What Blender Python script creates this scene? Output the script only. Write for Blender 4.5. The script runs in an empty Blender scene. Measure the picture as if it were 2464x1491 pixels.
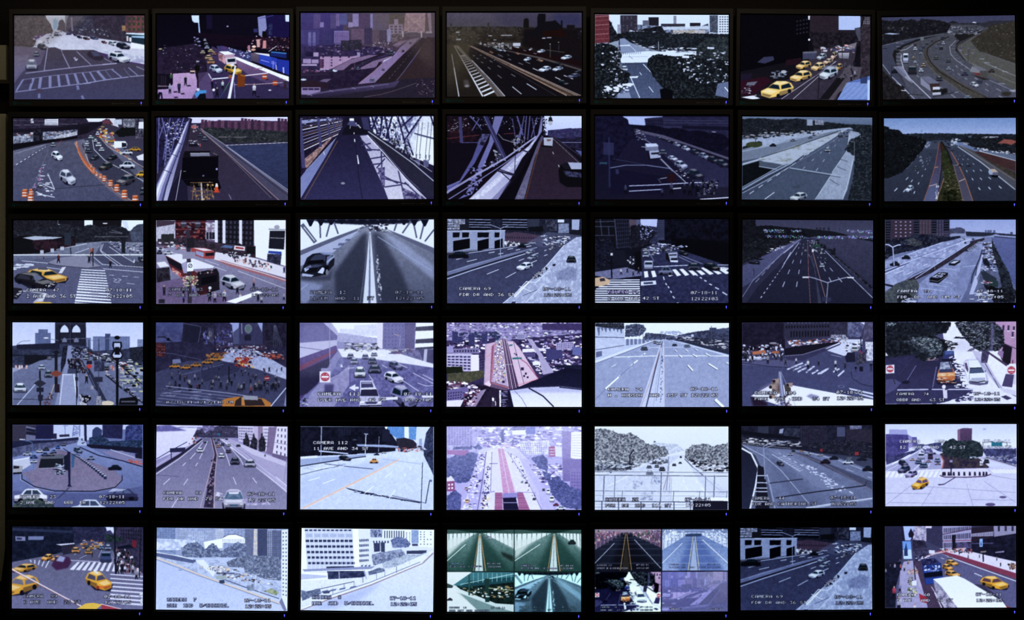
QUADS = {
'a1': (32.5,37.3, 347,37.3, 347.8,239, 36,239), 'a2': (378,35.6, 695.8,36, 695.8,237, 378,237.6), 
'a3': (723.5,31,1046,31,1047,235,724,236), 'a4': (1075,30.5,1400,31,1400,232,1075,233),
'a5': (1432,35.2,1753.2,35.8,1752.4,237.5,1430.8,235.8), 'a6': (1782.2,35.8,2093.9,39.2,2093.3,241,1782.2,238.6), 'a7': (2122,42.8,2442.7,35.9,2443.5,235,2123.9,238.5),
'b1': (31.6,284.5, 346,285, 345,483, 31.6,483.5), 'b2': (377,283, 693,281, 692,481.5, 375.4,482.5),
'b3': (722.8,280.8,1043.8,276.5,1043,479.6,722.8,479.6), 'b4': (1075,278,1399.5,278.8,1399,479.6,1075,479.6), 'b5': (1432,278.8,1753,278.8,1753,479.6,1432,479.6),
'b6': (1785,279.4,2097.6,283.6,2098.4,481.6,1786,480.5), 'b7': (2127.4,284.3,2446.2,283.8,2442.7,482.6,2127.4,484.5),
'c1': (32.2,529.8,344.7,529.8,344.7,729.5,32.7,729.5), 'c2': (375,530.6,687.6,528.6,688.4,731,376.5,730), 'c3': (722.8,527.8,1044.7,526.4,1044.4,729,722.8,729.5),
'c4': (1075.6,526.4,1399.5,526.4,1399.5,729.5,1075.6,729.5), 'c5': (1432,525.8,1753,527,1753,728.6,1431.4,728.6), 'c6': (1786.5,527.8,2100.4,530.6,2100.4,729.5,1786.5,728.6),
'c7': (2129.7,528.4,2445,528,2443.2,727.6,2129.3,727.6), 'd1': (28.5,775.5,343.2,775.5,344.7,974.7,31.3,973.8), 'd2': (374.5,775.5,689,776.4,689,978,375,976.6),
'd3': (720.5,776.4,1042.4,775.8,1043,978,722,978), 'd4': (1074.5,775.8,1400.3,775.8,1399,979,1074.5,978), 'd5': (1432,776.4,1753.8,777,1753.8,978.6,1432,978.6), 'd6': (1785.6,775.8,2101.2,774,2100.4,975.2,1785.6,976.6),
'd7': (2130.8,774,2446.6,773,2444,971.4,2129.7,972), 'e1': (28.5,1021.4,342.4,1021.4,345.8,1219.7,31.3,1219.7), 'e2': (375.6,1022,691,1025.6,691,1225.3,375.6,1221), 'e3': (722,1025.6,1043.2,1026.2,1043.8,1226.5,723.6,1224.5), 'e4': (1074.5,1025.6,1399.5,1025.6,1398.4,1226,1075,1226),
'e5': (1432,1025.6,1754.4,1025.6,1751,1226,1430.5,1226), 'e6': (1785,1024.2,2100.4,1022.8,2098,1220.2,1783.6,1223.6), 'e7': (2131.6,1020.2,2447.8,1019.7,2444.4,1217,2128.8,1217.5),
'f1': (29,1265.8,343.2,1267.8,345.2,1465.2,29,1463.2), 'f2': (375.6,1268.4,691.8,1272.6,693.2,1469,377,1466), 'f3': (723.6,1269.8,1043,1274,1043.8,1471.5,725.6,1467.2), 'f4': (1075.6,1273.5,1399,1274,1398,1471.8,1076,1471),
'f5': (1431.4,1273,1752.4,1271.5,1750.4,1470.3,1430.8,1471.5), 'f6': (1782.2,1269.8,2099,1268.4,2097,1465.2,1780.8,1468), 'f7': (2130,1265.8,2446,1264.3,2444,1461.2,2128.5,1461.7),
}
import numpy as np, math, random
# ---------------------------------------------------------------- the picture painter
# Every screen shows a picture drawn by code: polygons, lines and scattered blobs on a small
# raster, which ends up as the colours of the pixel grid of that screen's own mesh.
SS = 2
R = random.Random(7)
class K: pass
S = K()
PICS = {}
_nz = {}
def noise(h, w, s, seed):
    k = (h, w, round(s, 2), seed)
    if k not in _nz:
        rg = np.random.RandomState(seed)
        out = np.zeros((h, w)); amp = 1; tot = 0
        for o in (1, 2.1, 4.4):
            q = max(s / o, 1.0); gh, gw = int(h / q) + 3, int(w / q) + 3
            g = rg.rand(gh, gw)
            y = np.arange(h) / q; x = np.arange(w) / q
            yi = y.astype(int); xi = x.astype(int); fy = (y - yi)[:, None]; fx = (x - xi)[None]
            fy = fy * fy * (3 - 2 * fy); fx = fx * fx * (3 - 2 * fx)
            a = g[yi][:, xi]; b = g[yi][:, xi + 1]; c = g[yi + 1][:, xi]; d = g[yi + 1][:, xi + 1]
            out += amp * ((a * (1 - fx) + b * fx) * (1 - fy) + (c * (1 - fx) + d * fx) * fy); tot += amp; amp *= .7
        _nz[k] = out / tot
    return _nz[k]
def col(c):
    if not isinstance(c, str): return np.array(c, float)
    if len(c) == 3: return np.array([int(v, 16) / 15 for v in c])
    return np.array([int(c[i:i + 2], 16) / 255 for i in (0, 2, 4)])
def begin(name, x0, y0, x1, y1, base='000', low=None):
    S.name = name; S.ox, S.oy = x0 - 4, y0 - 4
    S.w, S.h = int((x1 - x0 + 8) * SS), int((y1 - y0 + 8) * SS)
    S.C = np.zeros((S.h, S.w, 3)); S.fx = x0; S.fy = y0; S.fs = 1
    R.seed(name)
    t = np.linspace(0, 1, S.h)[:, None, None]
    S.C[:] = col(base) * (1 - t) + col(low or base) * t
def F(x0, y0, x1, y1):
    S.fx, S.fy = x0, y0; S.fs = min(2464 / (x1 - x0), 1491 / (y1 - y0))
def cv(xy):
    a = np.array(xy, float).reshape(-1, 2) / S.fs + (S.fx, S.fy)
    return (a - (S.ox, S.oy)) * SS
def blur(m, r):
    r = int(round(r))
    if r < 1: return m
    for ax in (0, 1):
        for _ in range(2):
            pad = [(0, 0)] * m.ndim; pad[ax] = (r + 1, r)
            c = np.cumsum(np.pad(m, pad, 'edge'), ax)
            n = c.shape[ax]
            m = (np.take(c, range(2 * r + 1, n), ax) - np.take(c, range(0, n - 2 * r - 1), ax)) / (2 * r + 1)
    return m
def fill(q, c, a=1, c2=None, a2=None, d='v', b=0, m=None, s=4, k=.5, z=0, n=0, sx=1):
    pad = int(b * SS * 2) + 1
    x0 = max(int(q[:, 0].min()) - pad, 0); x1 = min(int(q[:, 0].max()) + 2 + pad, S.w)
    y0 = max(int(q[:, 1].min()) - pad, 0); y1 = min(int(q[:, 1].max()) + 2 + pad, S.h)
    if x1 <= x0 or y1 <= y0: return
    M = np.zeros((y1 - y0, x1 - x0), bool); xs = np.arange(x0, x1) + .5
    N = len(q)
    for i in range(N):
        (ax, ay), (bx, by) = q[i], q[(i + 1) % N]
        if ay == by: continue
        if ay > by: ax, ay, bx, by = bx, by, ax, ay
        r0 = max(int(math.ceil(ay - .5)), y0); r1 = min(int(math.ceil(by - .5)), y1)
        if r1 <= r0: continue
        yy = np.arange(r0, r1) + .5
        xi = ax + (yy - ay) * (bx - ax) / (by - ay)
        M[r0 - y0:r1 - y0] ^= xs[None] > xi[:, None]
    m_ = M.astype(float)
    if b: m_ = blur(m_, b * SS)
    D = S.C[y0:y1, x0:x1]
    if d == 'v': t = np.clip((np.arange(y0, y1) + .5 - q[:, 1].min()) / max(np.ptp(q[:, 1]), 1), 0, 1)[:, None]
    else: t = np.clip((xs - q[:, 0].min()) / max(np.ptp(q[:, 0]), 1), 0, 1)[None]
    cc = col(c)[None, None]
    if c2 is not None: cc = cc * (1 - t[..., None]) + col(c2) * t[..., None]
    if m is not None or n:
        nn = noise(S.h, int(S.w / sx) + 1, s * SS, z)
        if sx != 1: nn = nn[:, (np.arange(S.w) / sx).astype(int)]
        nn = nn[y0:y1, x0:x1] if sx != 1 else nn[y0:y1, x0:x1]
        if m is not None:
            w = np.clip((nn - (1 - k)) * 3.2 + .5, 0, 1)[..., None]
            cc = cc * (1 - w) + col(m) * w
        if n: cc = cc * (1 + n * (nn - .5)[..., None] * 3)
    al = a if a2 is None else a * (1 - t) + a2 * t
    m_ = (m_ * al)[..., None]
    D[:] = D * (1 - m_) + cc * m_
def p(c, *xy, r=0, **o):
    """polygon; r roughens its outline, m/s/k mottle it with a second colour"""
    q = cv(xy)
    if r:
        out = []; st = 3.0 * SS
        for i in range(len(q)):
            A, B = q[i], q[(i + 1) % len(q)]; n = max(int(np.hypot(*(B - A)) / st), 1)
            for j in range(n): out.append(A + (B - A) * j / n + np.array([R.gauss(0, 1), R.gauss(0, 1)]) * r * SS * .6)
        q = np.array(out)
    fill(q, c, **o)
    if r >= .8 and 'm' in o: leaves(q, c, o['m'])
def leaves(q, c, m):
    """flecks of leaf light and leaf dark inside a crown"""
    lo, hi = q.min(0), q.max(0); n = int(min(np.prod(hi - lo) / (16 * SS * SS), 420))
    P = np.array([[R.uniform(lo[0], hi[0]), R.uniform(lo[1], hi[1])] for _ in range(n)]).reshape(-1, 2); ins = np.zeros(n, bool)
    for i in range(len(q)):
        (ax, ay), (bx, by) = q[i - 1], q[i]
        if ay != by: ins ^= ((P[:, 1] < ay) != (P[:, 1] < by)) & (P[:, 0] < ax + (P[:, 1] - ay) * (bx - ax) / (by - ay))
    C = (mix(c, '000', .35), mix(c, m, .5), mix(m, 'dde', .06), mix(m, 'eef', .2), c)
    for x, y in P[ins]:
        w = R.uniform(1, 3.2) * SS; h = w * R.uniform(.35, .7); fill(np.array([(x - w, y), (x - w * .3, y - h), (x + w, y - h * .3), (x + w * .3, y + h)]), R.choice(C), a=.7)
def l(c, w, *xy, **o):
    q = cv(xy); w = w * SS * (.4 if w < 6 else .5)
    for i in range(len(q) - 1):
        A, B = q[i], q[i + 1]; v = B - A; L = np.hypot(*v)
        if L < .01: continue
        v = v / L; nn = np.array([-v[1], v[0]]) * w; e = v * w * .3
        fill(np.array([A - e + nn, B + e + nn, B + e - nn, A - e - nn]), c, **o)
def tl(c, w0, w1, x0, y0, x1, y1, **o):
    """line whose width grows from w0 to w1"""
    (A, B) = cv((x0, y0, x1, y1)); v = B - A; v /= np.hypot(*v); n = np.array([-v[1], v[0]]) * SS * .42
    fill(np.array([A + n * w0, B + n * w1, B - n * w1, A - n * w0]), c, **o)
def e(c, x, y, rx, ry, **o):
    N = 18; fill(cv([v for i in range(N) for v in (x + rx * math.cos(i * 2 * math.pi / N), y + ry * math.sin(i * 2 * math.pi / N))]), c, **o)
def dash(c, w0, w1, x0, y0, x1, y1, n, f=.4, g=2., ph=0, **o):
    """n dashes from far (x0,y0) to near (x1,y1), spacing growing with power g"""
    for i in range(n):
        t0 = ((i + ph) / n) ** g; t1 = ((i + ph + f) / n) ** g
        tl(c, w0 + (w1 - w0) * t0, w0 + (w1 - w0) * t1, x0 + (x1 - x0) * t0, y0 + (y1 - y0) * t0, x0 + (x1 - x0) * t1, y0 + (y1 - y0) * t1, **o)
def lerp4(q, u, v):
    q = np.array(q, float).reshape(4, 2)
    return (q[0] * (1 - u) + q[1] * u) * (1 - v) + (q[3] * (1 - u) + q[2] * u) * v
def win(c, q, nx, ny, fx=.5, fy=.5, j=0, **o):
    """grid of windows on a wall given by its corners tl tr br bl"""
    for i in range(nx):
        for k in range(ny):
            if j and R.random() < j: continue
            u0, u1 = (i + .5 - fx / 2) / nx, (i + .5 + fx / 2) / nx; v0, v1 = (k + .5 - fy / 2) / ny, (k + .5 + fy / 2) / ny
            p(c, *lerp4(q, u0, v0), *lerp4(q, u1, v0), *lerp4(q, u1, v1), *lerp4(q, u0, v1), **o)
def sp(cs, q, n, w, h, **o):
    """n small blobs of colours cs scattered over the quad q"""
    cs = cs.split()
    for _ in range(int(n * 1.5)):
        x, y = lerp4(q, R.random(), R.random()); k = .25 + R.random() * .95
        a, b = w * k / 2, h * (.35 + R.random() * .85) / 2
        p(R.choice(cs), x - a, y - b * .6, x, y - b, x + a, y - b * .3, x + a * .8, y + b, x - a * .7, y + b * .8, **o)
def mix(c, d, t): return tuple(col(c) * (1 - t) + col(d) * t)
def car(x, y, w, h, c='ccd', k='f', g='123', sh='112', t=None):
    """a vehicle in the box centred x,y: f front or rear, s side, q three-quarter heading lower right (negative w mirrors), v van, b box truck"""
    w *= .93; h *= .9; soft = .5 if abs(w) / S.fs > 17 else 0
    P = lambda cc, *u, **o: p(cc, *[v for i in range(0, len(u), 2) for v in (x + (u[i] - .5) * w, y + (u[i + 1] - .5) * h)], **{'b': soft, **o})
    dk = mix(c, '112', .45); lt = mix(c, 'fff', .35) if t is None else t
    if k == 'f':
        P(sh, -.06, .7, .5, .6, 1.06, .7, 1.04, 1.04, .9, 1.08, .1, 1.08, -.04, 1.04, a=.75)
        P(c, .06, 1, 0, .72, .04, .45, .17, .08, .3, 0, .7, 0, .83, .08, .96, .45, 1, .72, .94, 1, c2=mix(c, '334', .3))
        P(g, .04, .5, .18, .14, .3, .06, .7, .06, .82, .14, .96, .5, a=.85); P(lt, .24, .1, .34, .02, .66, .02, .76, .1, .72, .24, .28, .24)
        P(mix(g, c, .3), .16, .5, .26, .27, .74, .27, .84, .5); P(g, .16, .5, .5, .3, .84, .5, .5, .53, a=.6)
        P(lt, .12, .56, .88, .56, .9, .68, .1, .68, a=.7); P(dk, .04, .78, .96, .78, .92, .95, .08, .95); P(g, .3, .8, .7, .8, .7, .88, .3, .88)
        P('eef', .06, .74, .2, .76, .2, .82, .06, .8, a=.7); P('eef', .94, .74, .8, .76, .8, .82, .94, .8, a=.7); P(sh, .08, .94, .92, .94, .9, 1.02, .1, 1.02)
    elif k == 's':
        P(sh, -.03, .75, 1.03, .75, 1, 1.05, 0, 1.05, a=.8)
        P(c, 0, .88, 0, .5, .2, .42, .33, .06, .42, 0, .72, .02, .88, .4, 1, .5, 1, .88)
        P(g, .26, .42, .37, .12, .52, .1, .52, .42); P(g, .55, .42, .55, .1, .7, .12, .82, .42); P(dk, 0, .72, 1, .72, 1, .88, 0, .88)
        for u in (.2, .8): e(sh, x + (u - .5) * w, y + .36 * h, abs(w) * .09, h * .17)
    elif k == 'q':
        P(sh, .05, .55, .5, .5, 1.05, .7, .95, 1.06, .35, .98, a=.8)
        P(c, 0, .36, .08, .12, .25, .0, .52, .0, .66, .16, .78, .38, 1, .58, .98, .86, .74, 1, .48, .9, .04, .6)
        P(dk, 0, .4, .42, .62, .5, .92, .04, .62)
        for u, v in ((.13, .6), (.47, .88)): e(sh, x + (u - .5) * w, y + (v - .5) * h, abs(w) * .055, h * .13, b=soft)
        P(lt, .14, .08, .28, .01, .52, .02, .62, .16, .46, .22)
        P(g, .06, .36, .14, .12, .38, .26, .38, .48); P(g, .42, .5, .46, .24, .64, .18, .78, .4); P(lt, .48, .6, .8, .46, .96, .62, .7, .76)
        P(dk, .66, .84, .96, .7, .96, .84, .74, .96)
    elif k == 'v':
        P(sh, -.06, .7, 1.06, .7, 1.02, 1.05, -.02, 1.05, a=.8); P(c, 0, .96, 0, .1, .08, 0, .92, 0, 1, .1, 1, .96)
        P(g, .08, .44, .12, .2, .88, .2, .92, .44); P(lt, .08, .02, .92, .02, .95, .16, .05, .16); P(dk, 0, .78, 1, .78, 1, .9, 0, .9)
    elif k == 'b':
        P(sh, 0, .75, 1.03, .75, 1.03, 1.05, .2, 1.05, a=.8); P(lt, 0, .15, .62, 0, 1, .12, .42, .3); P(c, .42, .3, 1, .12, 1, .8, .46, 1); P(dk, 0, .15, .42, .3, .46, 1, .04, .75)
        P(g, .5, .5, .94, .38, .94, .58, .52, .72)
def man(x, y, h, c='223', d='112', s='a88'):
    """standing figure whose feet are at x,y"""
    g = R.uniform(.02, .14) * h; p(d, x - g - .06 * h, y, x - .1 * h, y - .5 * h, x + .1 * h, y - .5 * h, x + g + .06 * h, y, x + g, y, x, y - .34 * h, x - g, y)
    p(c, x - .12 * h, y - .42 * h, x - .15 * h, y - .78 * h, x, y - .86 * h, x + .15 * h, y - .78 * h, x + .12 * h, y - .42 * h, c2=mix(c, d, .4))
    e(s, x, y - .91 * h, .075 * h, .09 * h)
FONT = dict(zip("0123456789ABCDEFGHIJKLMNOPQRSTUVWXYZ-:/.,", [bytes.fromhex(v) for v in (
    "3E5149453E 00427F4000 4261514946 2141454B31 1814127F10 2745454539 3C4A494930 0171090503 3649494936 064949291E "
    "7E1111117E 7F49494936 3E41414122 7F4141221C 7F49494941 7F09090901 3E4149497A 7F0808087F 00417F4100 2040413F01 "
    "7F08142241 7F40404040 7F020C027F 7F0408107F 3E4141413E 7F09090906 3E4151215E 7F09192946 4649494931 01017F0101 "
    "3F4040403F 1F2040201F 3F4038403F 6314081463 0708700807 6151494543 0808080808 0036360000 2010080402 0060600000 0050300000").split()]))
def t(s, x, y, x2, h, c='eef', o='001', oa=.8):
    """on-screen caption: top left x,y, the string spread up to x2, cap height h"""
    n = len(s); pit = (x2 - x) / max(n - .25, 1); cw = pit * .75 / 5; ch = h / 7
    for ps in (0, 1):
        for i, a in enumerate(s):
            for u, b in enumerate(FONT.get(a, b'')):
                v = 0
                while v < 7:
                    if b >> v & 1:
                        v1 = v
                        while v1 < 7 and b >> v1 & 1: v1 += 1
                        X = x + i * pit + u * cw; Y = y + v * ch; Y1 = y + v1 * ch
                        if ps: p(c, X, Y, X + cw * 1.35, Y, X + cw * 1.35, Y1, X, Y1)
                        else: p(o, X - cw * .8, Y - ch * .8, X + cw * 2.1, Y - ch * .8, X + cw * 2.1, Y1 + ch * .9, X - cw * .8, Y1 + ch * .9, a=oa)
                        v = v1
                    else: v += 1
def paste(name, x0, y0, x1, y1, f=None):
    """an earlier picture shown again, smaller, in the box given"""
    ox, oy, P = PICS[name]; q = np.array(QUADS[name]).reshape(4, 2)
    (a, b), (c, d) = np.round(cv((x0, y0, x1, y1))).astype(int)
    u = np.linspace(q[:, 0].min() + 2, q[:, 0].max() - 2, c - a) - ox; v = np.linspace(q[:, 1].min() + 2, q[:, 1].max() - 2, d - b) - oy
    I = blur(P.astype(float), 1) if (c - a) < 500 else P
    I = I[v.astype(int)][:, u.astype(int)]
    S.C[b:d, a:c] = (f(I) if f else I)[:S.h - b, :S.w - a]
def end(soft=.35, grain=.03, tint=None, gain=1, bl=0, ct=.3, sat=.86):
    C = S.C
    if bl: C = blur(C, bl * SS)
    for a_, b_, z_ in ((.1, 2, 5), (.04, 7, 9)): C = C * (1 + a_ * 3 * (noise(S.h, S.w, b_ * SS, z_)[..., None] - .5) * np.clip(1.1 - C, 0, 1))
    h, w = S.h // SS, S.w // SS
    C = C[:h * SS, :w * SS].reshape(h, SS, w, SS, 3).mean((1, 3))
    if soft:
        P = np.pad(C, ((1, 1), (1, 1), (0, 0)), 'edge')
        C = C * (1 - soft) + soft * (P[:-2, 1:-1] + P[2:, 1:-1] + P[1:-1, :-2] + P[1:-1, 2:]) / 4
    rg = np.random.RandomState(len(PICS)); C = np.clip(C * gain, 0, 1); C = C * sat + (C @ np.array([.25, .55, .2]))[..., None] * (1 - sat); C = C * (1 - ct) + ct * C * C * (3 - 2 * C); grain *= .6
    if tint: C = C * col(tint)
    C = C * np.array([.97, 1.015, 1.05]) + (rg.rand(h, w, 1) - .5) * grain * (.4 + C) + (rg.rand(h, w, 3) - .5) * grain * .5
    PICS[S.name] = (S.ox, S.oy, np.clip(C, 0, 1).astype(np.float32))
begin('a1',28,33,352,243,'536','436')
F(20,28,360,248)
p('ccd',560,40,980,40,980,330,560,330)
p('8ac',732,240,735,130,765,110,810,140,812,280,730,300,b=.8)
p('443a46',800,300,830,150,880,125,920,180,960,330,800,340,r=.8)
p('767684',925,50,1000,50,980,340,930,330)
p('4a4256',990,50,2240,50,2240,600,1300,430,930,320,960,120,m='352f40',s=7,sx=.6)
p('a9b',1015,90,1045,90,1060,320,1030,320,a=.5); p('334',1060,80,1350,60,1330,300,1080,320,a=.5,m='556',s=4)
p('332a38',1350,60,1900,60,1900,480,1450,420,m='443a4c',s=5,a=.8)
sp('99a 778 445 334',(1100,280,1700,290,1700,420,1100,340),40,35,22)
p('7a4848',1915,60,2240,60,2240,350,1915,340,m='543a48',s=6)
win('343',(1940,70,2230,70,2230,340,1940,330),4,3)
p('975',1850,230,1910,225,1910,310,1855,315)
p('cde',1920,345,2230,350,2230,385,1920,365); p('234',1920,370,2230,385,2230,560,1930,500)
p('9bd',2000,395,2230,395,2230,435,2020,420); p('cbb',1925,400,1960,395,1960,480,1930,480); p('dcd',1970,420,2010,420,2010,490,1975,490)
# sunlit roadway
p('b9b6cc',560,400,740,300,830,300,960,350,1500,440,1800,480,2240,560,2240,870,2100,800,1640,700,1400,640,880,630,600,590,280,585,420,540,460,450,c2='c8c8e0',n=.05,s=8)
p('ccd',1320,560,2000,700,2230,740,2230,860,1900,800,1500,640,m='aac',s=6)
for i in range(6): l('a9b',.6,860 + i * 60,360 + i * 4,1100 + i * 180,560 + i * 20,a=.6)
p('e8e8f4',2000,500,2240,545,2240,610,2000,600)
# dark tree mass and hazy kerb side
p('352c30',80,50,600,50,640,150,690,200,700,250,740,320,700,350,560,370,400,420,460,480,420,570,290,600,80,700,r=1.2,m='4b4147',s=4)
p('5a5068',90,560,420,580,640,590,620,640,560,1000,90,1180,c2='645a78',n=.04)
sp('ccd bbc 445',(420,370,760,360,700,540,420,570),30,40,14); sp('334 445',(560,350,860,320,880,400,600,460),14,45,18)
e('dde',515,490,45,28); car(560,570,190,120,'3a343e','q'); car(785,378,90,45,'334'); car(985,360,90,40,'445')
for x,y,w,c in ((1090,375,70,'435'),(1160,412,90,'223'),(1270,435,120,'422'),(1400,430,150,'446'),(1560,495,100,'633')): car(x,y,w,55,c,'q')
car(1720,515,210,90,'ccd','q'); car(1870,555,240,130,'223','q')
# shaded asphalt
p('4d4352',600,590,760,580,880,625,1400,625,1500,680,1650,780,2240,880,2240,1440,90,1440,90,1180,240,960,520,860,620,620,c2='3d3c58',n=.04,s=5)
p('6e6684',90,720,330,700,270,960,160,1060,90,1080,a=.6,b=2)
L = lambda *a,w=2.4: l('9c96b8',w,*a)
L(640,590,585,960); L(860,610,880,670,w=1.5); L(885,685,1000,920); L(1115,650,1350,870,w=2); L(1560,760,1690,830,w=1.6)
L(280,1005,760,945,1340,882,1760,845,w=2.6); l('bbd',2,1540,860,1770,842)
p('a9a4c2',1055,755,1100,740,1095,770,1140,765,1115,805,1075,790,1090,775)
l('8f8bb0',1.6,230,1110,700,1045,1300,985,1720,935); l('9c9cc4',2.4,110,1310,600,1250,1160,1180,1340,1165); l('a4a4cc',2.6,1170,1182,1600,1110,1960,1065); l('b4b4d4',2,1980,1060,2220,1040)
for x0,x1,w in ((240,130,5),(410,350,6),(530,505,7),(680,680,7),(815,835,6),(950,990,6),(1085,1140,6),(1210,1290,5),(1330,1420,5),(1455,1580,6),(1580,1690,3),(1690,1860,3.5),(1880,1985,2),(1960,2110,3)):
    f = (x0 - 240) / 1480
    l('8486b0' if x0 not in (1580,1880) else '656588',w,x0,1110 - f * 170,x1,1290 - f * 215)
p('3c3450',270,1120,390,1110,380,1170,250,1180,a=.7); e('433648',510,1290,70,35,b=1)
p('7a80ac',1105,1205,1145,1200,1165,1270,1120,1275); p('7a80ac',485,1335,525,1335,520,1410,480,1410); p('7a80ac',1180,1370,1220,1365,1245,1425,1200,1425); l('99b',2,2090,895,2220,950)
car(380,860,190,190,'99a','f','556'); car(455,690,100,90,'667')
p('352c3c',1280,680,1330,640,1440,640,1540,720,1560,770,1500,800,1400,790,1290,720,b=1); p('4a4a66',1340,650,1440,645,1520,720,1400,730,b=1)
car(1800,740,380,200,'c4c6d8','q'); p('223',1735,645,1850,650,1850,665,1735,660); p('99b',2000,820,2120,750,2230,810,2230,830,a=.8)
p('7a6c6a',80,50,1300,50,80,1000,a=.5,a2=.2,b=6); p('5a5480',80,800,2240,800,2240,1440,80,1440,a=.06,a2=.3)  # brownish glare at upper left, painted into the picture colours
end(soft=.6,grain=.04)

begin('a2',374,31,700,242,'0d0a18','1a1228')
F(366,28,706,248)
p('1c1436',880,50,1000,50,1000,280,890,280); p('120e20',980,50,1720,50,1720,440,980,440); p('1e1648',1860,50,2240,50,2240,420,1860,430)
p('cdf',640,60,765,60,770,200,740,180,690,180,655,150); p('acf',752,190,770,190,785,345,762,345); p('cdf',2170,50,2240,50,2240,165,2175,160)
q = (1720,80,1850,60,1875,270,1780,420,1730,400); p('99c',1720,90,1850,60,1870,270,1800,420,1740,380); win('336',(1720,90,1850,70,1870,380,1740,400),8,14,.4,.5)
p('1c2450',1900,190,1960,190,1960,380,1900,380,m='446',s=3); p('336',1650,280,1720,275,1720,340,1660,340); p('111',1800,320,1860,320,1880,430,1790,430)
l('55a',1.5,1720,120,1900,80,1980,60); e('99c',1230,240,18,12)
p('1a0e20',700,340,2240,430,2240,640,1300,560,900,520); p('3a1c34',1700,430,2240,440,2240,620,1680,600,m='1a1020',s=6)
sp('dcd 744 a77 446',(1700,400,2240,420,2240,640,1540,600),60,30,16); p('c99',1700,450,1760,450,1760,580,1710,580); p('c88',1810,470,1860,470,1860,600,1800,600); p('201428',1880,480,2230,490,2230,560,1880,560,a=.7)
e('fcb',1660,570,35,20); e('c98',1650,620,40,20); p('a78',1560,550,1600,550,1600,650,1560,650); l('ccd',2,2030,560,1900,650)
# blue hoarding
p('33406e',1050,560,1150,555,1380,620,1620,680,1620,820,1330,740,1080,640,m='553a6e',s=8)
p('6a5c70',1610,670,1750,690,1740,840,1610,800,c2='4a3e58'); p('2a3fae',1750,700,1920,730,2040,760,2030,950,1740,840); p('35c',1760,710,1950,750,1950,800,1760,760,a=.5)
p('2436a0',2040,770,2240,800,2240,1040,2040,960); p('dde',1640,665,1910,690,1920,730,1760,700)
l('99f',2,1770,785,1910,825); p('77d',1935,800,2030,830,2020,870,1940,850,a=.6); l('99e',2,1975,800,1975,940); l('bbe',4,2140,910,2145,1000); l('bbe',3,2020,870,2030,950)
p('1a2a70',1930,650,2060,655,2190,680,2190,760,1930,720); p('48c',1940,650,2190,672,2190,690,1940,665); sp('99c dde 446',(1250,590,1620,650,1620,760,1300,700),25,40,28)
# road and plaza
p('44345a',980,560,1120,640,1360,740,1800,920,2240,1100,2240,1440,560,1440,900,980,880,800,930,660,c2='352c52',n=.05)
p('8c6a90',1350,780,1620,860,2150,1080,2230,1240,1900,1180,1600,1050,1400,900,c2='4a3864',a=.8)
p('241a30',80,600,700,520,860,620,900,980,640,1010,400,1000,90,1040,m='30243e',s=6); sp('445 99a 324',(100,540,700,560,880,980,300,980),60,26,14); e('cc8',135,608,28,9)
p('b894c0',340,1010,700,990,760,1230,640,1430,90,1430,90,1270,260,1260,340,1180,c2='a080b4',n=.06); p('6a5480',740,1000,910,980,960,1080,1000,1420,640,1420,760,1200,a=.6)
p('181020',80,1010,250,1020,260,1250,90,1220); p('6a5a6e',90,1200,250,1205,250,1225,90,1225)
for i in range(5): l('445',1,100 + i * 30,1040,100 + i * 30,1190)
p('f8f8ff',1340,730,1400,745,1620,830,2040,1000,2230,1060,2230,1140,2000,1040,1600,880,1350,770); sp('aac',(1500,800,1640,840,2200,1090,2100,1090),25,20,10)
# queue of vehicles
for x,y,w,h,c in ((860,460,50,40,'ccd'),(880,515,70,40,'99a'),(895,580,90,60,'99b'),(955,635,100,55,'ca6'),(825,660,90,55,'ca8'),(1010,680,80,60,'a64'),(920,740,130,80,'c96'),(960,810,140,90,'b74')): car(x,y,w,h,c,'f')
sp('99c 445',(690,420,760,420,800,560,700,560),14,40,20)
p('865a66',1075,665,1200,720,1200,860,1090,790,m='c9a',s=9); p('eef',1085,650,1240,645,1340,690,1180,705); p('b090a8',1180,705,1340,690,1345,745,1200,755)
p('cbc',1195,755,1370,740,1375,850,1210,865); p('123',1225,775,1350,765,1360,815,1235,825)
car(1040,930,230,150,'b8c0e0','q'); car(1320,940,310,190,'d9a030','q'); p('dde',1270,860,1320,845,1350,880,1290,890)
l('dde',3.5,975,1100,1240,1075); l('ccd',3,920,1010,965,1090); l('dcd',3,1500,1045,1890,1000); l('a68',2,1660,935,1800,918); l('dbb',1.5,1340,1190,1700,1185,2130,1155)
for x,y in ((1835,1060),(2005,1160)): p('a42',x - 35,y - 35,x + 30,y - 35,x + 36,y + 45,x - 40,y + 40); p('ecb',x - 36,y - 8,x + 34,y - 8,x + 34,y + 6,x - 36,y + 6); p('201830',x,y + 45,x + 80,y + 40,x + 40,y + 60)
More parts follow.
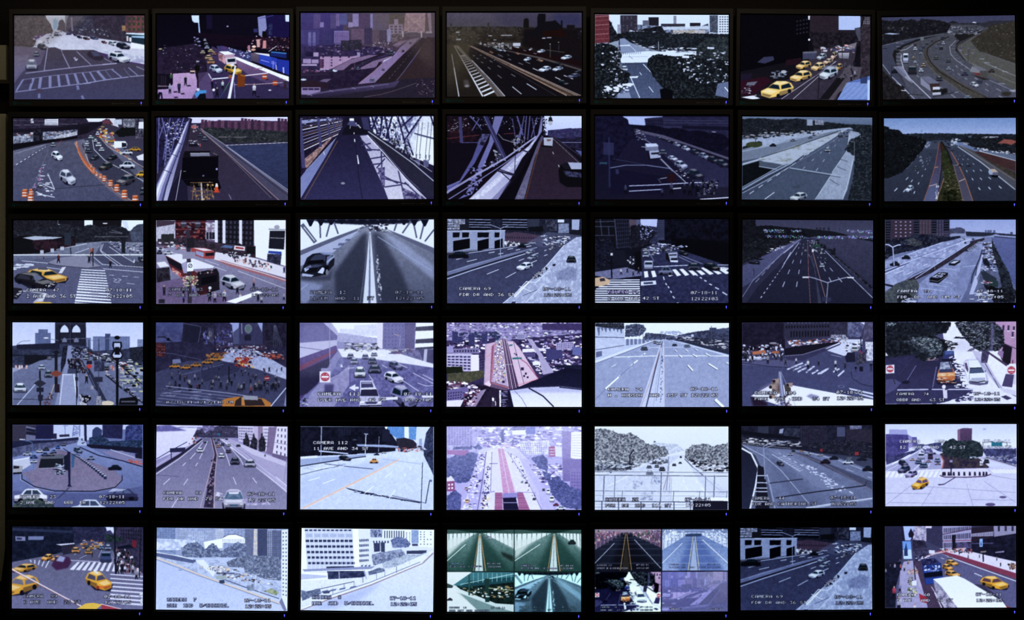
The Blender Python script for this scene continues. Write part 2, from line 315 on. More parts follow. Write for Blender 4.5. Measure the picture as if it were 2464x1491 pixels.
# traffic signal arm
l('26a',1.2,1100,1410,1180,1290); l('4b4',1.2,1180,1290,1250,1160); l('c4a',1.4,1250,1160,1310,1060)
p('e8e8ff',1345,880,1370,885,1280,1415,1230,1415); l('99c',2,1340,1150,1350,1410); p('7a3a18',1400,1000,1520,1040,1510,1220,1385,1225); p('a62',1440,1020,1525,1045,1520,1060,1440,1040); p('953',1250,1030,1300,1030,1300,1080,1250,1090)
l('1a1224',4,735,860,745,1250); p('111',700,880,780,880,770,970,690,960); p('99a',720,800,770,800,770,820,720,825); p('ca9',620,960,700,960,700,985,620,985); p('111',620,985,690,985,690,1010,620,1010)
for a in ((310,1150,150,'464','112'),(545,1205,160,'223','112'),(440,1330,190,'335','112'),(290,1340,170,'aac','112'),(980,1260,150,'214','112'),(1150,1270,150,'cdd','112'),(1060,1400,170,'223','112'),(1665,1370,200,'dde','112'),(2170,1260,160,'334','322'),(1040,1250,100,'335','223')): man(*a)
for x,y in ((560,1200),(460,1330),(340,1300),(1690,1380),(350,1390)): p('181022',x,y,x + 60,y - 5,x + 80,y + 15,x + 20,y + 22,a=.8)
p('48c',690,1340,760,1280,890,1280,880,1330,720,1400); e('ccd',750,1270,25,25); p('112',740,1400,780,1340,870,1330,880,1420,740,1420); e('eef',1005,1275,22,22); e('dde',1920,1280,26,10)
p('112',90,1350,110,1310,160,1315,175,1420,150,1420,140,1340,120,1420,90,1420)
end(soft=.5,grain=.04)

begin('a3',719,27,1051,240,'443868','2c2232')
F(714,24,1054,244)
p('453a72',60,40,760,40,760,700,60,700,c2='382f58',n=.05); p('54485e',760,40,2250,40,2250,700,760,700,c2='4c3c4c',n=.05)
for x0,y0,x1,y1,c in ((70,50,290,200,'3c3468'),(270,60,390,300,'60507e'),(550,70,650,300,'50446e'),(640,60,700,260,'75608e'),(690,60,820,240,'5c5a8c'),(910,60,1020,270,'8474a0'),(1010,60,1180,320,'503c58'),(1200,60,1240,400,'867aac'),(1240,60,1510,330,'5c4e60'),(1510,60,1770,260,'50443f'),(380,200,440,280,'9080b4'),(840,200,910,280,'9a88b4'),(70,330,370,560,'40386c'),(380,300,620,640,'342c5c'),(890,310,1110,560,'604860'),(1230,320,1350,540,'62505e'),(1100,290,1230,560,'3c304c')):
    p(c,x0,y0,x1,y0,x1,y1,x0,y1,n=.05,s=5); win(mix(c,'99b' if (x0 * 7) % 3 else '223',.3),(x0,y0,x1,y0,x1,y1,x0,y1),max((x1 - x0) // 22,2),max((y1 - y0) // 24,2),.5,.5)
for x in (190,260): p('7a76a4',x,360,x + 45,360,x + 48,680,x - 5,680,m='57518a',s=9)
p('7a6ca0',610,340,850,340,850,540,610,540); win('5a3a68',(620,360,840,360,840,530,620,530),9,8,.6,.55); l('a9c',1.5,620,555,720,555)
p('8e7890',1500,235,1730,235,1740,390,1500,390); win('50485a',(1510,250,1720,250,1720,380,1510,380),3,3,.6,.6); p('9a80a0',1590,150,1655,150,1655,235,1590,235); p('9488ae',1470,320,1540,320,1530,520,1475,520); win('556',(1475,330,1535,330,1530,510,1475,510),2,7)
# suspension tower
p('a28086',1770,50,2100,50,2090,370,1740,350,m='8c6c7e',s=5)
for a in ((1790,60,2080,330),(2080,60,1780,330),(1820,60,1820,350),(1800,190,2090,190),(2010,60,2010,360)): l('b8969a',1.5,*a)
l('695868',1,1780,120,2060,360); p('5c4a50',2100,50,2130,50,2160,380,2100,390); p('8c7484',2130,50,2190,50,2200,340,2160,340); p('54464c',2190,50,2250,50,2250,420,2210,360)
p('766470',1540,390,1740,380,1740,470,1540,560,m='4c4046',s=5); sp('aa9aac 5a4a5a',(1230,520,1500,500,1500,620,1230,620),30,30,14)
p('544858',1760,430,1800,380,1880,365,1970,385,2030,440); l('a893a0',1.5,1750,380,1830,358,1950,358,2030,380); p('b09aac',1715,345,1745,345,1745,445,1720,445); p('b4a0a8',2022,340,2048,340,2048,450,2025,450); p('9c8c98',2110,350,2200,340,2210,380,2100,380)
# low roofs left
p('2c2444',60,600,700,560,1300,600,1500,640,1450,760,400,1000,60,1000,m='40325a',s=6); sp('947aa0 6a5a80 2a2240 352c34',(380,560,1500,600,1500,720,400,720),50,60,16); p('2f2a3a',720,500,1050,480,1080,640,740,660,r=1,m='3c3448',s=4)
p('3a2c50',370,740,1000,740,1000,780,370,780); p('a484aa',380,760,880,760,1000,740,1000,790,600,960,380,970); p('5c3a5c',375,800,440,800,440,950,375,950)
for x in (430,570,710,850): 
    for y in (770,815,860,905): p('302444',x - 14,y - 10,x + 14,y - 10,x + 14,y + 10,x - 14,y + 10) if y < 920 - (x - 560) * .5 else 0
p('a48cb4',270,690,355,690,355,760,270,760); p('241c3c',150,680,270,690,270,760,150,760); p('9a84b0',100,795,235,795,235,875,100,870); p('9a84ac',245,805,355,805,355,870,245,870); p('b8a4cc',80,885,330,885,330,910,80,908); l('c0a8cc',2,380,965,530,970); p('9484ac',980,690,1035,690,1035,770,990,770)
sp('7a5a80 a0506a aaa0c0 2a2040',(70,960,500,980,500,1040,70,1050),30,50,12)
p('241a34',60,1030,800,1000,1250,930,1300,1000,1000,1220,560,1300,60,1200,m='30243f',s=6); p('352844',60,1040,500,1030,500,1060,60,1080); e('c0d0e4',625,985,40,24); e('bcc8dc',110,1135,50,16); p('6a5a78',370,1160,440,1125,570,1120,490,1180); p('30202e',60,1200,200,1130,520,1220,500,1280,380,1260,60,1280)
# sweeping roadways
R1 = '7c6488'
p('2a2034',560,960,900,790,1300,720,1520,660,1560,690,1100,840,820,990,720,1000); p(R1,580,960,860,820,1160,740,1330,730,1100,810,880,880,760,980,640,985,n=.05); l('9a7a96',1.2,580,950,860,812,1200,735)
p('2a2034',960,960,1180,840,1540,730,1570,760,1280,930); p(R1,1040,940,1250,830,1560,740,1550,770,1260,940,1040,970,n=.05)
p('54424c',1560,580,1690,480,1770,470,1800,500,1640,610,c2='705c70'); p('8a7088',1700,500,1560,580,1690,570,1830,490,a=.6)
p('806890',1000,1210,1280,990,1400,860,1560,760,1690,610,1830,490,1990,450,1920,540,1700,760,1500,960,1280,1180,c2='86709c',n=.04); p('786478',1830,480,2020,450,1740,700,1640,690,a=.6)
l('a88090',1.6,1010,1200,1270,990,1400,870); p('b8b4d0',1400,860,1420,820,1580,750,1500,800); p('241c30',1270,980,1340,850,1400,840,1290,960)
sp('3a2c40 8a7aa0 584860',(1320,620,1600,620,1600,740,1340,700),30,50,20); car(1230,1140,90,45,'5a6080'); car(1540,700,80,90,'35303f'); car(1410,970,50,40,'554a68'); car(1735,665,45,40,'3a3040'); car(910,955,50,40,'a06080'); car(1000,955,60,50,'606080'); car(1855,530,40,40,'55506a')
p('2c222c',2050,450,2130,470,1600,1180,1400,1190,1280,1180,1700,760,n=.06); dash('5c4c5c',1,2,1980,560,1480,1150,12,.5,1.1); l('6f6070',2,2090,540,1860,850,1720,1040,1610,1170,a=.9)
p('38292f',2130,440,2250,450,2250,1180,1700,1180,1660,1130,1900,840,n=.05)
# foreground pipe
p('2c2436',200,1360,900,1260,1500,1190,1700,1130,2250,1100,2250,1440,60,1440,60,1400,n=.05); p('504466',160,1370,600,1300,1000,1250,1500,1190,1680,1150,1600,1260,900,1350,500,1420,160,1425,c2='2f2540'); p('5a4e72',160,1370,600,1300,1000,1250,1500,1190,1500,1220,1000,1280,600,1330,170,1395)
for x,y in ((210,1380),(550,1310),(920,1270),(1220,1240)): l('8478a0',2,x - 20,y,x + 20,y + 4,x + 40,y + 22)
l('5a4a54',2,1100,1420,1400,1370,1640,1300,1950,1190); p('8a78a4',75,1260,385,1260,385,1330,200,1380,75,1380); 
for x in (95,190,285): p('34284c',x,1275,x + 85,1275,x + 85,1305,x,1305)
sp('6a5464 9a8494 402e3a',(1900,1150,2240,1100,2240,1420,2000,1400),40,30,12)
for x,y0,y1 in ((540,720,1010),(1075,600,900),(1165,630,760),(750,760,960),(1300,900,1090),(1400,830,1050),(1560,700,860),(945,780,950)): l('6f6080',.8,x,y0,x,y1)
p('6a5a54',1200,40,2250,40,2250,1000,a=.35,b=10); p('50407c',60,40,900,40,60,800,a=.25,b=10)  # warm and violet haze painted translucently over the view
end(soft=.6,grain=.04)

begin('a4',1071,27,1404,238,'17131a')
F(1066,24,1406,244)
p('554c5c',60,40,2260,40,2260,290,60,310,c2='4a4452',n=.04); p('3c3650',800,40,2260,40,2260,290,1000,290,a=.6,a2=.5,b=8); p('34335a',1800,50,2260,50,2260,280,1800,280,a=.7,b=6)
p('3a342f',60,280,500,270,1300,280,2260,300,2260,700,60,640,c2='2a231f',r=1,m='211b1c',s=6,sx=2)
for x,w,h in ((740,30,110),(580,20,60),(430,60,40),(130,30,100),(340,60,40),(820,12,60),(1245,12,60),(690,20,60),(860,140,40),(1120,30,50)): p('3c3634',x - w / 2,320 - h,x + w / 2,320 - h,x + w / 2,330,x - w / 2,330)
sp('4a443c 2a2622 554f48 6a6460',(80,290,1500,290,1500,440,80,520),120,36,10); p('191318',1300,300,2260,300,2260,800,1300,600,b=3)
p('1a1618',1310,290,1315,160,1340,135,1380,135,1398,165,1398,290); p('15131a',1500,300,1540,260,1540,110,1560,60,1670,60,1675,110,1670,190,1780,180,1830,165,1920,250,1920,175,1950,170,1950,280,2010,380,2000,440,1400,430)
p('24100f',1620,350,1950,310,2040,440,1620,430); p('1a161c',2020,245,2150,245,2150,300,2020,300)
for a in ((210,352,270,22),(215,468,290,24),(250,400,270,10),(945,405,1130,14),(740,412,800,14),(820,482,870,14),(1615,452,1670,16),(1690,444,1770,12),(1140,535,1265,55),(1145,600,1240,35)): p('b4b4c8',a[0],a[1] + 4,a[0] + 10,a[1],a[2],a[1],a[2],a[1] + a[3],a[0],a[1] + a[3])
p('564c50',720,520,840,540,840,590,720,575); p('4c4448',1010,530,1130,535,1130,590,1010,580); sp('8a8890 bbc 55505a c8c8d0',(560,530,1000,530,1260,640,620,610),45,44,18); sp('777 335',(2200,330,2260,330,2260,470,2200,470),8,30,10)
# carriageways
p('332c24',60,560,440,560,1000,700,1000,1440,60,1440,c2='241e1c',n=.05); p('17131a',440,570,1000,630,1700,780,2260,940,2260,1440,950,1440,420,720,n=.05,a=.9)
p('241a20',1020,650,1700,780,2260,930,2260,985,1640,800,1020,665); p('5a5050',1030,655,1600,770,2260,965,2260,990,1600,800,1030,668,a=.9); p('201014',1130,600,2260,830,2260,920,1130,660); l('55504c',1.6,1680,650,1980,690)
# striped gore
p('776c6a',180,575,250,580,1010,1410,890,1410,480,880,a=.8); p('2b2422',270,740,350,770,480,900,640,1130,830,1340,640,1410,520,1180)
tl('b0a8a8',1.5,3,180,580,420,1000); tl('dde',3,4,420,1000,650,1410); l('ccd',2,470,820,760,1120,1010,1405); l('554c4c',5,480,860,760,1190,930,1405)
for i in range(17):
    f = i / 16; f = f ** 1.55; X = 285 + 380 * f; Y = 745 + 655 * f; W = 70 + 100 * f
    tl('e0e4f4',1.6 + 3 * f,1.6 + 3.4 * f,X,Y,X + W,Y - 10 - 65 * f,a=.55 + .4 * f)
l('ccd',1.5,140,720,180,940); l('dde',2.6,180,940,260,1410)
# median barrier
p('5c4c46',410,575,460,580,1300,960,2250,1395,2050,1400,1300,1020,860,790,n=.1,s=4); l('b09c98',1.4,460,585,1300,975,2250,1395); l('a08c88',1.3,1100,895,2200,1400); l('302420',2,1000,870,2140,1405); tl('c09880',1,3,420,580,2020,1395)
for i in range(46): f = i / 45; l('201a20',.8,860 + 1170 * f,800 + 590 * f,850 + 1170 * f,825 + 600 * f)
l('554c50',1,860,830,1300,1080,1850,1400)
for a in ((890,905,945,940),(1110,1045,1180,1085),(730,930,775,965),(890,1060,955,1110),(1230,860,1305,890),(1350,845,1420,875),(1065,795,1110,815),(760,825,805,850),(620,845,655,865),(545,780,575,800),(665,770,700,790),(490,740,515,752),(600,730,630,742),(940,745,975,762),(1310,652,1355,668),(1475,702,1525,716)): l('9a98a4',1.5,*a)
for a in ((1130,1250,1280,1370),(1365,1200,1525,1300),(1465,950,1570,995),(1970,1065,2120,1125),(1830,1095,1915,1135)): l('ccd',2.2,*a)
sp('55504c',(300,600,430,600,700,800,500,800),20,22,6)
for x,y,w,h,c in ((1375,800,130,65,'d0d8f0'),(1660,960,220,100,'d4dcf4'),(1870,955,190,85,'c4ccE4'),(2010,770,190,80,'d0d8f0'),(1600,670,140,60,'ccd4ec'),(1430,640,70,45,'bbc'),(2130,1070,230,80,'50506a'),(2200,1000,120,40,'334')): car(x,y,-w,h,c,'q')
for x,y,w,h,c in ((1215,710,80,35,'b06a48'),(1580,820,120,50,'a07050'),(785,690,80,40,'a05a40'),(920,740,90,40,'4a424c'),(820,810,90,70,'1a1414'),(1060,735,60,30,'303430'),(1880,890,190,70,'0c0a10'),(1960,1190,230,110,'0e0c12'),(920,650,110,40,'bcd'),(850,615,90,35,'9aa'),(1000,660,60,40,'bbc')): car(x,y,w,h,c,'q')
p('4a4444',330,1140,410,1140,440,1230,350,1250,b=2); e('999098',390,1240,40,16,b=1.5)
l('777',1.2,1750,550,1750,780); e('ccc',1745,555,12,6); l('556',1,1885,530,1890,700); e('bba',1885,525,10,6)
p('6a604c',60,280,700,280,60,1300,a=.35,b=12); p('4a3c30',60,300,1300,300,60,1440,a=.2,b=12)  # brownish glow on the left, painted into the emitted colours
end(soft=.6,grain=.04)
begin('a5',1427,31,1757,241,'dee6ff','1a1c24')
F(1420,25,2120,250)
p('e2eaff',40,30,1180,30,1180,200,40,200)
for x0,y0,x1,c in ((255,40,400,'3a3442'),(160,100,185,'334'),(495,58,580,'28242e'),(445,85,500,'667'),(705,45,730,'889'),(600,112,805,'3c3844'),(845,105,935,'2a2630'),(230,120,260,'99a')): p(c,x0,y0,x1,y0,x1,200,x0,200,n=.1,s=3)
win('778',(265,50,400,50,400,180,265,180),4,9,.3,.3,j=.4)
p('9aa4c0',400,120,900,150,1000,110,1010,210,400,210,m='445',s=4); p('c4bcc4',700,165,975,165,975,205,700,205,m='a98',s=4); p('dde4f4',620,140,1000,130,1000,160,620,165,a=.8)
p('3a4250',1012,40,1082,40,1082,190,1012,190,m='667',s=3); p('e8eeff',1082,40,1175,40,1175,190,1082,190); win('334',(1090,45,1175,45,1175,190,1090,190),4,7,.6,.45)
p('15161c',150,60,180,110,230,200,600,130,640,190,1180,200,1180,320,600,340,250,250,150,280,r=1,m='2c2c34',s=4)
p('70333c',40,35,160,35,165,270,40,280,n=.1,s=3)
for y in (50,85,122,160,200,240): l('d8a8a8' if y in (50,122,200) else 'a66',1.1,40,y + 4,160,y - 4)
sp('99a eef 667 223',(330,170,560,180,560,200,330,190),20,30,8); l('ccd',1.6,565,203,760,196); sp('eef',(1000,185,1180,190,1180,205,1000,205),8,30,8)
p('1a1d24',300,180,560,190,700,200,1180,200,1180,380,840,340,600,350,320,270,r=1,m='2f353c',s=4,k=.4)
# avenue and junction
p('3c4258',240,250,300,240,480,430,740,745,190,745,330,560,250,440,c2='555e7c',n=.1,s=3)
p('8890ac',250,240,290,235,420,330,560,360,260,360); p('e6ecff',270,365,480,345,1180,365,1180,400,500,410,490,440,265,445,250,400); l('aab',1.2,280,395,490,390); l('8890ac',2,330,385,360,410)
for i in range(9): p('3c4258',256 + i * 22,450 - i,268 + i * 22,448 - i,262 + i * 22,462 - i,248 + i * 22,464 - i); l('557',1.2,285 + i * 18,362 - i,278 + i * 18,375 - i)
p('e8eeff',250,295,340,290,340,300,250,303); l('dde',1.4,330,290,390,350); l('e8eeff',2,450,455,610,620); l('e8eeff',2.4,340,560,420,740); l('eef',1.8,420,525,437,548); l('eef',2,498,645,535,693); p('eef',330,560,410,556,400,572,340,572); l('ccd',1.3,190,745,195,640,240,585,330,562)
l('dde',1.2,580,260,578,350); l('ccd',1.2,735,300,735,360); sp('eef 99a 556 dde',(480,290,900,320,900,370,480,340),50,40,7); p('eef',640,340,730,342,730,352,640,352); p('dde',830,345,920,345,920,353,830,352)
for x,y in ((345,255),(370,275),(400,290),(430,305)): p('ccd',x,y,x + 40,y + 8,x + 30,y + 14)
car(290,492,60,50,'dde','f')
# plane trees
T = dict(m='343b40',s=4,k=.42,r=1.6)
p('12141a',40,290,100,270,180,290,250,330,270,380,240,480,340,540,320,620,200,740,40,745,**T)
p('14161c',500,400,560,370,720,390,860,370,1000,400,1180,380,1180,745,720,745,600,640,520,540,480,460,**T); p('20242a',900,300,980,240,1180,220,1180,420,900,400,m='3c4244',s=4,r=1.5)
p('1a1c24',640,230,720,200,820,240,820,310,620,320,m='2f353c',s=4,r=1)
sp('dde aab eef 889',(100,300,260,320,300,740,100,740),40,26,12); sp('ccd eef 99a',(720,380,1180,330,1180,640,820,600),60,26,13); sp('eef',(120,640,340,620,340,680,120,690),16,50,20); p('eef',780,380,840,385,838,405,780,402); p('dde',990,310,1050,312,1050,328,995,325)
p('6a7290',1080,620,1180,600,1180,745,1060,720,n=.1); l('eef',3,1140,650,1175,690); p('0c0c12',590,670,640,655,700,680,700,745,600,745); p('8890ac',230,710,330,690,350,745,230,745)
end(soft=.4,grain=.04,tint='eef4ff')

begin('a6',1778,31,2099,245,'0a0810','201c26')
F(1420,25,2120,250)
p('0b0912',1270,30,1850,30,1850,400,1270,520,n=.1); p('2f2530',1860,40,2105,40,2105,200,1860,200,n=.1,s=3); p('aab8ec',2105,45,2300,45,2300,220,2240,200,2105,165); p('4a4a5c',2240,150,2300,140,2300,260,2240,260); p('2a2430',2110,165,2250,165,2250,240,2110,220)
p('dde',1846,45,1862,45,1860,80,1848,78); e('eef',1855,248,9,9)
p('1a1520',1850,180,2250,190,2290,300,1900,350,m='2c2730',s=5); p('2c2430',2290,50,2380,50,2380,600,2290,600,m='443a44',s=5); win('99a',(2310,55,2370,55,2370,120,2310,120),4,4); l('111',3,2290,50,2320,60,2290,150)
for i in range(4): win('2c2838',(1740,80 + i * 35,1850,60 + i * 35,1850,90 + i * 35,1740,110 + i * 35),4,1)
p('3c3440',1900,330,2260,290,2240,420,2080,760,1560,760,1420,720,1800,520,c2='3a3244',n=.08); p('77707c',2160,300,2260,270,2240,330,2100,340); p('554c58',2180,470,2300,480,2280,600,2100,700,2060,760,1960,760); p('1a1820',2090,570,2160,570,2020,755,1940,755)
for a in ((2080,430,1720,750),(1900,560,1620,750)): l('ccd',1.4,*a)
l('889',1.2,2090,430,1900,560)
# purple traffic in shade and taxis
p('221a30',1275,540,1370,530,1360,600,1275,620); p('341224',1275,600,1480,560,1540,600,1380,720,1275,720); p('667',1330,610,1420,600,1390,635,1320,635); sp('aab 556',(1275,660,1360,640,1360,700,1275,700),14,25,10); p('dde',1280,735,1380,720,1440,745,1380,755); l('ccd',2,1370,730,1410,715)
p('3a3a58',1415,440,1470,395,1550,388,1560,420,1480,450); sp('66708c 99a',(1540,520,1660,500,1660,560,1540,580),14,40,14); e('aab',1640,520,24,14); p('2a1422',1660,420,1790,400,1780,450,1650,470); p('45455f',1800,350,1920,345,1910,410,1800,415); p('667',1800,350,1920,345,1920,360,1800,365)
for x,y,w,h,c in ((1960,390,90,60,'a0a8b8'),(2065,385,60,70,'c8a08c'),(2075,355,50,25,'986'),(2015,430,90,50,'d0a888'),(1930,475,130,80,'e0b070'),(1808,462,140,80,'e4b060'),(1785,555,200,105,'ecb864'),(2105,480,70,70,'b08048'),(1585,670,300,160,'f4c468'),(2020,530,170,120,'b8c0d0')): car(x,y,-w,h,c,'q')
p('a8a4b4',2100,360,2195,358,2190,410,2110,405,c2='667'); sp('bbc 446 c99',(1950,310,2250,290,2250,360,1950,350),26,36,16); p('e8c070',1590,605,1625,600,1622,612,1595,615); p('8890a8',1980,470,2090,465,2085,500,1960,500,a=.6)
l('1a161e',2,1940,560,1930,750); l('222',1.4,2137,280,2135,440); sp('223 556',(2130,450,2260,440,2260,580,2120,580),20,16,30); man(2242,570,60,'99a'); man(2212,610,60)
p('5a70b4',2090,760,2180,610,2380,550,2375,760)
for i in range(12): l('a4b8ec',1.6,2100 + i * 6,750 - i * 12,2360,750 - i * 12 - 8)
p('34406c',2290,570,2350,560,2345,620,2290,620); p('aac0f4',2350,590,2372,590,2370,760,2348,760)
end(soft=.4,grain=.03)

begin('a7',2118,31,2448,243,'3a3a44','343440')
F(2110,25,2464,250)
p('3c3c58',70,70,2220,60,2220,240,70,240,c2='44445c',n=.05)
p('17161e',70,150,200,170,320,170,370,135,440,165,560,145,660,170,720,135,900,150,1000,160,1130,200,1220,170,1300,200,1180,340,800,400,400,470,70,560,r=.8,m='211f27',s=5); p('353440',1180,200,1700,195,1800,165,2220,160,2220,260,1180,260,m='2a2a34',s=4)
p('332e2a',1500,480,1800,240,2220,170,2220,860,1900,760,1640,650,m='3a352f',s=6,r=.8); p('c0c0d8',1510,195,1550,180,1590,195,1580,203); p('a8b4d4',110,375,200,360,380,375,250,384); sp('4a4858 555',(150,260,500,250,500,320,150,320),14,40,10); l('99a',1.2,400,280,405,320)
W = '47474f'
p(W,1180,230,1560,230,1800,280,1700,330,1400,420,1250,560,1280,680,1500,860,2220,1250,2220,1400,560,1420,330,900,310,720,450,560,750,440,1100,380,c2='4a4a5a',n=.08,s=5)
p('3f4052',80,560,500,470,1080,370,700,440,380,560,270,680,300,880,230,860,600,1420,560,1420,240,1060,80,870); p('52504e',1800,290,1600,400,1490,490,1640,660,2220,850,2220,1280,1700,1000,1420,800,1300,640,1300,560,1500,440,n=.06)
p('1e1c20',1080,375,640,460,400,560,270,640,250,720,310,880,300,720,420,580,700,470); p('231f1e',1260,560,1320,500,1500,420,1720,310,1660,330,1400,410,1250,380,1240,420,1320,480,1270,520); p('2a2624',1260,560,1290,680,1420,800,1400,800,1250,640)
sp('2a2a30 667 8a8a9c 223',(1180,245,1750,260,1640,380,1120,380),90,36,16); sp('1f1e22',(1250,380,1450,380,1400,470,1300,470),30,60,30)
p('4c4846',980,480,830,560,740,640,760,800,900,980,1300,1260,1560,1420,1800,1400,1300,1130,960,920,820,760,810,620,870,540,m='403c3a',s=4); l('2a2422',3,1150,420,940,500,810,600,800,700,860,830,1000,980,1400,1220,1760,1400); l('6c6460',1,730,700,800,860,1000,1060,1280,1250,1450,1390); l('6a5a52',1,870,620,860,700,960,880,1300,1140,1720,1390)
l('99a',1.6,1260,480,1160,580,1180,700,1260,790,1480,940); l('88889a',1.5,1800,1115,2200,1290); l('8a8a9e',1.4,2220,1050,1700,830); l('667',1.2,1660,660,2200,850); l('777',1.2,1290,600,1400,760,1500,840,1900,1030,2210,1160); l('778',1.2,90,560,500,470,1080,372)
l('b8b8d0',2.2,390,700,385,780,430,940,520,1080,860,1405); l('99a',1.6,380,640,470,620,620,520); l('aab',1.6,90,860,210,1020); l('b4b4cc',1.8,240,1060,390,1200,600,1415)
p('76768e',260,895,410,890,440,960,560,1150,500,1120,330,980)
for i in range(16): f = i / 15; l('3a3a4a' if i < 9 else '99a',1.2,290 + 260 * f,940 + 220 * f,330 + 250 * f,905 + 230 * f)
for i in range(7): l('8a8a9c',1,305,850 - i * 55,385 + (i == 6) * 40,850 - i * 55 + 4)
for i in range(8): l('6c6c78',1,1190 + i * i * 4,560 + i * 52,1250 + i * i * 4,562 + i * 52)
dash('99a',1,2,640,600,570,780,4,.3,1.2)
for a in ((640,850,660,880),(680,900,695,925),(640,1035,670,1065),(1180,1340,1255,1390),(1290,1005,1330,1035),(1260,880,1285,905),(1200,940,1225,965),(1340,940,1370,965),(1400,1075,1440,1100),(1560,1075,1610,1105),(1730,1160,1785,1195),(1900,1245,1980,1285),(1730,1255,1785,1285),(1940,1360,2010,1395),(1640,770,1710,775),(1720,830,1800,836),(1840,895,1915,903),(2000,970,2080,980),(1940,1162,2040,1172),(1010,1225,1060,1250)): l('8c8c9a',1.8,*a)
for x,y,w,h,c,k in ((460,760,90,170,'9aa0b8','v'),(565,950,140,150,'2a292f','v'),(610,610,70,60,'aab','f'),(610,540,60,50,'422a2e','f'),(700,680,70,40,'889','f'),(740,580,60,50,'334','f'),(705,630,60,50,'334','f'),(720,460,60,50,'767c80','v'),(580,755,65,45,'8a6a50','f'),(610,820,60,40,'aab','f'),(745,870,85,60,'9a7450','f'),(705,955,85,60,'b4b4c4','f'),(945,760,80,55,'332','f'),(1060,520,60,60,'889','f'),(1025,600,60,60,'2a2a30','v'),(1140,800,80,60,'333','f'),(1145,925,90,55,'777884','f'),(945,580,50,40,'667','f'),(985,525,50,35,'644','f'),(995,1085,100,80,'2c292c','f'),(1420,705,60,30,'889','s'),(130,590,70,40,'556','s'),(280,970,110,70,'1c1c24','s'),(1400,1010,120,60,'445','s'),(1830,960,110,60,'4a3c38','s'),(1050,430,50,60,'223','f'),(880,480,45,40,'433','f'),(1150,345,40,40,'aab','v'),(800,530,50,40,'333','f')): car(x,y,w,h,c,k)
sp('445 667',(1320,560,1560,560,1560,700,1320,700),12,44,24)
p('7a7a90',695,1060,840,1190,860,1290,700,1180); p('64647a',700,1060,830,1050,1000,1160,840,1170); p('3a2a2c',840,1170,1000,1160,1000,1220,870,1300); p('b8b8cc',890,1220,1000,1215,1010,1260,890,1265); p('222',890,1265,1010,1260,1020,1305,890,1310); p('a8a8bc',885,1310,1025,1300,1020,1340,890,1350); p('1a1a1e',1010,1250,1120,1240,1130,1310,1030,1350,b=1)
p('74747e',1480,960,1520,890,1640,950,1640,1000,1480,980); p('646470',1530,885,1600,880,1780,960,1640,965); p('6a3434',1540,990,1700,1000,1690,1060,1560,1020); p('4a4648',1640,965,1780,960,1770,1080,1650,1060); p('2a2624',1540,1030,1800,1100,1700,1110,1480,1010)
car(1555,1180,150,90,'a8a8b4','q'); p('334',1580,1110,1690,1120,1690,1170,1610,1170,b=1); e('332e2c',2060,1330,80,36,b=1); p('8a8a9c',2100,1275,2210,1260,2210,1300,2160,1300); car(1450,1385,130,50,'889','f')
p('1a181c',90,960,330,1180,440,1210,440,1270,560,1420,90,1420,m='2a262a',s=5); l('99a',1.6,310,1150,390,1205); l('ccd',2,390,1275,460,1280); l('222',1.6,500,1335,740,1350); l('222',1.6,890,1380,1240,1305); l('99a',1.6,1240,1308,1300,1300); l('1a1a1e',1,235,900,235,1210); l('333',1,1455,650,1455,820); l('3a3838',1,1920,860,1920,1130)
end(soft=.6,grain=.035,gain=1.05)
begin('b1',28,280,350,487,'3a3448','484a68')
F(0,0,820,496)
p('2a2438',95,850,700,850,700,1000,95,1000,m='3a3048',s=5); p('dce0fa',620,850,780,850,730,880,640,880); p('ccd',770,850,830,850,860,920,800,900); p('e0e0f4',323,862,420,860,420,905,323,905)
for y in (872,884,895): l('778',1.5,328,y,415,y)
p('ccd',220,856,240,856,245,890,222,890,m='556',s=3); l('778',1,100,905,560,895); l('667',1,100,870,320,875)
p('98a0c0',95,985,340,945,560,930,560,970,330,1020,95,1040,m='556',s=4); sp('334 a99 ccd 744',(110,960,540,930,540,970,110,1000),40,26,9)
p('1e1a2a',95,935,400,920,640,890,790,870,640,960,560,980,560,935,400,950,95,960); p('14121c',240,940,310,935,310,1020,240,1020,m='334',s=4); p('c4c4d8',390,990,550,950,560,975,400,1010,m='99a',s=4); p('14121c',95,1040,300,1015,560,985,560,1000,300,1040,95,1085)
p('1a1620',580,920,640,910,640,960,580,975); p('6a3a50',740,870,790,860,820,900,740,900,m='433',s=4); p('ccd4f0',825,865,880,862,880,900,825,900); win('778',(825,865,880,862,880,900,825,900),5,4,.5,.5); p('556',890,860,980,860,975,920,890,930,m='99a',s=4); p('16181c',830,960,880,920,990,920,1000,980,860,990,r=1); p('2a2438',980,860,1040,860,1040,1000,980,1000,m='667',s=4); p('dde',1005,880,1040,880,1040,930,1000,930)
p('6a6a84',95,1090,330,1040,420,1030,540,1020,720,980,780,960,1040,1230,1040,1460,95,1460,c2='4c4e64',n=.06); p('54546a',340,1040,540,1015,620,1180,760,1340,900,1455,95,1455,95,1200,c2='4c4e6c',n=.08,s=5)
l('99a',1.2,105,1110,330,1045); dash('dde',1.2,2,330,1060,100,1200,9,.5,1.2); l('778',1,350,1080,240,1360)
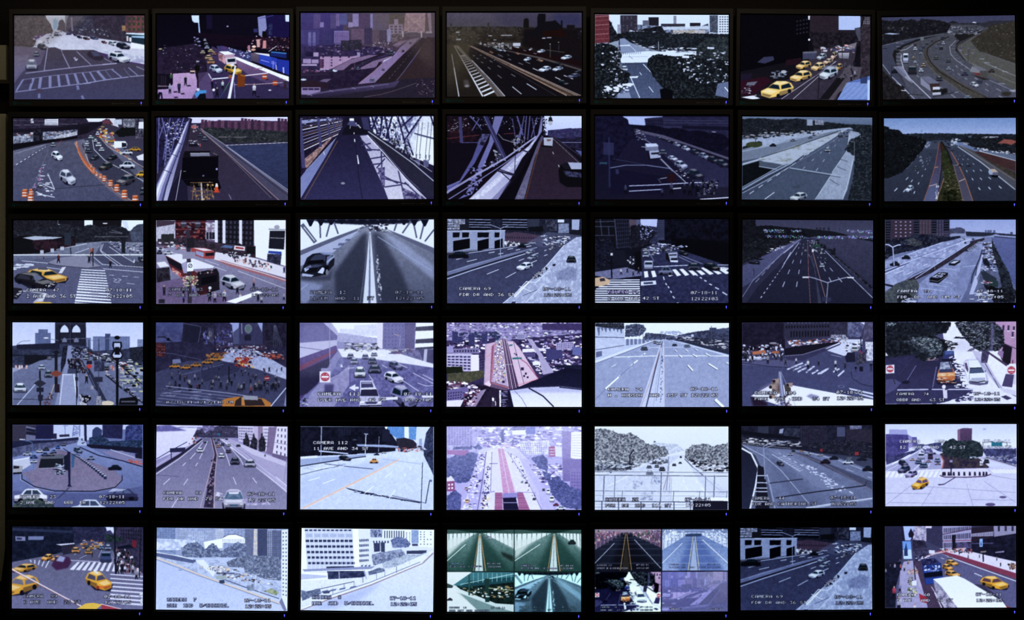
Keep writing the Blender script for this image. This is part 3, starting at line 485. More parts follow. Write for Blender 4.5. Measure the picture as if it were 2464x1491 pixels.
# right carriageway,lane lines and queue
p('3c3c52',610,1000,700,970,800,1080,1040,1330,1040,1455,960,1455,640,1170,590,1060); l('c8a89c',1.4,585,1040,650,1190,830,1380,960,1455); l('ccd',1.6,668,1010,680,1080,760,1160,1040,1310); l('c8a89c',1.4,720,990,780,1060,940,1150,1040,1210); l('c09890',2,540,1030,580,1120,750,1335); p('dde',600,1020,615,1010,640,1180,625,1170,a=.3)
sp('c86a48 ddb a53',(745,1010,770,1010,960,1160,920,1150),40,14,8); p('6c6274',545,1020,585,1030,640,1180,700,1260,830,1385,950,1455,900,1455,745,1335,600,1180)
for i in range(30):
    f = i / 29; x,y = 552 + 30 * f + 95 * f * f,1028 + 215 * f; k = 6 + 8 * f
    p('b85c38',x - k * .7,y - k,x + k * .7,y - k,x + k * .8,y + k,x - k * .8,y + k); l('dcc8c4',1.4,x - k * .7,y,x + k * .7,y)
sp('b84 c93 ccd 546 a44',(720,900,820,960,830,1020,700,990),40,24,12)
for x,y,w,h,c in ((705,965,30,30,'ccd'),(655,990,36,26,'bbc'),(630,1030,36,30,'aab'),(625,1048,40,24,'99a'),(690,1015,34,26,'ccd'),(712,1045,46,36,'ccd'),(735,1080,44,32,'bbc'),(640,1090,54,36,'334'),(685,1140,70,42,'2c2c38'),(812,1138,80,46,'201f28'),(765,1200,110,66,'34302f'),(910,1300,160,90,'4a4450'),(1030,1380,40,60,'334')): car(x,y,-w if w > 60 else w,h,c,'q' if w > 60 else 'f')
car(805,1018,54,24,'c8963c','s'); p('e4e8fa',825,1020,905,1020,920,1040,915,1065,825,1070); p('223',880,1030,915,1035,915,1060,880,1065); car(920,1100,84,40,'ccd','s'); car(975,1077,90,34,'c89030','s'); p('d8d8ea',985,1130,1040,1110,1040,1160,1000,1155); car(920,1192,120,60,'c4c8dc','s'); car(1020,1258,70,50,'d8a030','s')
car(412,1125,88,76,'d8dcf0','q'); car(488,1280,128,124,'b0b4cc','q',g='3a4058'); car(384,1045,40,34,'889','f'); l('a44',1.4,420,1050,445,1010,a=.7); l('4b5',2,670,1000,678,990)
l('2a2a36',1.2,390,1365,560,1350,760,1335)
for x,y,k in ((700,1260,.55),(728,1275,.65),(755,1292,.8),(800,1325,.9),(845,1360,1),(900,1405,1.15),(978,1445,1.2),(180,1398,1.1),(222,1430,1.15),(226,1390,.9),(680,1225,.5),(660,1200,.45)):
    a,b = 17 * k,24 * k; e('803020',x,y + b * .9,a * 1.35,b * .22); p('b8542c',x - a,y - b,x + a,y - b,x + a * 1.2,y + b,x - a * 1.2,y + b); p('e4d8dc',x - a,y - b * .3,x + a,y - b * .3,x + a,y,x - a,y); p('e4d8dc',x - a,y + b * .4,x + a,y + b * .4,x + a * 1.1,y + b * .7,x - a * 1.1,y + b * .7); p('401c18',x + a * .4,y - b,x + a,y - b,x + a * 1.2,y + b,x + a * .5,y + b,a=.35); e('d88058',x,y - b,a,b * .2)
for a in ((345,1255,395,1370),(310,1330,395,1368),(270,1400,395,1425),(260,1385,330,1420)): l('c8cce0',2.4,*a)
sp('ccd 99a c6a 8ac',(300,1190,325,1190,270,1380,225,1380),36,16,6); sp('dde',(300,1250,370,1260,390,1425,260,1415),14,36,7)
for x,y in ((290,1352),(252,1372)): e('223',x,y,20,9); e('556',x,y,14,5)
end(soft=.4,grain=.04)

begin('b2',371,277,697,487,'2a2440','322c48')
F(0,0,820,496)
p('d4d0fa',1360,845,2090,840,2090,880,1360,890); p('46304c',1450,885,1600,870,2080,875,2080,960,1450,930,m='5c3c58',s=4,sx=.4)
for i in range(26): x = 1455 + i * 24; y = 852 + (i * 37) % 34 + (i < 5) * 12; p(('5c3a54','4a2e4c','6c4860','3c2844')[i % 4],x,y,x + 20,y,x + 20,945,x,945,n=.2,s=2); win('2c2038',(x,y + 4,x + 20,y + 4,x + 20,940,x,940),3,9,.4,.5,j=.3)
p('24242e',1470,920,1700,930,2085,950,2085,1025,1700,1035,1600,1030,1490,970,r=.8,m='383c40',s=4); l('a9a',1,1580,990,1780,992); l('ccd',1.6,1630,1050,2085,1030)
p('363d62',1620,1055,2085,1036,2085,1370,c2='303658',n=.1,s=3,sx=3)
p('382e40',1365,890,1440,930,1600,1060,2010,1440,1980,1450,1300,1450,1330,1100,c2='39314c',n=.05,s=5)
p('4e4a64',1450,935,1600,1030,2085,1370,2085,1450,2010,1445,1650,1110,c2='4a4660'); l('aab',1.6,1450,930,1610,1035,2085,1375); l('8a88a8',2.4,1640,1060,2085,1390); l('223',1.5,1620,1060,2085,1415); l('c09894',1.4,1460,945,1660,1120,2020,1450); l('778',1.2,1400,900,1610,1080,1960,1430)
# bridge truss and pipe
p('1e1a34',1130,850,1370,850,1330,1000,1130,1260,m='2c2850',s=5)
for a in ((1150,850,1140,1250),(1170,850,1240,1150),(1230,855,1180,1150),(1290,855,1240,1100),(1330,850,1280,1000),(1200,950,1300,860),(1190,880,1150,1000),(1210,1000,1190,1200)): l('6664a0',3,*a)
for i in range(8): l('8c8cb8',1.2,1190,1000 + i * 26,1240,1026 + i * 26); l('8c8cb8',1.2,1240,1000 + i * 26,1190,1026 + i * 26)
sp('ccd aac 55a 223',(1200,870,1360,860,1300,1020,1200,1080),60,12,12)
p('221e38',1370,850,1390,860,1330,1150,1320,1220,1180,1450,1360,1450,1340,1100)
p('5a568c',1345,880,1368,890,1335,1010,1300,1120,1210,1450,1128,1450,1130,1345,1200,1220,1270,1080,1320,950,c2='a8a8cc'); p('c0c0e0',1335,920,1350,925,1290,1060,1220,1220,1135,1390,1130,1370,1200,1220,1275,1090,a=.7,m='7a76a8',s=3); l('444068',2,1268,1080,1305,1100); l('444068',2,1300,1025,1330,1035); l('dde',1.4,1270,1450,1310,1230)
for c,o,k in (('3c3a66',0,1),('7472a4',-2,.82),('b4b2d8',-5,.45),('e4e2f8',-7,.16)):
    Q = ((1360,880,5),(1332,950,9),(1302,1035,13),(1262,1120,18),(1215,1225,24),(1172,1330,30),(1135,1450,36))
    for i in range(6): (x0,y0,w0),(x1,y1,w1) = Q[i:i + 2]; tl(c,w0 * k,w1 * k,x0 + o * w0 / 14,y0 - 2,x1 + o * w1 / 14,y1 + 2)
for x,y,w in ((1262,1120,26),(1300,1036,18),(1210,1236,34)): l('2c2a50',1.6,x - w,y - w * .4,x + w,y + w * .5)
for i in range(16): l('7472a4',.8,1140 + i * 12,860 + (i % 3) * 30,1170 + i * 10,940 + (i % 4) * 20)
# construction truck ahead
sp('99a 446 b66',(1370,900,1430,900,1430,960,1390,950),16,16,12); car(1448,975,34,30,'334'); car(1480,1003,46,36,'445'); sp('ccd 334 99a',(1365,1015,1430,1015,1430,1045,1365,1045),18,20,10); p('1c1828',1365,1040,1430,1040,1430,1060,1365,1060)
p('15131c',1335,1092,1520,1090,1515,1130,1580,1125,1578,1300,1310,1300,1325,1130); p('7a7a90',1375,1108,1515,1105,1518,1128,1378,1130); l('ccd',1.2,1375,1108,1515,1105); l('998',1.2,1540,1105,1570,1120); p('0c0a14',1320,1140,1575,1135,1575,1290,1312,1295); e('99c',1567,1222,8,8); l('ccc',1.2,1325,1238,1345,1238); e('669',1470,1270,8,6); p('0c0a14',1320,1300,1580,1300,1600,1360,1560,1380,1350,1340)
l('b8b0b8',4.6,1455,1325,1462,1447)
for a in ((1400,1335,1390,1445),(1405,1340,1420,1445),(1520,1330,1545,1440),(1500,1340,1500,1445),(1375,1320,1540,1318),(1380,1380,1540,1378),(1400,1410,1530,1410)): l('8a6848',2,*a)
sp('a87a50 443 c9a060',(1370,1315,1550,1315,1550,1440,1380,1440),30,16,14); p('d84a28',1556,1350,1576,1350,1582,1385,1550,1385); p('e8d8d8',1560,1325,1572,1325,1578,1350,1556,1350); p('c84020',1545,1383,1590,1383,1590,1391,1545,1391); l('aab',1.4,1655,1405,1672,1440); e('a55',1447,1048,5,12)
end(soft=.4,grain=.04)

begin('b3',719,273,1048,483,'1c1830','2a2446')
F(710,268,1410,493)
p('2a2040',40,40,420,40,390,200,40,560,m='1a162c',s=5)
for i in range(16): l(('8a88b4','5a4038','e4e0f4','2a2038')[i % 4],1 + (i % 3) * .7,45,130 + i * 15,400,64 + i * 8)
p('7a5a5c',60,470,80,400,330,200,300,240,100,480,m='a88',s=5); p('8c90c0',45,75,370,55,370,65,45,105); sp('ccd 445 223',(50,50,400,50,400,90,50,140),30,26,8)
for x in (60,205,280,325,365,390): w = 3 + (400 - x) / 60; l('454270',w,x - 20 if x < 100 else x - 8,55 + (400 - x) * .02,x + 12,60 + (400 - x) * 1.22)
p('6c72a4',45,560,90,500,385,180,420,150,340,250,45,740,c2='7c82b8'); l('aab',1,90,500,390,180); l('dde',2,240,340,250,365)
# roadway
p('201c38',400,130,450,85,500,80,560,140,620,190,800,745,60,745,c2='35325c',n=.06,s=4); p('4c4a74',440,110,465,78,500,78,540,140); p('f0f0ff',462,58,498,58,500,80,460,80)
p('14121e',410,150,440,120,560,130,640,190,400,200,a=.8); l('7a5a48',2,360,250,80,740); sp('dde',(510,90,550,130,560,145,520,110),10,10,10); l('ccd',1.6,470,120,465,145)
for a in ((500,178,500,192,2),(503,233,507,258,2.5),(525,370,537,445,4)): tl('e4e4f4',a[4],a[4] * 1.2,*a[:4])
l('16142a',1.4,510,280,520,340,540,560,570,740); e('889',405,608,18,10)
# sun patches through the truss
p('a8a2c6',550,205,620,200,760,380,1100,740,790,745,750,640,690,510,640,400,590,290,c2='c8c4e0',n=.08,s=3)
for a in ((560,240,650,330),(600,320,760,330),(640,270,560,290),(640,400,760,380),(730,340,740,640),(700,520,870,610),(690,480,760,400),(720,560,960,620),(870,480,930,745),(760,640,900,620),(930,600,1080,740),(640,330,600,330),(650,450,740,440)): l('3c3864',4,*a)
p('34305a',900,640,1080,720,1100,745,920,745,m='8c84ac',s=4); p('3c3864',700,480,760,470,760,640,740,640,m='7c74a0',s=4)
l('eef',2.4,610,200,760,360,930,560,1110,740); l('8884a8',1.4,640,210,960,570,1120,720)
p('e8ecff',1040,40,1180,40,1180,460,980,380,960,260); p('8a90b8',1080,40,1180,40,1180,200,1000,180,m='dde',s=4); p('44486c',1010,180,1180,220,1180,240,1010,200); sp('ccd 99b 556',(1060,70,1180,80,1180,170,1040,150),30,26,9)
p('d4daf8',640,45,1060,42,1000,400,860,300,640,165,m='6a6c98',s=5); p('e8ecff',1080,40,1180,40,1180,460,980,380,960,260,a=.7); l('44486c',4,1010,185,1180,232); p('3a3860',560,50,640,50,640,160,580,150); sp('f4f8ff dde 446 224 1a1838',(620,50,900,50,940,330,640,180),170,16,22)
for a in ((620,45,640,150),(650,45,700,190),(690,45,650,160),(740,45,720,200),(760,45,800,240),(820,45,770,230),(870,45,970,410),(1070,40,930,240),(900,45,960,180),(950,230,1000,370),(1000,40,900,130),(1150,40,1175,120)): l('26224a',5,*a)
for i in range(7): l('aab',1,880 + i * 10,50 + i * 30,900 + i * 10,80 + i * 30); l('99b',1,1050 - i * 17,60 + i * 28,1060 - i * 17,80 + i * 28)
for x,y in ((1030,380),(1060,380),(1110,390),(1140,390)): l('445',1.5,x + 20,90,x - 8,y); l('778',4,x,y - 20,x - 4,y + 20)
for x in (1035,1110): p('5a5a80',x - 25,410,x + 25,410,x + 20,470,x - 20,470)
p('2a2838',610,170,640,160,820,290,1000,430,1175,580,1175,720,1110,720,930,520,c2='2c2a44',n=.05); l('bcc0dc',2.4,620,170,820,310,1000,440,1175,590); l('223',3,970,370,1040,460,1175,540); l('ccd',1.4,960,300,1060,380,1175,450); sp('334 99a 223',(800,220,960,280,1000,420,850,310),40,20,22); l('dde',1.2,980,400,1100,470,1160,510)
end(soft=.4,grain=.04)

begin('b4',1071,273,1404,483,'120e1c','16101e')
F(710,268,1410,493)
p('ccd4fa',2110,38,2430,38,2430,200,2110,200,c2='b8bcf0'); p('44406c',2140,160,2250,150,2340,145,2430,140,2430,260,2140,210,m='2e2a50',s=4); p('35305c',2250,150,2340,140,2350,180,2250,180); p('1e1a30',2200,230,2430,215,2430,330,2300,300,m='2c2848',s=4); l('99c',1.4,2260,262,2430,262); p('54588c',2370,325,2430,335,2430,380)
p('2c2230',2080,220,2200,215,2430,440,2430,745,1950,745,c2='33253a',n=.05,s=4); l('1c1626',4,2190,220,2430,400); l('4a4468',1.6,2190,216,2430,385); l('889',1.2,2185,230,2410,440)
p('4c4668',2090,200,2105,215,2030,400,1940,745,1850,745,1980,430,2060,260,c2='74708c',m='5a5478',s=4); l('7a4c30',1.8,2085,250,2040,400,1950,745)
# red beams,posts behind
p('2a1622',1285,40,1450,40,1560,250,1285,270,m='160f1c',s=5); l('6a3038',2,1285,230,1560,200); l('6a3038',2,1770,190,1860,185); l('5a2a34',1.4,1285,160,1400,180); sp('667 99a 433',(1290,70,1460,60,1450,160,1290,180),34,16,8)
p('423e6c',1385,45,1410,45,1425,265,1395,265); l('56528a',2,1410,265,1560,262); sp('dde ccd 557',(1420,50,2100,50,2000,150,1420,140),50,8,10)
for a in ((1480,40,1570,130,3),(1490,40,1600,180,2),(1880,40,1930,200,4),(1960,40,1940,260,3),(1990,40,1970,240,3),(1940,40,1900,260,3),(2010,60,2030,220,2),(2050,50,2000,220,3),(1840,60,1870,240,2),(1920,150,1880,270,6),(2090,40,2060,200,3),(1560,60,1500,160,3)): l('5c5a90',a[4],*a[:4])
# the big crossing girders and the pipe
p('4e4c84',1580,190,1650,190,1520,440,1400,600,1290,700,1285,630,1390,590,1500,400,c2='5c5a98'); p('5a5888',1580,190,1650,190,1600,290,1540,280,m='1e1a30',s=5)
p('6e6ca0',1690,40,1765,40,1700,220,1600,460,1500,700,1380,745,1450,690,1560,440,1640,260,c2='6a68a8'); p('35325c',1590,40,1630,40,1800,400,1750,400); l('7876a8',1.4,1600,40,1770,390); sp('7c7ab0 1a1628',(1490,480,1600,460,1560,640,1440,720),40,30,22); sp('8c8ab8 201c34',(1600,430,1780,380,1700,460,1600,500),24,34,16); sp('99a 446',(1680,320,1720,340,1790,420,1700,410),20,20,14)
p('14101c',1560,160,1640,150,1660,180,1560,185); l('99a',1.6,1720,190,1760,235,1840,260); sp('778 445 99a',(1830,200,1960,200,1940,330,1850,340),40,16,20)
l('8c8abc',4,1285,690,1500,560,1780,400,2040,215); l('b8b8dc',1.4,1285,678,1500,550,1780,393,2040,208); l('7a78ac',3,1300,745,1500,620,1760,450,1900,350); l('6a689c',3,1285,640,1390,590)
p('0e0b16',1880,560,2060,260,1990,440,1860,745,1720,745); p('7472a4',2090,60,2098,60,2090,170,2040,250,1960,330,1850,530,1720,745,1470,745,1560,660,1720,500,1840,400,1980,290,2060,190,c2='b4b2d8'); p('d8d8f4',2050,220,1960,315,1860,420,1740,530,1560,690,1480,745,1560,745,1760,570,1900,420,2000,310,a=.85,m='b0aed4',s=4); p('5c5a8c',1830,590,1720,745,1660,745,1800,600,a=.6)
for a in ((1710,500,1850,540,5),(1730,490,1850,530,3),(1925,325,1985,350,4),(1740,510,1830,590,3)): l('2a2644',a[4],*a[:4])
l('221e34',2,1868,340,1858,545); l('1a1628',2,1960,500,1900,620)
l('1c1828',4,2110,60,2118,210); sp('c4ccf0 221e38',(2100,50,2130,50,2130,180,2104,190),30,14,12); l('16141c',2,2163,38,2163,55); p('1c1a24',2150,50,2175,50,2182,85,2145,85); e('aab',2163,97,17,22); l('222',2,2143,80,2184,80)
p('a4a8c0',2105,222,2185,222,2180,295,2108,290); p('7a5458',2130,235,2170,235,2165,250,2135,252); p('14101c',2085,285,2180,292,2175,305,2090,300); l('ccd',1.6,2182,342,2190,362); l('dde',1.8,2230,452,2238,470)
p('100e16',2230,500,2250,450,2330,430,2430,440,2430,640,2300,640,2240,600); p('a0a4c8',2310,430,2430,435,2430,490,2340,490); p('1a1826',2250,450,2300,430,2340,490,2290,490); l('55587c',2,2280,520,2430,540); p('24223a',2270,500,2430,520,2430,560,2300,550,m='446',s=4)
end(soft=.4,grain=.04)

begin('b5',1428,275,1757,483,'14122a','1a1830')
F(1420,268,2120,493)
p('a4b0e8',275,40,620,40,480,120,340,110,290,95); p('12102a',40,40,275,40,320,70,330,120,400,180,420,240,250,420,40,480,m='1c1a38',s=6,r=.7)
p('2c2a4c',460,60,530,52,625,45,1175,45,1175,330,900,230,600,160,470,120,m='24223f',s=5,sx=3)
for y in (75,95,130): l('403e62',2,620,y,1175,y + 5)
p('17152e',780,120,1175,130,1175,160,780,145); l('ccd',1.6,1030,172,1065,175); win('17152e',(470,70,620,62,620,120,470,115),9,2,.5,.6)
for a in ((500,150,100,36),(560,165,80,40),(720,200,130,60),(900,230,140,70),(1050,260,130,80),(620,180,80,40)): e('121026',a[0],a[1],a[2],a[3],n=.3,s=4)
p('2a2848',420,150,470,180,1175,480,1175,640,900,640,480,250,380,200,c2='2e2c4e',n=.06,s=5); p('55506c',430,160,620,200,1175,390,1175,410,800,280,470,190); l('8a88ac',2,460,235,560,300); p('1e1b38',350,230,480,250,900,600,330,600,170,480,c2='1a1832'); p('161430',170,480,700,560,600,700,170,700)
sp('bbd 556 8888b0 223',(370,140,440,160,480,240,400,240),40,22,9)
for i in range(8): f = i / 7; car(580 + f * 540,215 + f * 225,50 + 70 * f,26 + 50 * f,('4c4c6e','2c2c46','7c80a4','a0a4c8','22223a','6c7094','1c1c30','24243c')[i],'q')
p('6c7090',465,275,575,278,580,340,470,330); p('b8c0e4',465,272,560,270,580,295,480,302); p('9aa0c4',500,335,590,330,600,390,510,400); p('223',515,350,580,345,578,362,518,365); p('12101e',480,340,510,400,600,400,500,412)
car(615,345,80,50,'3c3c58','f'); car(700,395,90,46,'b8bce0','q'); car(770,450,120,80,'9094bc','q'); car(890,530,160,100,'20203a','q')
l('c4c8e8',1.8,600,400,690,490,810,600); l('99a',1.4,590,400,700,510); sp('ccd',(700,490,840,480,850,560,760,560),12,26,6); l('ccd',1.6,435,298,470,302)
l('8088b0',2.2,170,478,300,455,480,455,690,485); l('44486c',1.2,190,400,460,450); l('2c2c54',5,160,220,165,640); p('34345c',110,260,200,265,200,370,110,365,a=.8); p('2a4a60',80,430,145,430,145,445,80,445); p('2a1420',650,530,720,525,720,600,660,600); p('303056',215,490,240,490,245,530,218,530)
l('aeb4d8',2.6,330,630,600,620); l('b8bce0',2.6,600,618,830,605); l('aeb4d8',2.6,330,675,600,660); l('ccd',3,690,655,770,648); l('c8cce8',2.6,850,603,1080,600); l('ccd',3,1010,625,1080,625); l('d4d8f4',3,930,745,1175,728); l('aab',2,590,570,650,560); l('778',1.4,575,570,600,605)
for x,y,h in ((690,700,100),(800,700,90),(845,715,110),(910,715,110),(1000,670,90),(1050,660,90),(610,720,70),(870,660,80),(960,660,70),(300,700,80),(1030,640,70)): man(x,y,h,R.choice(['223','112','223','446','334']),'0c0c18','446')
p('2c2a40',940,660,1175,620,1175,720,900,730,a=.5); sp('446 223 667 0c0c18',(900,590,1080,580,1090,690,900,720),40,20,20)
end(soft=.7,grain=.03)

begin('b6',1781,275,2103,486,'5c6680','3c445c')
F(1420,268,2120,493)
p('6a7896',1280,35,2390,50,2390,110,1280,90,c2='5c6a88'); p('181c26',1280,65,1420,55,1600,70,1750,60,1860,75,2200,110,2390,115,2390,180,1900,160,1700,190,1450,200,1280,220,r=.8,m='262c36',s=4)
p('8c96b0',1835,68,1885,68,1885,120,1835,120); p('98a2bc',1905,72,1980,78,1980,115,1905,112,m='667',s=3)
p('98a4c4',1280,240,1500,210,1700,190,1900,165,2200,135,2230,150,2000,240,1500,320,1280,340,n=.08,s=4); p('1c2028',1300,190,1450,180,1460,215,1300,230,m='667',s=4); sp('1c2028 99a',(1290,190,1900,150,1900,190,1290,240),60,40,12)
p('6f7992',1280,320,1520,290,1700,235,2000,180,2150,150,2000,220,1700,310,1450,390,1280,420); p('242a30',1290,300,1290,320,1440,285,1460,262,1430,250); e('3c442e',1390,280,70,24); l('98a4c0',2.4,1280,340,1520,290,1900,195)
p('a4aec8',1420,400,1700,300,2000,210,2150,160,2020,260,1700,440,1560,470,m='7c8078',s=4,sx=3,k=.35); l('2a3038',1.8,1450,390,1700,310,2100,170)
p('505a74',1290,745,1600,560,1900,330,2180,150,2230,150,2190,340,2050,510,1920,745,c2='465068',n=.05,s=6); p('8e98b4',2190,160,2290,180,2240,380,2180,660,2140,745,1910,745,2060,500,2180,330,n=.08,s=4)
p('10141c',1290,460,1430,420,1560,480,1500,520,1290,640,n=.2); p('4a5468',1430,420,1660,450,1600,500,1430,470); l('99a4c0',1.6,1430,410,1660,455); l('a4b0cc',2,1430,465,1580,490); p('a4aec8',1290,440,1430,400,1430,415,1290,455)
l('98a4c4',3,1290,660,1500,540,1700,440,1820,360); l('1c222c',2,1290,680,1520,550,1700,455,1810,370); l('a4b0cc',1.6,1290,640,1560,490,1760,390); l('8c98b4',2.4,1290,690,1500,580,1720,450)
l('99a5c0',3,1690,478,2150,550); l('2c3440',1.2,1690,488,2120,558); l('7a86a4',1,1700,465,1900,350,2180,170); l('c0ccdc',1.4,2200,200,2170,340,2050,515); l('c0ccdc',1.4,2030,555,1905,745); l('c0ccdc',1.6,2230,400,2190,580,2140,745)
for a in ((2110,400,2180,425),(2090,465,2165,500),(2030,575,2110,625)): l('3c4458',1.4,*a)
dash('b8c0d8',1.4,2.4,1900,325,1310,725,9,.5,1.2); dash('aab4d0',1.2,2,2110,240,1870,560,5,.3,1.3); dash('aab4d0',1,1.8,2100,220,1740,540,6,.25,1.4); l('c0c8e0',2.4,1480,742,1560,685)
p('1a1f28',2230,110,2390,120,2390,750,2180,750,2230,560,2240,380,2160,330,2200,240,2290,200,r=1.2,m='343c48',s=4,k=.42)
car(2012,322,56,40,'8c94a8','f'); car(1548,284,60,28,'181c26','s'); car(1718,242,50,22,'889','s'); car(1865,220,40,18,'667','s'); car(2120,208,40,26,'334','v'); sp('223 778',(2100,160,2220,150,2180,220,2100,220),18,20,8); sp('223 99a',(1880,170,2030,150,2030,200,1880,210),12,26,8); car(1765,720,-160,80,'a4acc0','q'); p('3a4254',1700,640,1780,630,1760,650,1720,650,b=2)
l('99a',1.2,2240,420,2238,260,2190,248); l('99a',1,2290,220,2288,190,2250,178); l('889',1,1500,190,1495,158,1465,152); l('889',1,1615,190,1615,155,1650,150); l('334',1.4,1402,235,1402,290)
end(soft=.6,grain=.05,gain=.97)

begin('b7',2123,280,2451,488,'8094c4','2c2c3c')
F(2110,268,2464,493)
p('6c84b8',100,100,2230,100,2230,370,100,370,c2='94a4d4',n=.02); e('7888b4',715,310,22,18,b=1)
p('262c38',400,360,620,350,960,350,1400,350,1600,360,2220,360,2220,560,1200,480,600,480,r=.8,m='1a1f28',s=4); p('15171e',1480,370,1700,355,1800,380,2010,400,2220,420,2220,700,1900,640,1540,570,1350,480,r=1,m='20242c',s=4); p('8c98b0',1260,345,1400,350,1400,362,1260,360); p('4a5468',1455,390,1510,380,1510,415,1460,420); sp('778 aab',(1650,400,2000,390,2000,420,1650,420),12,60,12)
p('8a4c48',1920,510,2030,440,2150,450,2220,470,2220,490,2150,535,2050,510)
p('3a4054',900,460,1120,455,1600,700,2210,1240,2210,1430,100,1430,100,1090,500,900,760,560,c2='2c3042',n=.05,s=5); p('485066',760,500,1100,460,1300,560,1200,600,740,600,a=.5)
p('5c6680',1600,600,1700,600,2210,690,2210,790,1640,640); l('c8cce0',1.6,1630,630,2210,785); p('442c30',1540,640,1640,640,2210,790,2210,960,1800,800,n=.1,s=4); p('34302c',1480,600,1560,640,1800,790,2210,970,2210,1080,1760,830,m='463e38',s=4); p('4c4c58',1300,540,1480,600,2210,1080,2210,1240,1640,800); l('b4bcd4',2.4,1290,560,1660,810,2205,1245); l('7c7470',1.6,1320,540,1800,840,2205,1100)
sp('ccd 99a 223',(1540,570,2210,650,2210,690,1580,620),40,50,20); sp('8c98b8 ccd',(1180,430,1330,430,1300,540,1180,540),30,40,14); sp('aab 778',(1360,470,1460,500,1440,540,1380,520),12,50,12); p('8c98b8',780,500,870,500,820,580,760,575,m='445',s=3)
p('0d0f15',100,240,150,240,240,290,320,285,380,330,430,370,640,400,800,470,760,560,700,640,560,820,400,970,200,1060,100,1080,r=1.4,m='161a20',s=5)
# verge between two carriageways
p('3c3048',1000,500,1020,560,1030,800,1000,1180,950,1430,740,1430,860,1100,950,700,c2='54587c'); p('54587c',830,1190,975,1150,950,1430,745,1430); p('3c3a4e',1040,500,1200,640,1400,1080,1530,1430,1380,1430,1220,860,c2='4c4a60')
p('24281a',1010,490,1040,500,1180,780,1300,1160,1380,1430,950,1430,1060,1060,1030,800,m='3a3626',s=3,sx=2); p('40241c',1000,500,1040,500,1070,600,1020,620,a=.8); sp('7c7458 5c5840 948a70',(1040,900,1230,900,1380,1420,1020,1420),60,50,8); sp('0f120c 1a200e',(1080,1250,1250,1230,1280,1430,1040,1430),30,60,40); sp('26321c 2e3a22',(1060,640,1140,640,1240,1100,1060,1100),30,50,30)
l('8c5444',2,995,500,930,860,830,1190,745,1425); l('a06450',2.4,1180,640,1290,820,1410,1080,1530,1425); l('14181c',4,1030,480,1130,640,1200,830); l('b09a94',2.4,835,1190,960,1155); l('b09a94',2.4,1310,1115,1405,1075); l('b09060',2,920,895,975,885); l('987',1.6,1240,860,1300,850); l('1c2024',3,1020,700,1030,900,990,1180); l('8c6458',2.4,1070,1060,950,1425); sp('ccd',(950,1190,990,1190,970,1400,930,1400),14,14,40); l('8a6a60',1.4,1220,850,1300,1130,1375,1430); l('6c607c',1.2,1020,660,1020,850,990,1100)
D = lambda *a: dash('b8c4e0',.8,3,*a)
for k in range(3):
    D(870 - k * 20,720,(530,320,120)[k],(1430,1420,1430)[k],8 - k,.25,1.9)
    D(1240 + k * 60,680,(1740,1930,2130)[k],(1380,1370,1350)[k],7,.25,1.8)
car(520,1230,-140,120,'b4bcd4','q'); car(705,785,60,40,'a4acc4','f'); car(697,730,50,36,'8c94ac','f'); car(620,900,75,60,'2c3434','f'); car(858,668,40,28,'222','f'); car(1330,852,60,40,'14161c','f'); car(1465,858,70,36,'1c1a24','f'); car(1200,623,45,24,'14161c','f'); sp('14161c',(1070,470,1130,480,1190,600,1110,580),8,34,18); car(930,485,50,30,'22283a')
p('8c98b8',1775,960,1790,920,1850,970,1840,1030,1790,1000); p('b09a90',1790,920,1880,918,1940,970,1850,970); p('5c5c74',1850,970,1940,965,1930,1030,1845,1035); p('0c0e14',1800,1010,1940,1020,1920,1055,1850,1050)
end(soft=.7,grain=.04,gain=1.0)
begin('c1',28,525,349,734,'23222e','5c5e7a')
F(10,515,710,745)
p('e4ecff',450,50,1180,50,1180,150,1040,140,760,110,450,90); p('1a1924',75,50,458,50,458,85,680,95,680,50,76,50,75,300); p('1c1a26',75,50,455,50,460,200,75,200,m='2a2834',s=4); p('1e1c28',525,50,678,50,680,110,530,110,n=.2); p('1a1820',750,50,995,50,990,120,750,120); e('dde',855,78,22,5)
p('1c1d28',75,130,300,110,520,80,640,100,740,90,830,110,940,90,1030,120,1060,150,1040,240,600,240,75,280,r=1,m='2d2e3a',s=5); p('3a4054',1060,150,1120,90,1180,80,1180,240,1080,230,r=.7,m='4c5268',s=4); p('c4cce8',995,55,1040,60,1060,130,1020,110,a=.8)
p('7a7e98',75,330,600,250,830,230,1180,240,1180,400,75,420,c2='5c607c',n=.1)
p('15141c',75,200,160,180,600,190,600,270,340,330,75,340); p('a8aec8',155,200,260,185,500,195,420,210,250,220); p('3a2230',240,222,600,200,605,270,340,320,250,290,m='181620',s=8,sx=.5)
for x,y in ((320,325),(408,310),(492,295)): p('a8acc4',x - 16,y - 20,x + 14,y - 20,x + 14,y + 12,x - 16,y + 12)
sp('ccd 446 889 223',(880,230,1180,230,1180,330,940,330),50,30,12); p('2c3444',510,160,565,155,568,260,512,265); l('2c3444',3,560,260,568,385); p('20222e',990,110,1030,130,1025,330,995,330); p('4a5068',1080,150,1180,150,1180,215,1080,210,n=.2)
for a in ((890,150,1000,165),(910,135,1000,160),(765,190,1050,190)): l('889',1.3,*a)
p('4a4c68',760,360,820,260,830,240,880,240,1000,330,1120,430,1000,440,830,420); p('5a5c78',75,400,700,340,760,360,860,430,1180,460,1180,755,75,755,c2='55577a',n=.06,s=5)
for a in ((840,250,820,310,1000,435),(825,260,812,305,850,350,960,430),(890,275,1000,350,1100,410),(755,360,830,425,1180,450),(840,462,1180,490),(600,330,720,290),(150,395,370,415),(440,300,700,250),(600,350,680,340),(360,450,500,470)): l('ccd0ea',1.6,*a)
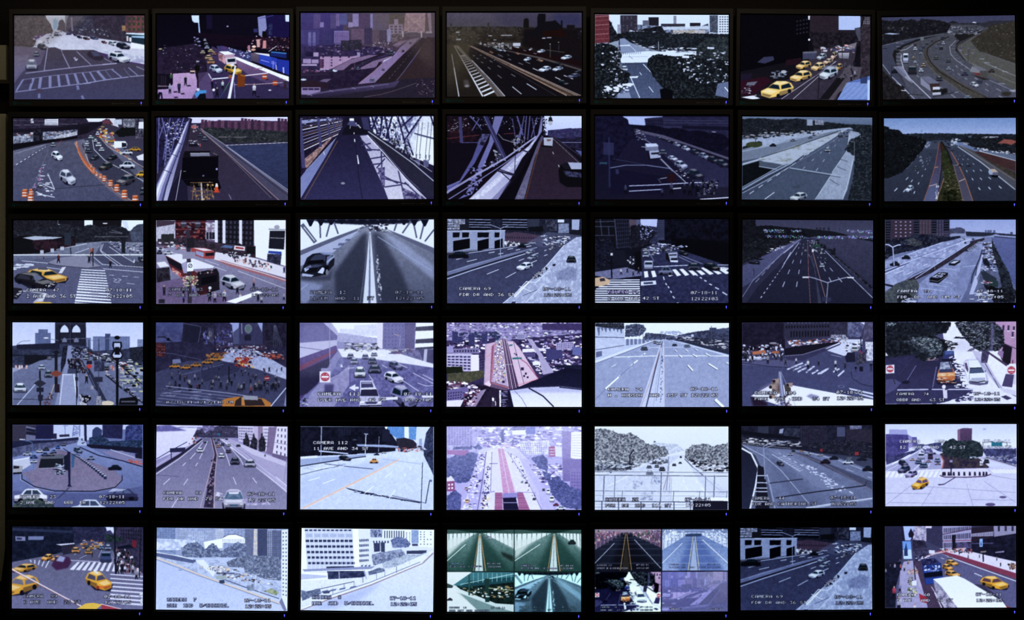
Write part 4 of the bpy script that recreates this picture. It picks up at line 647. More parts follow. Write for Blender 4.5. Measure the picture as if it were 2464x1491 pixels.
p('80809a',370,410,460,370,680,340,740,400,820,440,700,455,440,430); l('2a2a38',1.2,370,420,460,436,700,456,820,446); p('ccd0ea',1090,410,1105,375,1105,412); sp('ccd0ea',(80,430,260,400,260,430,80,470),14,60,12); p('ccd',490,450,525,445,490,500,460,500); p('aaa8c0',240,750,330,670,360,670,330,740)
l('f0f4ff',2.6,75,345,1180,344); l('2c2a38',3,752,290,752,440); l('334',2,716,350,712,415); l('556',1.4,1065,250,1065,370)
man(460,415,80,'5a3038'); man(740,350,70,'c86040','322'); man(900,455,70,'223'); man(720,415,70,'334'); man(335,380,34,'a64'); car(1160,380,60,60,'445','q')
for i in range(14): y = 466 + i * 20 + (i > 8) * (i - 8) * 4; x = 655 - i * 4.5; p('e0e4fa',x,y,x + 200 + i * 9,y + 10 + i * 1.2,x + 200 + i * 9,y + 17 + i * 1.5,x,y + 7 + i * .8)
p('88849c',730,660,800,650,800,690,740,690,a=.5,b=2)
for a in ((890,515,930,517),(1000,525,1045,527),(1100,532,1140,534),(930,575,980,578),(1040,585,1105,592),(925,545,955,555),(925,568,955,555),(965,545,992,556),(965,568,992,556)): l('b8bcd8',1.5,*a)
car(360,520,370,130,'d89a3c','q'); p('556',285,450,370,455,368,472,285,470); car(260,560,380,150,'1e1c26','q',g='334'); p('7880a0',240,510,300,520,330,545,270,575,255,550,a=.7); sp('ccd',(350,600,430,570,430,600,370,620),8,26,8)
p('22222e',75,620,150,630,160,660,110,720,75,720); sp('aab',(85,680,155,640,160,660,100,710),10,24,8); p('ccd',280,735,350,670,365,675,320,735); p('d8a848',245,755,270,742,390,745,410,755); l('ccd',2,160,650,350,672)
t('CAMERA  47',190,630,462,25); t('2 AVE AND 36 ST',190,682,605,25); t('07-18-11',862,630,1080,25); t('12:22:05',866,682,1084,25)
end(soft=.5,grain=.04)

begin('c2',371,524,693,735,'5a4a6a','7a7294')
F(10,515,710,745)
p('c8c4e4',1285,50,1450,50,1450,230,1285,230,m='99a',s=3,sx=.4); p('3a1824',1450,50,1710,50,1710,250,1450,200); p('2a1a28',1290,50,1450,55,1440,85,1290,110,a=.8)
for y in (75,130,190): l('6c3440',4,1450,y,1710,y - 6)
sp('8a4444 1a101c 667',(1450,60,1710,60,1710,220,1450,220),40,30,16); p('7a6a88',1705,70,1785,70,1785,220,1705,210,m='ccd',s=4); win('223',(1710,150,1785,150,1785,215,1710,215),3,1,.8,.9)
p('1c1a26',1790,50,2115,50,2110,280,1790,250); win('3c3a50',(1800,50,2110,50,2100,270,1800,240),9,5,.5,.6)
for x in (1785,1850,1990): p('d8d8f0',x,50,x + 25,50,x + 25,250 + (x > 1900) * 10,x,245)
p('eaecff',2115,50,2385,50,2385,440,2120,360); p('20202e',2250,140,2380,140,2370,300,2240,290); l('99a',2,2250,200,2380,205); p('2a44a0',2240,310,2350,318,2350,340,2235,330); p('26263a',2230,335,2350,340,2340,430,2225,410,m='446',s=4); e('99a',2310,110,24,18); p('99a',2240,120,2385,128,2385,138,2240,136)
p('2c2430',1300,210,1560,200,1800,240,1990,260,2130,270,2130,390,1800,330,1560,290,1300,260,m='44384a',s=4); p('d8d0e0',1950,265,2040,275,2038,310,1945,300); p('a03038',1960,275,2030,285,2028,298,1960,290); p('1a1820',2050,270,2130,275,2125,340,2050,330); p('556a9a',1830,280,1870,260,1940,270,1930,290); p('2c3034',1330,170,1440,165,1440,230,1330,220,r=1)
p('8e8aac',1290,280,1480,260,1900,400,2385,560,2385,755,1290,755,c2='6a6688',n=.05,s=5); p('d4cfe6',1790,320,2120,370,2385,450,2385,540,2100,460,1780,380); p('9a6470',1780,385,1850,390,2385,550,2385,575,1900,440); l('eef',1.6,1780,380,2200,500,2385,560)
for a in ((1330,290,1880,480),(1700,390,1820,430),(1980,480,2380,630)): l('ccd',1.4,*a)
sp('dde 855 334 446 caa',(1930,350,2260,420,2270,480,1960,400),70,16,26); sp('223 ccd',(1850,310,2100,340,2100,380,1850,350),20,14,24); sp('ccd a66 445 223',(1290,230,1560,250,1560,300,1290,300),30,34,16)
car(1390,325,80,36,'ccd','s'); car(1315,320,50,40,'445','s'); p('9c4448',1580,285,1700,285,1780,310,1780,380,1690,375,1590,340); p('dcd',1590,283,1700,290,1770,308,1690,312); p('8a94c0',1625,310,1690,325,1690,365,1625,340); p('1a1a28',1705,330,1778,325,1778,350,1705,355)
p('5c2830',1365,350,1520,420,1640,500,1640,620,1500,540,1420,480); p('1c1a28',1370,360,1520,430,1500,480,1400,420); p('c8a8a8',1420,450,1500,500,1500,540,1420,480,m='a44',s=3); p('dcdaf0',1365,345,1490,335,1780,440,1770,455,1540,470,1500,420); p('9894bc',1500,420,1560,390,1560,500,1520,500)
p('1e1a26',1640,490,1800,460,1820,500,1825,640,1640,690,1620,600); p('0f0e18',1670,540,1800,515,1800,570,1670,600); sp('aab 944',(1640,470,1780,470,1780,500,1640,510),14,16,8); e('ccd',1743,625,14,14); p('501c24',1640,620,1720,600,1720,680,1640,690,a=.6); car(1935,575,220,140,'a8a8c0','q')
p('dcd8e8',1290,410,1360,400,1400,440,1320,452); p('201c28',1290,460,1400,450,1410,580,1290,600,m='3a3444',s=5); p('6a5a80',1290,580,1500,540,1640,690,1900,700,1880,755,1290,755,n=.08)
p('3a3244',1540,130,1575,130,1590,755,1555,755); p('26222e',1548,200,1610,200,1610,285,1550,285); p('8a86a4',1510,320,1620,318,1620,375,1510,380); p('e8ecff',1548,410,1602,405,1602,482,1548,486); e('223',1576,437,18,18); e('e8ecff',1576,437,13,13); l('223',1.4,1564,448,1588,426)
for x in (1520,1640): e('3c3848',x,85,28,30); p('c8c4e0',x - 26,70,x + 26,70,x + 20,82,x - 20,82,a=.5)
sp('c8b898 8aa878 a86a88 dcc',(1500,530,1640,520,1640,600,1520,610),70,18,12)
for x,y,h,c in ((1355,690,90,'334'),(1520,750,80,'55a'),(1600,670,50,'66c'),(1740,740,100,'112'),(1785,750,90,'bac'),(1865,740,100,'ccd'),(1975,680,70,'223'),(2000,750,80,'dcd'),(2115,620,80,'a89'),(2150,740,90,'334'),(2180,755,60,'bbc'),(1520,690,80,'334'),(2370,730,60,'99b'),(2372,500,60,'337')): man(x,y,h,c)
p('f0f0ff',1880,740,2150,650,2190,665,1960,755); p('2c2838',1310,720,1360,720,1360,755,1310,755)
t('CAMERA  83',1392,625,1680,25,'aab'); t('7 AVE AND  34 ST',1392,673,1860,25,'aab'); t('07-18-11',2090,625,2318,25,'aab'); t('12:22:05',2095,673,2322,25,'aab')
end(soft=.5,grain=.04)

def bridge_road(X,Y,k,T):
    """covered bridge roadway seen along its white median,a dark car on the left"""
    P = lambda c,*u,**o: p(c,*[v for i in range(0,len(u),2) for v in (X + k * (u[i] - 45),Y + k * (u[i + 1] - 45))],**o)
    L = lambda c,w,*u: l(c,w * max(k,.5),*[v for i in range(0,len(u),2) for v in (X + k * (u[i] - 45),Y + k * (u[i + 1] - 45))])
    P('eceeff',45,45,1178,45,1178,300,630,120,45,320); P('1a1c30',110,45,1090,45,1000,75,700,90,560,90,250,75,b=1)
    for a in ((210,50,215,200),(300,60,265,190),(330,70,365,165),(860,80,840,140),(980,60,910,160),(1000,60,1030,200),(1100,50,1060,210),(1178,130,1100,230)): L(T[0],5,*a)
    L(T[0],10,60,90,170,235); L('fff',2,75,110,165,225)
    P(T[1],45,310,560,105,640,90,760,130,1178,310,1178,755,45,755,c2=T[2],n=.06,s=6); P('b0b4d8',45,350,400,190,560,130,520,160,330,320,45,440,a=.85); P(T[3],560,180,610,150,600,480,560,755,350,755,330,500,a=.8,b=4 * k); P(T[3],650,150,720,160,900,480,1000,755,720,755,a=.75,b=5 * k); P('aab0d8',760,160,900,230,1178,440,1178,560,900,330,a=.5,b=3 * k); P('9aa0cc',45,560,240,600,100,755,45,755,a=.6,b=3 * k)
    P(T[0],45,305,300,205,560,108,600,110,300,240,45,350); P(T[0],760,120,1178,285,1178,335,900,200); L('dde',2,45,305,300,203,560,108); L('dde',1.6,780,122,1178,285)
    for i in range(12): x = 130 + i * 88; P('14162a',x - 36,45,x + 36,45,x + 8,70 + abs(i - 5.5) * 6,x - 8,70 + abs(i - 5.5) * 6)
    for a in ((350,285,540,160),(110,590,45,640),(700,190,1160,480)): L('99a4cc',2,*a)
    for a in ((370,245,420,265),(430,210,470,225),(325,288,370,300)): P('4a4c70',*a[:2],a[2],a[1],a[2] - 10,a[3],a[0] - 8,a[3],a=.7)
    P(T[4],630,150,640,150,690,755,575,755); P('6c7094',632,160,637,160,640,755,620,755,n=.1); L('778',1.4,625,200,550,755)
    sp('445 dde 223',[v for u in ((560,85),(780,85),(780,150),(640,140)) for v in (X + k * (u[0] - 45),Y + k * (u[1] - 45))],36,26 * k,18 * k); car(X + k * 710,Y + k * 92,50 * k,30 * k,'dde'); car(X + k * 495,Y + k * 88,40 * k,22 * k,'ccd')
    P('0c0c1a',330,420,280,520,60,520,45,560,300,560,a=.4,b=3 * k)
    P('1c1e2c',45,500,100,370,150,335,220,320,310,330,335,380,330,430,260,510,170,530,80,530); P('3a3e58',130,380,170,345,260,335,255,400,150,420); P('ccd2f4',190,495,230,450,255,460,235,505); P('b0b6dc',75,460,130,430,140,450,85,490); P('8c94c0',190,322,310,322,330,350,250,345,a=.8); P('aab0d4',60,500,160,515,140,530,60,525); P('6a7090',270,360,320,340,280,430,265,430); P('8890b4',150,335,220,320,310,330,325,350,300,340,220,328); P('0c0c16',110,395,240,385,250,410,100,425); P('50567a',100,440,180,425,240,430,190,450,90,465,a=.7); P('10111c',120,455,190,450,180,490,110,500); P('9aa2c8',265,400,330,350,335,362,270,420); P('0c0c16',250,440,285,440,275,510,245,515); e('778',X + k * 225,Y + k * 445,12 * k,24 * k)
    sp('ccd 889',[v for u in ((685,350),(700,350),(740,720),(710,720)) for v in (X + k * (u[0] - 45),Y + k * (u[1] - 45))],40,14 * k,20 * k)
begin('c3',718,522,1049,734,'445','556')
F(710,515,1410,745)
bridge_road(45,45,1,('60627c','84869c','50546c','2c2f42','d4d6e8'))
t('CAMERA  13',130,648,428,27,'aab'); t('LL/CM  AND  11  ST',130,698,665,27,'aab'); t('07-18-11',848,648,1084,26,'aab'); t('12:22:05',850,698,1086,26,'aab')
end(soft=.5,grain=.04,tint='f4f8ff')

def riverside_drive():
    """expressway past a concrete parking podium (frame: left screen edge 1287,top 40)"""
    p('1c1e30',1287,40,2427,40,2427,200,1287,200,m='2a2d44',s=5); p('a4acd4',1290,40,1440,40,1440,130,1290,130,m='667',s=4); win('223',(1290,60,1350,60,1350,120,1290,120),4,3,.5,.6); p('20222e',1395,85,1480,85,1480,140,1395,140,r=.8)
    for x0,x1 in ((1475,1655),(1757,1965)):
        p('10121e',x0,40,x1,40,x1,140,x0,130)
        for y in (44,68,88,108): l('8088b0',2.4,x0,y,x1,y + 4)
    p('33374c',1970,40,2070,40,2070,110,1970,110); p('4a4e68',2120,50,2220,50,2220,140,2120,140,m='223',s=5); p('ccd4f4',2225,45,2280,45,2280,70,2225,70); p('9aa4cc',2345,45,2410,45,2405,135,2345,130); p('7880a4',2230,80,2320,80,2320,160,2230,160,n=.2); p('14161f',1980,110,2100,100,2100,150,1980,150,r=.6); p('1c1e2c',2330,140,2427,130,2427,190,2330,190,r=.6)
    p('8a92b8',1287,140,1780,140,1775,290,1287,330,n=.06); l('c4ccf0',2,1287,142,1780,138)
    for x in (1335,1415,1545,1600,1690): p('10111c',x,155,x + (60 if x < 1600 else 42),155,x + (55 if x < 1600 else 40),195,x,198)
    for x in (1340,1545,1690): p('0c0d16',x,228 - x % 5,x + (140 if x < 1500 else 95 if x < 1600 else 68),205,x + (140 if x < 1500 else 95 if x < 1600 else 68),288,x,315)
    p('4c3c54',1785,160,1880,150,2120,185,2120,225,1960,240,1780,240,n=.1,s=3); win('2a2438',(1790,180,2110,195,2110,215,1790,215),16,1,.5,.5); sp('aab 334 dde',(1780,225,1900,235,1900,260,1780,270),20,20,20)
    p('3c3f5c',1287,350,1500,320,1780,280,2000,250,2140,210,2427,190,2200,380,1760,755,1287,755,c2='42466a',n=.08,s=6); p('55597a',1960,240,2140,150,2427,180,2300,260,2100,280,a=.7)
    p('9ca4cc',2427,190,2427,755,1760,755,1960,590,2120,440,2270,270,2380,195,n=.08,s=5,m='b4bce0',k=.35); p('6a7098',2210,500,2330,440,2390,470,2380,560,2220,560,n=.2,b=2,a=.7)
    p('6a7096',1287,490,1500,420,1740,360,1960,310,2060,280,1960,325,1500,460,1287,520); l('1a1c2c',3,1287,528,1500,460,1740,385,1960,320); l('c4ccf0',2.2,1287,548,1500,475,1960,332); l('8890b8',2,1287,492,1740,358,2050,280); l('c4ccf0',1.6,1470,330,1780,285,2000,250); l('ccd4f4',2,1760,755,1960,590,2120,450,2280,260)
    for a in ((1625,508,1725,468),(1785,538,1870,492),(1455,402,1540,382),(1640,328,1690,320),(1720,338,1765,330),(1895,395,1940,378),(2000,412,2048,392),(1800,298,1845,290),(1870,305,1905,298),(1365,383,1450,367),(2110,352,2138,342),(2010,345,2060,330),(2110,310,2130,303),(1960,275,2000,268)): l('d0d6f4',1.8,*a)
    sp('99a4c8 223 dde',(2080,180,2330,190,2300,260,2100,260),50,30,10)
    for x,y,w,h,c in ((1945,440,-150,75,'d4dcff'),(2010,365,-100,46,'7a82a4'),(1990,320,-85,40,'8a92b0'),(2172,292,-54,30,'889'),(2190,268,-44,22,'556'),(2145,255,-50,22,'bbd'),(2250,270,-40,22,'667')): car(x,y,w,h,c,'q')
    car(1385,345,180,62,'10121c','s'); car(1920,268,76,36,'14161f','s'); car(2340,380,84,60,'14161f','f'); car(2010,243,60,18,'bbd','s')
    l('a4acd4',2,1740,360,1740,122); l('a4acd4',1.6,1740,122,1650,88); l('a4acd4',1.6,1740,122,1805,96); p('223',2180,425,2210,420,2200,440,2180,440)
    sp('1c1e30 889',(2000,530,2130,440,2140,470,2010,570),44,24,14); l('ccd4f4',2.6,1850,690,1960,570,2040,580,2145,480); l('eef',4,1860,700,1980,575); l('dde4fa',2,1900,610,2010,660); l('4a5078',1.6,1930,690,2050,640); l('ccd4f4',2.4,1950,750,2110,590); p('3a3e5c',1840,740,1870,738,1866,755,1830,755); l('223',1,1287,325,1780,280)
    t('CAMERA 69',1392,618,1654,25); t('FDR DR AND 36 ST',1392,668,1856,26); t('07-18-11',2104,620,2335,26,'bbc'); t('12:22:03',2106,671,2338,26,'bbc')
begin('c4',1071,522,1404,734,'334')
F(710,515,1410,745)
riverside_drive(); end(soft=.4,grain=.04)

begin('c5',1427,521,1758,733,'0e0e1a','1e2036')
F(1420,515,2120,745)
p('b0b8ec',425,42,570,42,565,110,430,130); p('14141f',40,40,210,40,230,290,40,330); p('2a2c44',205,40,350,40,345,280,220,290); 
for a in ((40,65,205,60),(40,105,205,105),(40,180,205,180),(85,40,100,180),(155,105,160,180),(205,40,235,290)): l('4a4e6c',2,*a)
win('14141f',(215,45,345,45,340,270,230,285),7,7,.65,.75); p('554a5c',330,45,395,45,390,160,340,200); p('55587c',390,45,425,45,425,100,390,100); p('3c4060',570,50,630,48,630,220,570,220); win('1a1c2c',(570,55,630,55,630,200,570,200),5,9); p('262840',500,100,570,110,580,250,500,250,m='3c4060',s=3)
p('0b0b15',630,40,1172,40,1172,430,900,400,640,300,m='15162a',s=9); p('0a0a12',690,200,1172,240,1172,420,800,350,b=2); p('23243a',340,100,430,90,520,110,560,160,480,260,340,300,r=1.5,m='14141f',s=4); sp('a0a8dc 6a70a0',(420,90,540,90,520,200,430,220),40,14,10); p('20213a',40,200,170,190,210,280,220,400,40,480,r=1.2,m='10101c',s=4)
p('2e3050',430,300,540,250,640,260,1172,440,1172,755,430,755,c2='26284a',n=.06,s=5,m='32355a'); sp('c4ccf4 223 889 446',(440,290,600,240,760,290,480,360),70,34,14); sp('ccd4f8 99a4d0',(560,245,830,270,820,285,580,260),22,26,8)
for x,y,w,h,c in ((540,300,46,28,'bbc4e8'),(470,345,60,50,'8890b4'),(470,305,40,26,'aab'),(620,290,40,26,'334')): car(x,y,w,h,c)
p('14141f',640,310,660,310,680,410,640,380); p('4a4e6c',640,312,735,315,738,340,650,330); p('9aa0c4',660,330,738,322,742,410,680,405); p('2a2c40',668,342,732,338,732,350,668,352); p('223',685,372,740,370,740,392,685,392); p('c4ccf0',680,390,744,390,744,404,680,404)
for a in ((490,300,540,400),(750,360,900,430),(770,350,950,420)): l('99a4c8',1.4,*a)
for a in ((540,445,830,432),(1080,430,1172,430)): l('c4ccf0',2.2,*a)
p('6a6c94',40,490,300,450,440,490,440,520,200,550,40,520,n=.1); p('1a1b2c',195,310,290,300,320,420,210,440); sp('ccd 446 223',(310,350,380,360,380,420,320,440),24,16,16); p('0f0f18',370,320,430,310,440,480,380,480,b=1)
for i in range(11):
    if i != 2: x = 455 + i * 60; p('e4e8ff',x,485 - i * 4,x + 32,482 - i * 4,x + 40 + i * 9,520 + (i > 1) * -4 + i * -3 + 12,x + 6 + i * 9,524 - i * 3 + 14)
sp('e0e4fa',(1090,450,1172,450,1172,500,1100,480),14,50,9); car(495,430,80,80,'9aa0c4','v'); car(880,440,120,70,'20213a','f'); car(1030,445,150,76,'10111c','q'); car(640,480,130,76,'6a6f92','s'); car(790,330,90,50,'14141f','q')
p('dce2ff',40,640,150,555,420,552,425,755,40,755)
for i in range(11): y = 562 + i * 18.5; l('20223a',3,30,y + 6,428,y + 2 + i * .6)
p('ccd4f4',430,570,555,562,562,595,430,605); p('3a3e60',452,578,530,572,534,590,454,594)
p('c4a48c',40,540,110,530,165,555,165,590,100,610,40,610); p('334',80,545,120,540,130,565,85,570)
for a in ((620,530,628,555),(640,585,648,600),(660,610,668,625),(680,650,690,665),(700,695,715,712),(895,512,912,520),(930,535,945,543),(968,560,985,568),(1010,590,1032,600),(1060,620,1090,635),(1120,660,1160,684),(735,752,750,756)): l('ccd4f4',3.2,*a)
man(262,515,56,'dde'); man(315,500,50,'334'); man(365,525,50,'445'); man(410,510,60,'223'); l('10101c',4,178,330,183,540); p('ccd',172,330,192,330,192,350,172,350)
t('CAMERA 71',152,645,408,25,'c8b8f0'); t('2 AVE AND 42 ST',152,698,584,25); t('07-18-11',853,651,1076,26); t('12:22:03',855,702,1080,26)
end(soft=.5,grain=.04)

begin('c6',1782,523,2105,734,'3c3c5a','2c2c46')
F(1420,515,2120,745)
p('3c3c56',1400,45,2400,45,2400,210,1400,200,c2='4a4a68'); p('12121c',1290,45,1400,45,1405,100,1540,95,1640,110,1850,125,2050,145,2200,180,1900,190,1700,220,1290,260,m='1c1d28',s=5,r=.6); p('1a1c26',1800,130,2060,148,2190,178,1850,182); p('1c1d28',2200,200,2400,205,2400,240,2240,220)
for x in (1920,1950,1980,2020): p('2a2b3c',x - 9,112,x + 9,112,x + 9,138,x - 9,135)
l('2a2b3c',1,2112,115,2112,145); p('3d3d58',1880,215,2200,195,2400,235,2400,610,2100,340,c2='32324c',n=.08,s=4)
for q,n in (((1460,130,1640,130,1640,158,1470,152),50),((1480,178,1800,182,1850,205,1490,198),60),((1690,132,1800,134,1800,152,1700,150),22),((1920,185,2140,185,2140,210,1920,205),40),((2170,132,2395,138,2395,165,2180,150),44),((2180,180,2395,190,2395,212,2190,200),36)): sp('ccd4ff 8a8ad0 b070b0 60b0a0 7070ff 90d0b0',q,n,9,10)
p('15161f',1290,250,1480,210,1700,215,1740,230,1600,290,1440,360,1290,420,r=1.2,m='22232f',s=5); p('54557c',1290,440,1480,350,1640,270,1780,210,1800,210,1640,330,1420,540,1290,620,c2='44466a',n=.08)
p('2b2c44',1800,205,1880,205,1990,300,2400,700,2400,755,1320,755,1430,600,1640,390,1700,320,c2='22233a',n=.05,s=5); sp('15161f',(1400,350,1500,330,1450,420,1330,430),10,60,16)
for a in ((1700,320,1625,455),(1770,240,1640,420),(1720,265,1640,330)): l('a4a8cc',2.2,*a)
dash('b0b4d4',1.6,3,1620,460,1430,730,9,.45,1.25); dash('99a',1.2,2,1560,400,1380,600,4,.6,1.2); l('8a8cb0',1.6,1290,700,1380,560,1620,340,1780,210)
for a in ((1785,240,1600,690,7),(1810,240,1735,690,7),(1940,350,2190,640,5),(1920,350,2080,640,5)): dash('b0b4d4',1,2.6,*a)
l('8a5a60',1.6,1842,240,1850,500,1865,755); l('7c7e98',1.6,1850,340,1895,420,1930,640,1950,755); p('3a3c54',1860,360,1880,340,1960,755,1930,755,1905,480); l('9a7474',1.8,1885,320,1930,480,1990,700); l('b0b4d4',2,1990,310,2200,520,2395,710); l('556',2,2010,310,2395,640)
sp('15161f 2c2d40',(1900,220,1980,260,2395,640,2340,570),70,26,18); sp('1c1d2a',(2030,300,2080,295,2070,340,2040,340),12,20,20); sp('99a 446 889 15161f',(1840,220,1930,220,1990,340,1880,300),44,20,14); p('2a4440',1885,255,1950,255,1950,282,1885,280); p('ccd',1878,298,1894,298,1894,320,1878,320)
car(1965,435,48,38,'9aa0b4','f'); car(1992,385,44,30,'223','f'); car(1940,310,30,18,'223','f'); car(1825,308,28,18,'778','f'); car(1958,330,24,18,'bbc','f'); sp('8a8cb0 ccd',(1500,300,1650,260,1660,280,1500,330),16,30,9); l('aab',2,1690,232,1730,236)
l('9a9cbc',2.6,1800,534,1860,532,1900,542,2010,580,2140,542,2180,534,2235,538); l('8a8cac',2.6,2015,580,2000,755); l('ccd',4,1800,534,1850,534); l('ccd',4,2180,536,2230,538); p('3c3e5c',1965,700,2040,705,2040,740,1965,738,a=.6); l('223',1.6,1385,460,1388,515)
end(soft=.5,grain=.04)

begin('c7',2125,524,2450,732,'7880ac','5a6088')
F(2110,515,2464,745)
p('8c98d0',1100,80,2180,80,2180,340,1100,330,c2='a0a8dc',n=.02); p('33304a',125,85,1135,85,1135,480,125,500,c2='40384c',n=.08); p('3e3144',230,85,560,85,560,400,230,400); p('443848',640,85,850,85,850,330,640,350)
for x in (135,580,855,1045): p('161724',x,90,x + 80,90,x + 75,470 - x * .2,x,480 - x * .2); win('4a4c6c',(x,90,x + 80,90,x + 80,400,x,400),1,8,.9,.25)
win('9a94b4',(260,95,560,95,560,370,260,370),4,5,.35,.3); win('7a7898',(660,95,850,95,850,340,660,340),4,8,.3,.3); win('7a7898',(920,95,1050,95,1050,340,920,340),3,9,.4,.3)
p('4a4c6a',1135,225,1225,220,1235,205,1320,210,1375,240,1375,320,1135,320,n=.2); p('8890b8',1160,300,1380,300,1500,330,1500,350,1150,345); p('2a2e42',1380,270,1600,280,1950,300,2180,320,2180,350,1400,345,r=.4)
for x in (1700,1740,1775,1830): p('565b80',x - 16,250,x + 16,250,x + 16,290,x - 16,290)
p('454a6a',2080,280,2120,280,2120,310,2080,310); p('8890c0',1800,330,1850,308,1930,330,2180,345,2180,370,1650,350); l('20243a',2.4,1830,350,2180,380); p('5a6294',1780,360,2180,380,2180,1160,2100,1050,1880,640,c2='4e5688',n=.06,s=4)
p('16182a',250,380,420,370,560,320,720,310,880,330,1100,360,1300,340,1300,370,900,480,600,560,300,620,125,700,125,500,m='2c3046',s=6,r=1.2); p('30323c',480,390,560,370,680,420,700,480,600,500,480,480,r=1,m='444854',s=4)
p('8088b8',125,740,420,640,1000,440,1380,360,1700,355,1500,420,1200,600,870,820,420,1050,260,1120,125,1080,c2='8890c0',n=.08,s=8,m='949cc8',k=.45); p('606894',125,850,500,740,900,580,1400,390,1300,420,900,590,460,770,125,920); l('b4bcec',2.4,125,880,500,742,1000,555,1450,395); l('3c4066',1.4,125,905,500,760); l('b4bcec',2,380,670,700,550,1040,435); l('5a6088',1.6,520,640,780,680,1040,695); l('ccd2fa',2,420,810,130,930)
for a in ((620,790,670,765),(720,805,790,775),(300,920,420,875),(460,940,560,895),(640,600,690,590),(730,610,775,600),(580,660,630,652),(930,630,980,615),(1040,580,1080,568),(1120,585,1160,570),(1030,640,1070,628),(840,560,890,550),(950,520,985,512),(1090,470,1120,462),(1240,475,1290,468)): l('c4caf4',2,*a)
p('3a3448',420,1050,870,830,1220,590,1440,470,1460,420,1680,370,1680,400,1450,520,1200,700,880,900,600,1030,m='2a2636',s=5); l('b4bcec',2,600,1000,830,850,1220,600,1450,450); l('2a2e48',1.4,420,1050,580,940,840,820); 
p('8088b4',880,900,1200,700,1600,420,1660,440,1620,640,1480,900,1400,1180,1300,1375,640,1375,660,1080,c2='7c84b4',n=.12,s=8); p('6a72a0',1380,640,1600,560,1480,900,1380,1180,1200,1180,a=.45,b=4)
for a in ((820,1090,1100,1135),(690,1150,1060,1200),(1000,840,1240,870),(1020,1050,1180,1080),(1340,820,1560,800)): l('aab4e0',1.4,*a)
p('a8aedc',1640,620,1660,640,1620,830,1600,1000,1500,1250,1440,1250,1540,930,1600,760); l('2a2e48',3,1640,560,1600,700,1490,960,1470,1080); l('2a2e48',2,1560,830,1540,960)
p('14151f',820,1000,960,905,1110,910,1110,960,960,1080,820,1060); p('6a7098',850,985,970,915,1100,912,960,1000); sp('d0d4ee 334',(870,980,980,915,1090,915,990,990),16,60,20); l('667',2,822,1030,950,1050,1110,950); p('1a1c28',1120,770,1200,715,1300,720,1300,750,1210,805,1120,795); p('b4bcdc',1140,765,1200,730,1290,725,1210,770)
for x,y in ((1440,560),(1470,530),(1500,510),(1600,440),(1525,490),(1390,565)): car(x,y,80,30,'b4bad8' if x != 1390 else '334','s')
car(455,670,140,70,'1c1e2a','s'); car(280,770,160,80,'20222e','s'); car(1380,445,40,30,'20243a','f'); car(1355,385,36,26,'445','f'); car(1500,388,36,26,'223','f'); p('aab4dc',1240,478,1270,465,1320,470,1290,485); sp('aab',(1310,380,1360,380,1350,420,1320,420),8,24,12)
sp('1c1f30 6a7098 aab0d4 3a3040 c8ccf0',(1660,440,1800,440,1980,900,1640,880),150,60,22); p('1a1c28',1790,380,1830,480,1920,660,2060,900,2120,1140,2180,1200,2150,1375,1960,1200,1900,900,1800,560,m='2c3442',s=6,r=1); p('1c2030',1650,700,1720,690,1760,780,1760,830,1660,780); p('5a6080',1560,1000,1620,880,1900,900,1960,1200,1600,1200,a=.6,m='3a3c54',s=7)
p('2c3444',1620,900,1680,890,1870,1000,1860,1130,1740,1080,1660,1010); p('2a3a40',1740,1020,1890,1040,1890,1140,1740,1120); p('10121a',1660,1090,1860,1140,2060,1180,2150,1280,2150,1375,1820,1375,r=1,m='22242f',s=6); sp('aab4dc dde',(1560,1180,1800,1200,1800,1375,1400,1375),30,80,14); l('445',2,1750,820,1750,900); sp('ccd a45',(1620,1030,1800,1060,1780,1090,1620,1070),8,40,16)
p('3c4252',125,1230,300,1080,460,1030,620,1020,660,1120,600,1300,500,1375,125,1375,m='4e5458',s=6,r=1.2); p('20222c',320,1250,500,1240,560,1300,460,1375,320,1375,r=1,b=1); sp('b4bae0',(380,1340,640,1260,640,1375,380,1375),26,60,16); p('8088b4',125,1110,240,1140,125,1200); p('20243a',125,1080,260,1110,240,1140,125,1110)
l('b4bce8',3.4,135,475,180,475,245,515,330,480,370,480); l('98a0cc',3.4,248,515,270,800); l('8890b4',1.4,905,690,905,860)
t('CAMERA  27',322,1180,830,40); t('FDR  DR  AND 145 ST',322,1272,1298,40); t('07-18-11',1560,1180,1965,40); t('12:22:05',1566,1272,1970,40)
end(soft=.5,grain=.04)
begin('d1',24,771,349,979,'b8c0e8','6a7090')
F(10,765,710,995)
p('b4bcec',60,30,1180,30,1180,260,60,260,c2='c4caf4',n=.02)
for x0,y0,x1,c in ((262,125,395,'5c6690'),(290,95,370,'5a648c'),(752,155,860,'68729c'),(855,132,900,'3c4468'),(890,155,1065,'6a749e'),(690,165,735,'707aa4'),(1128,180,1180,'7c86ac')): p(c,x0,y0,x1,y0,x1,330,x0,330,n=.06); win('4a5480',(x0,y0,x1,y0,x1,300,x0,300),8,12,.4,.4)
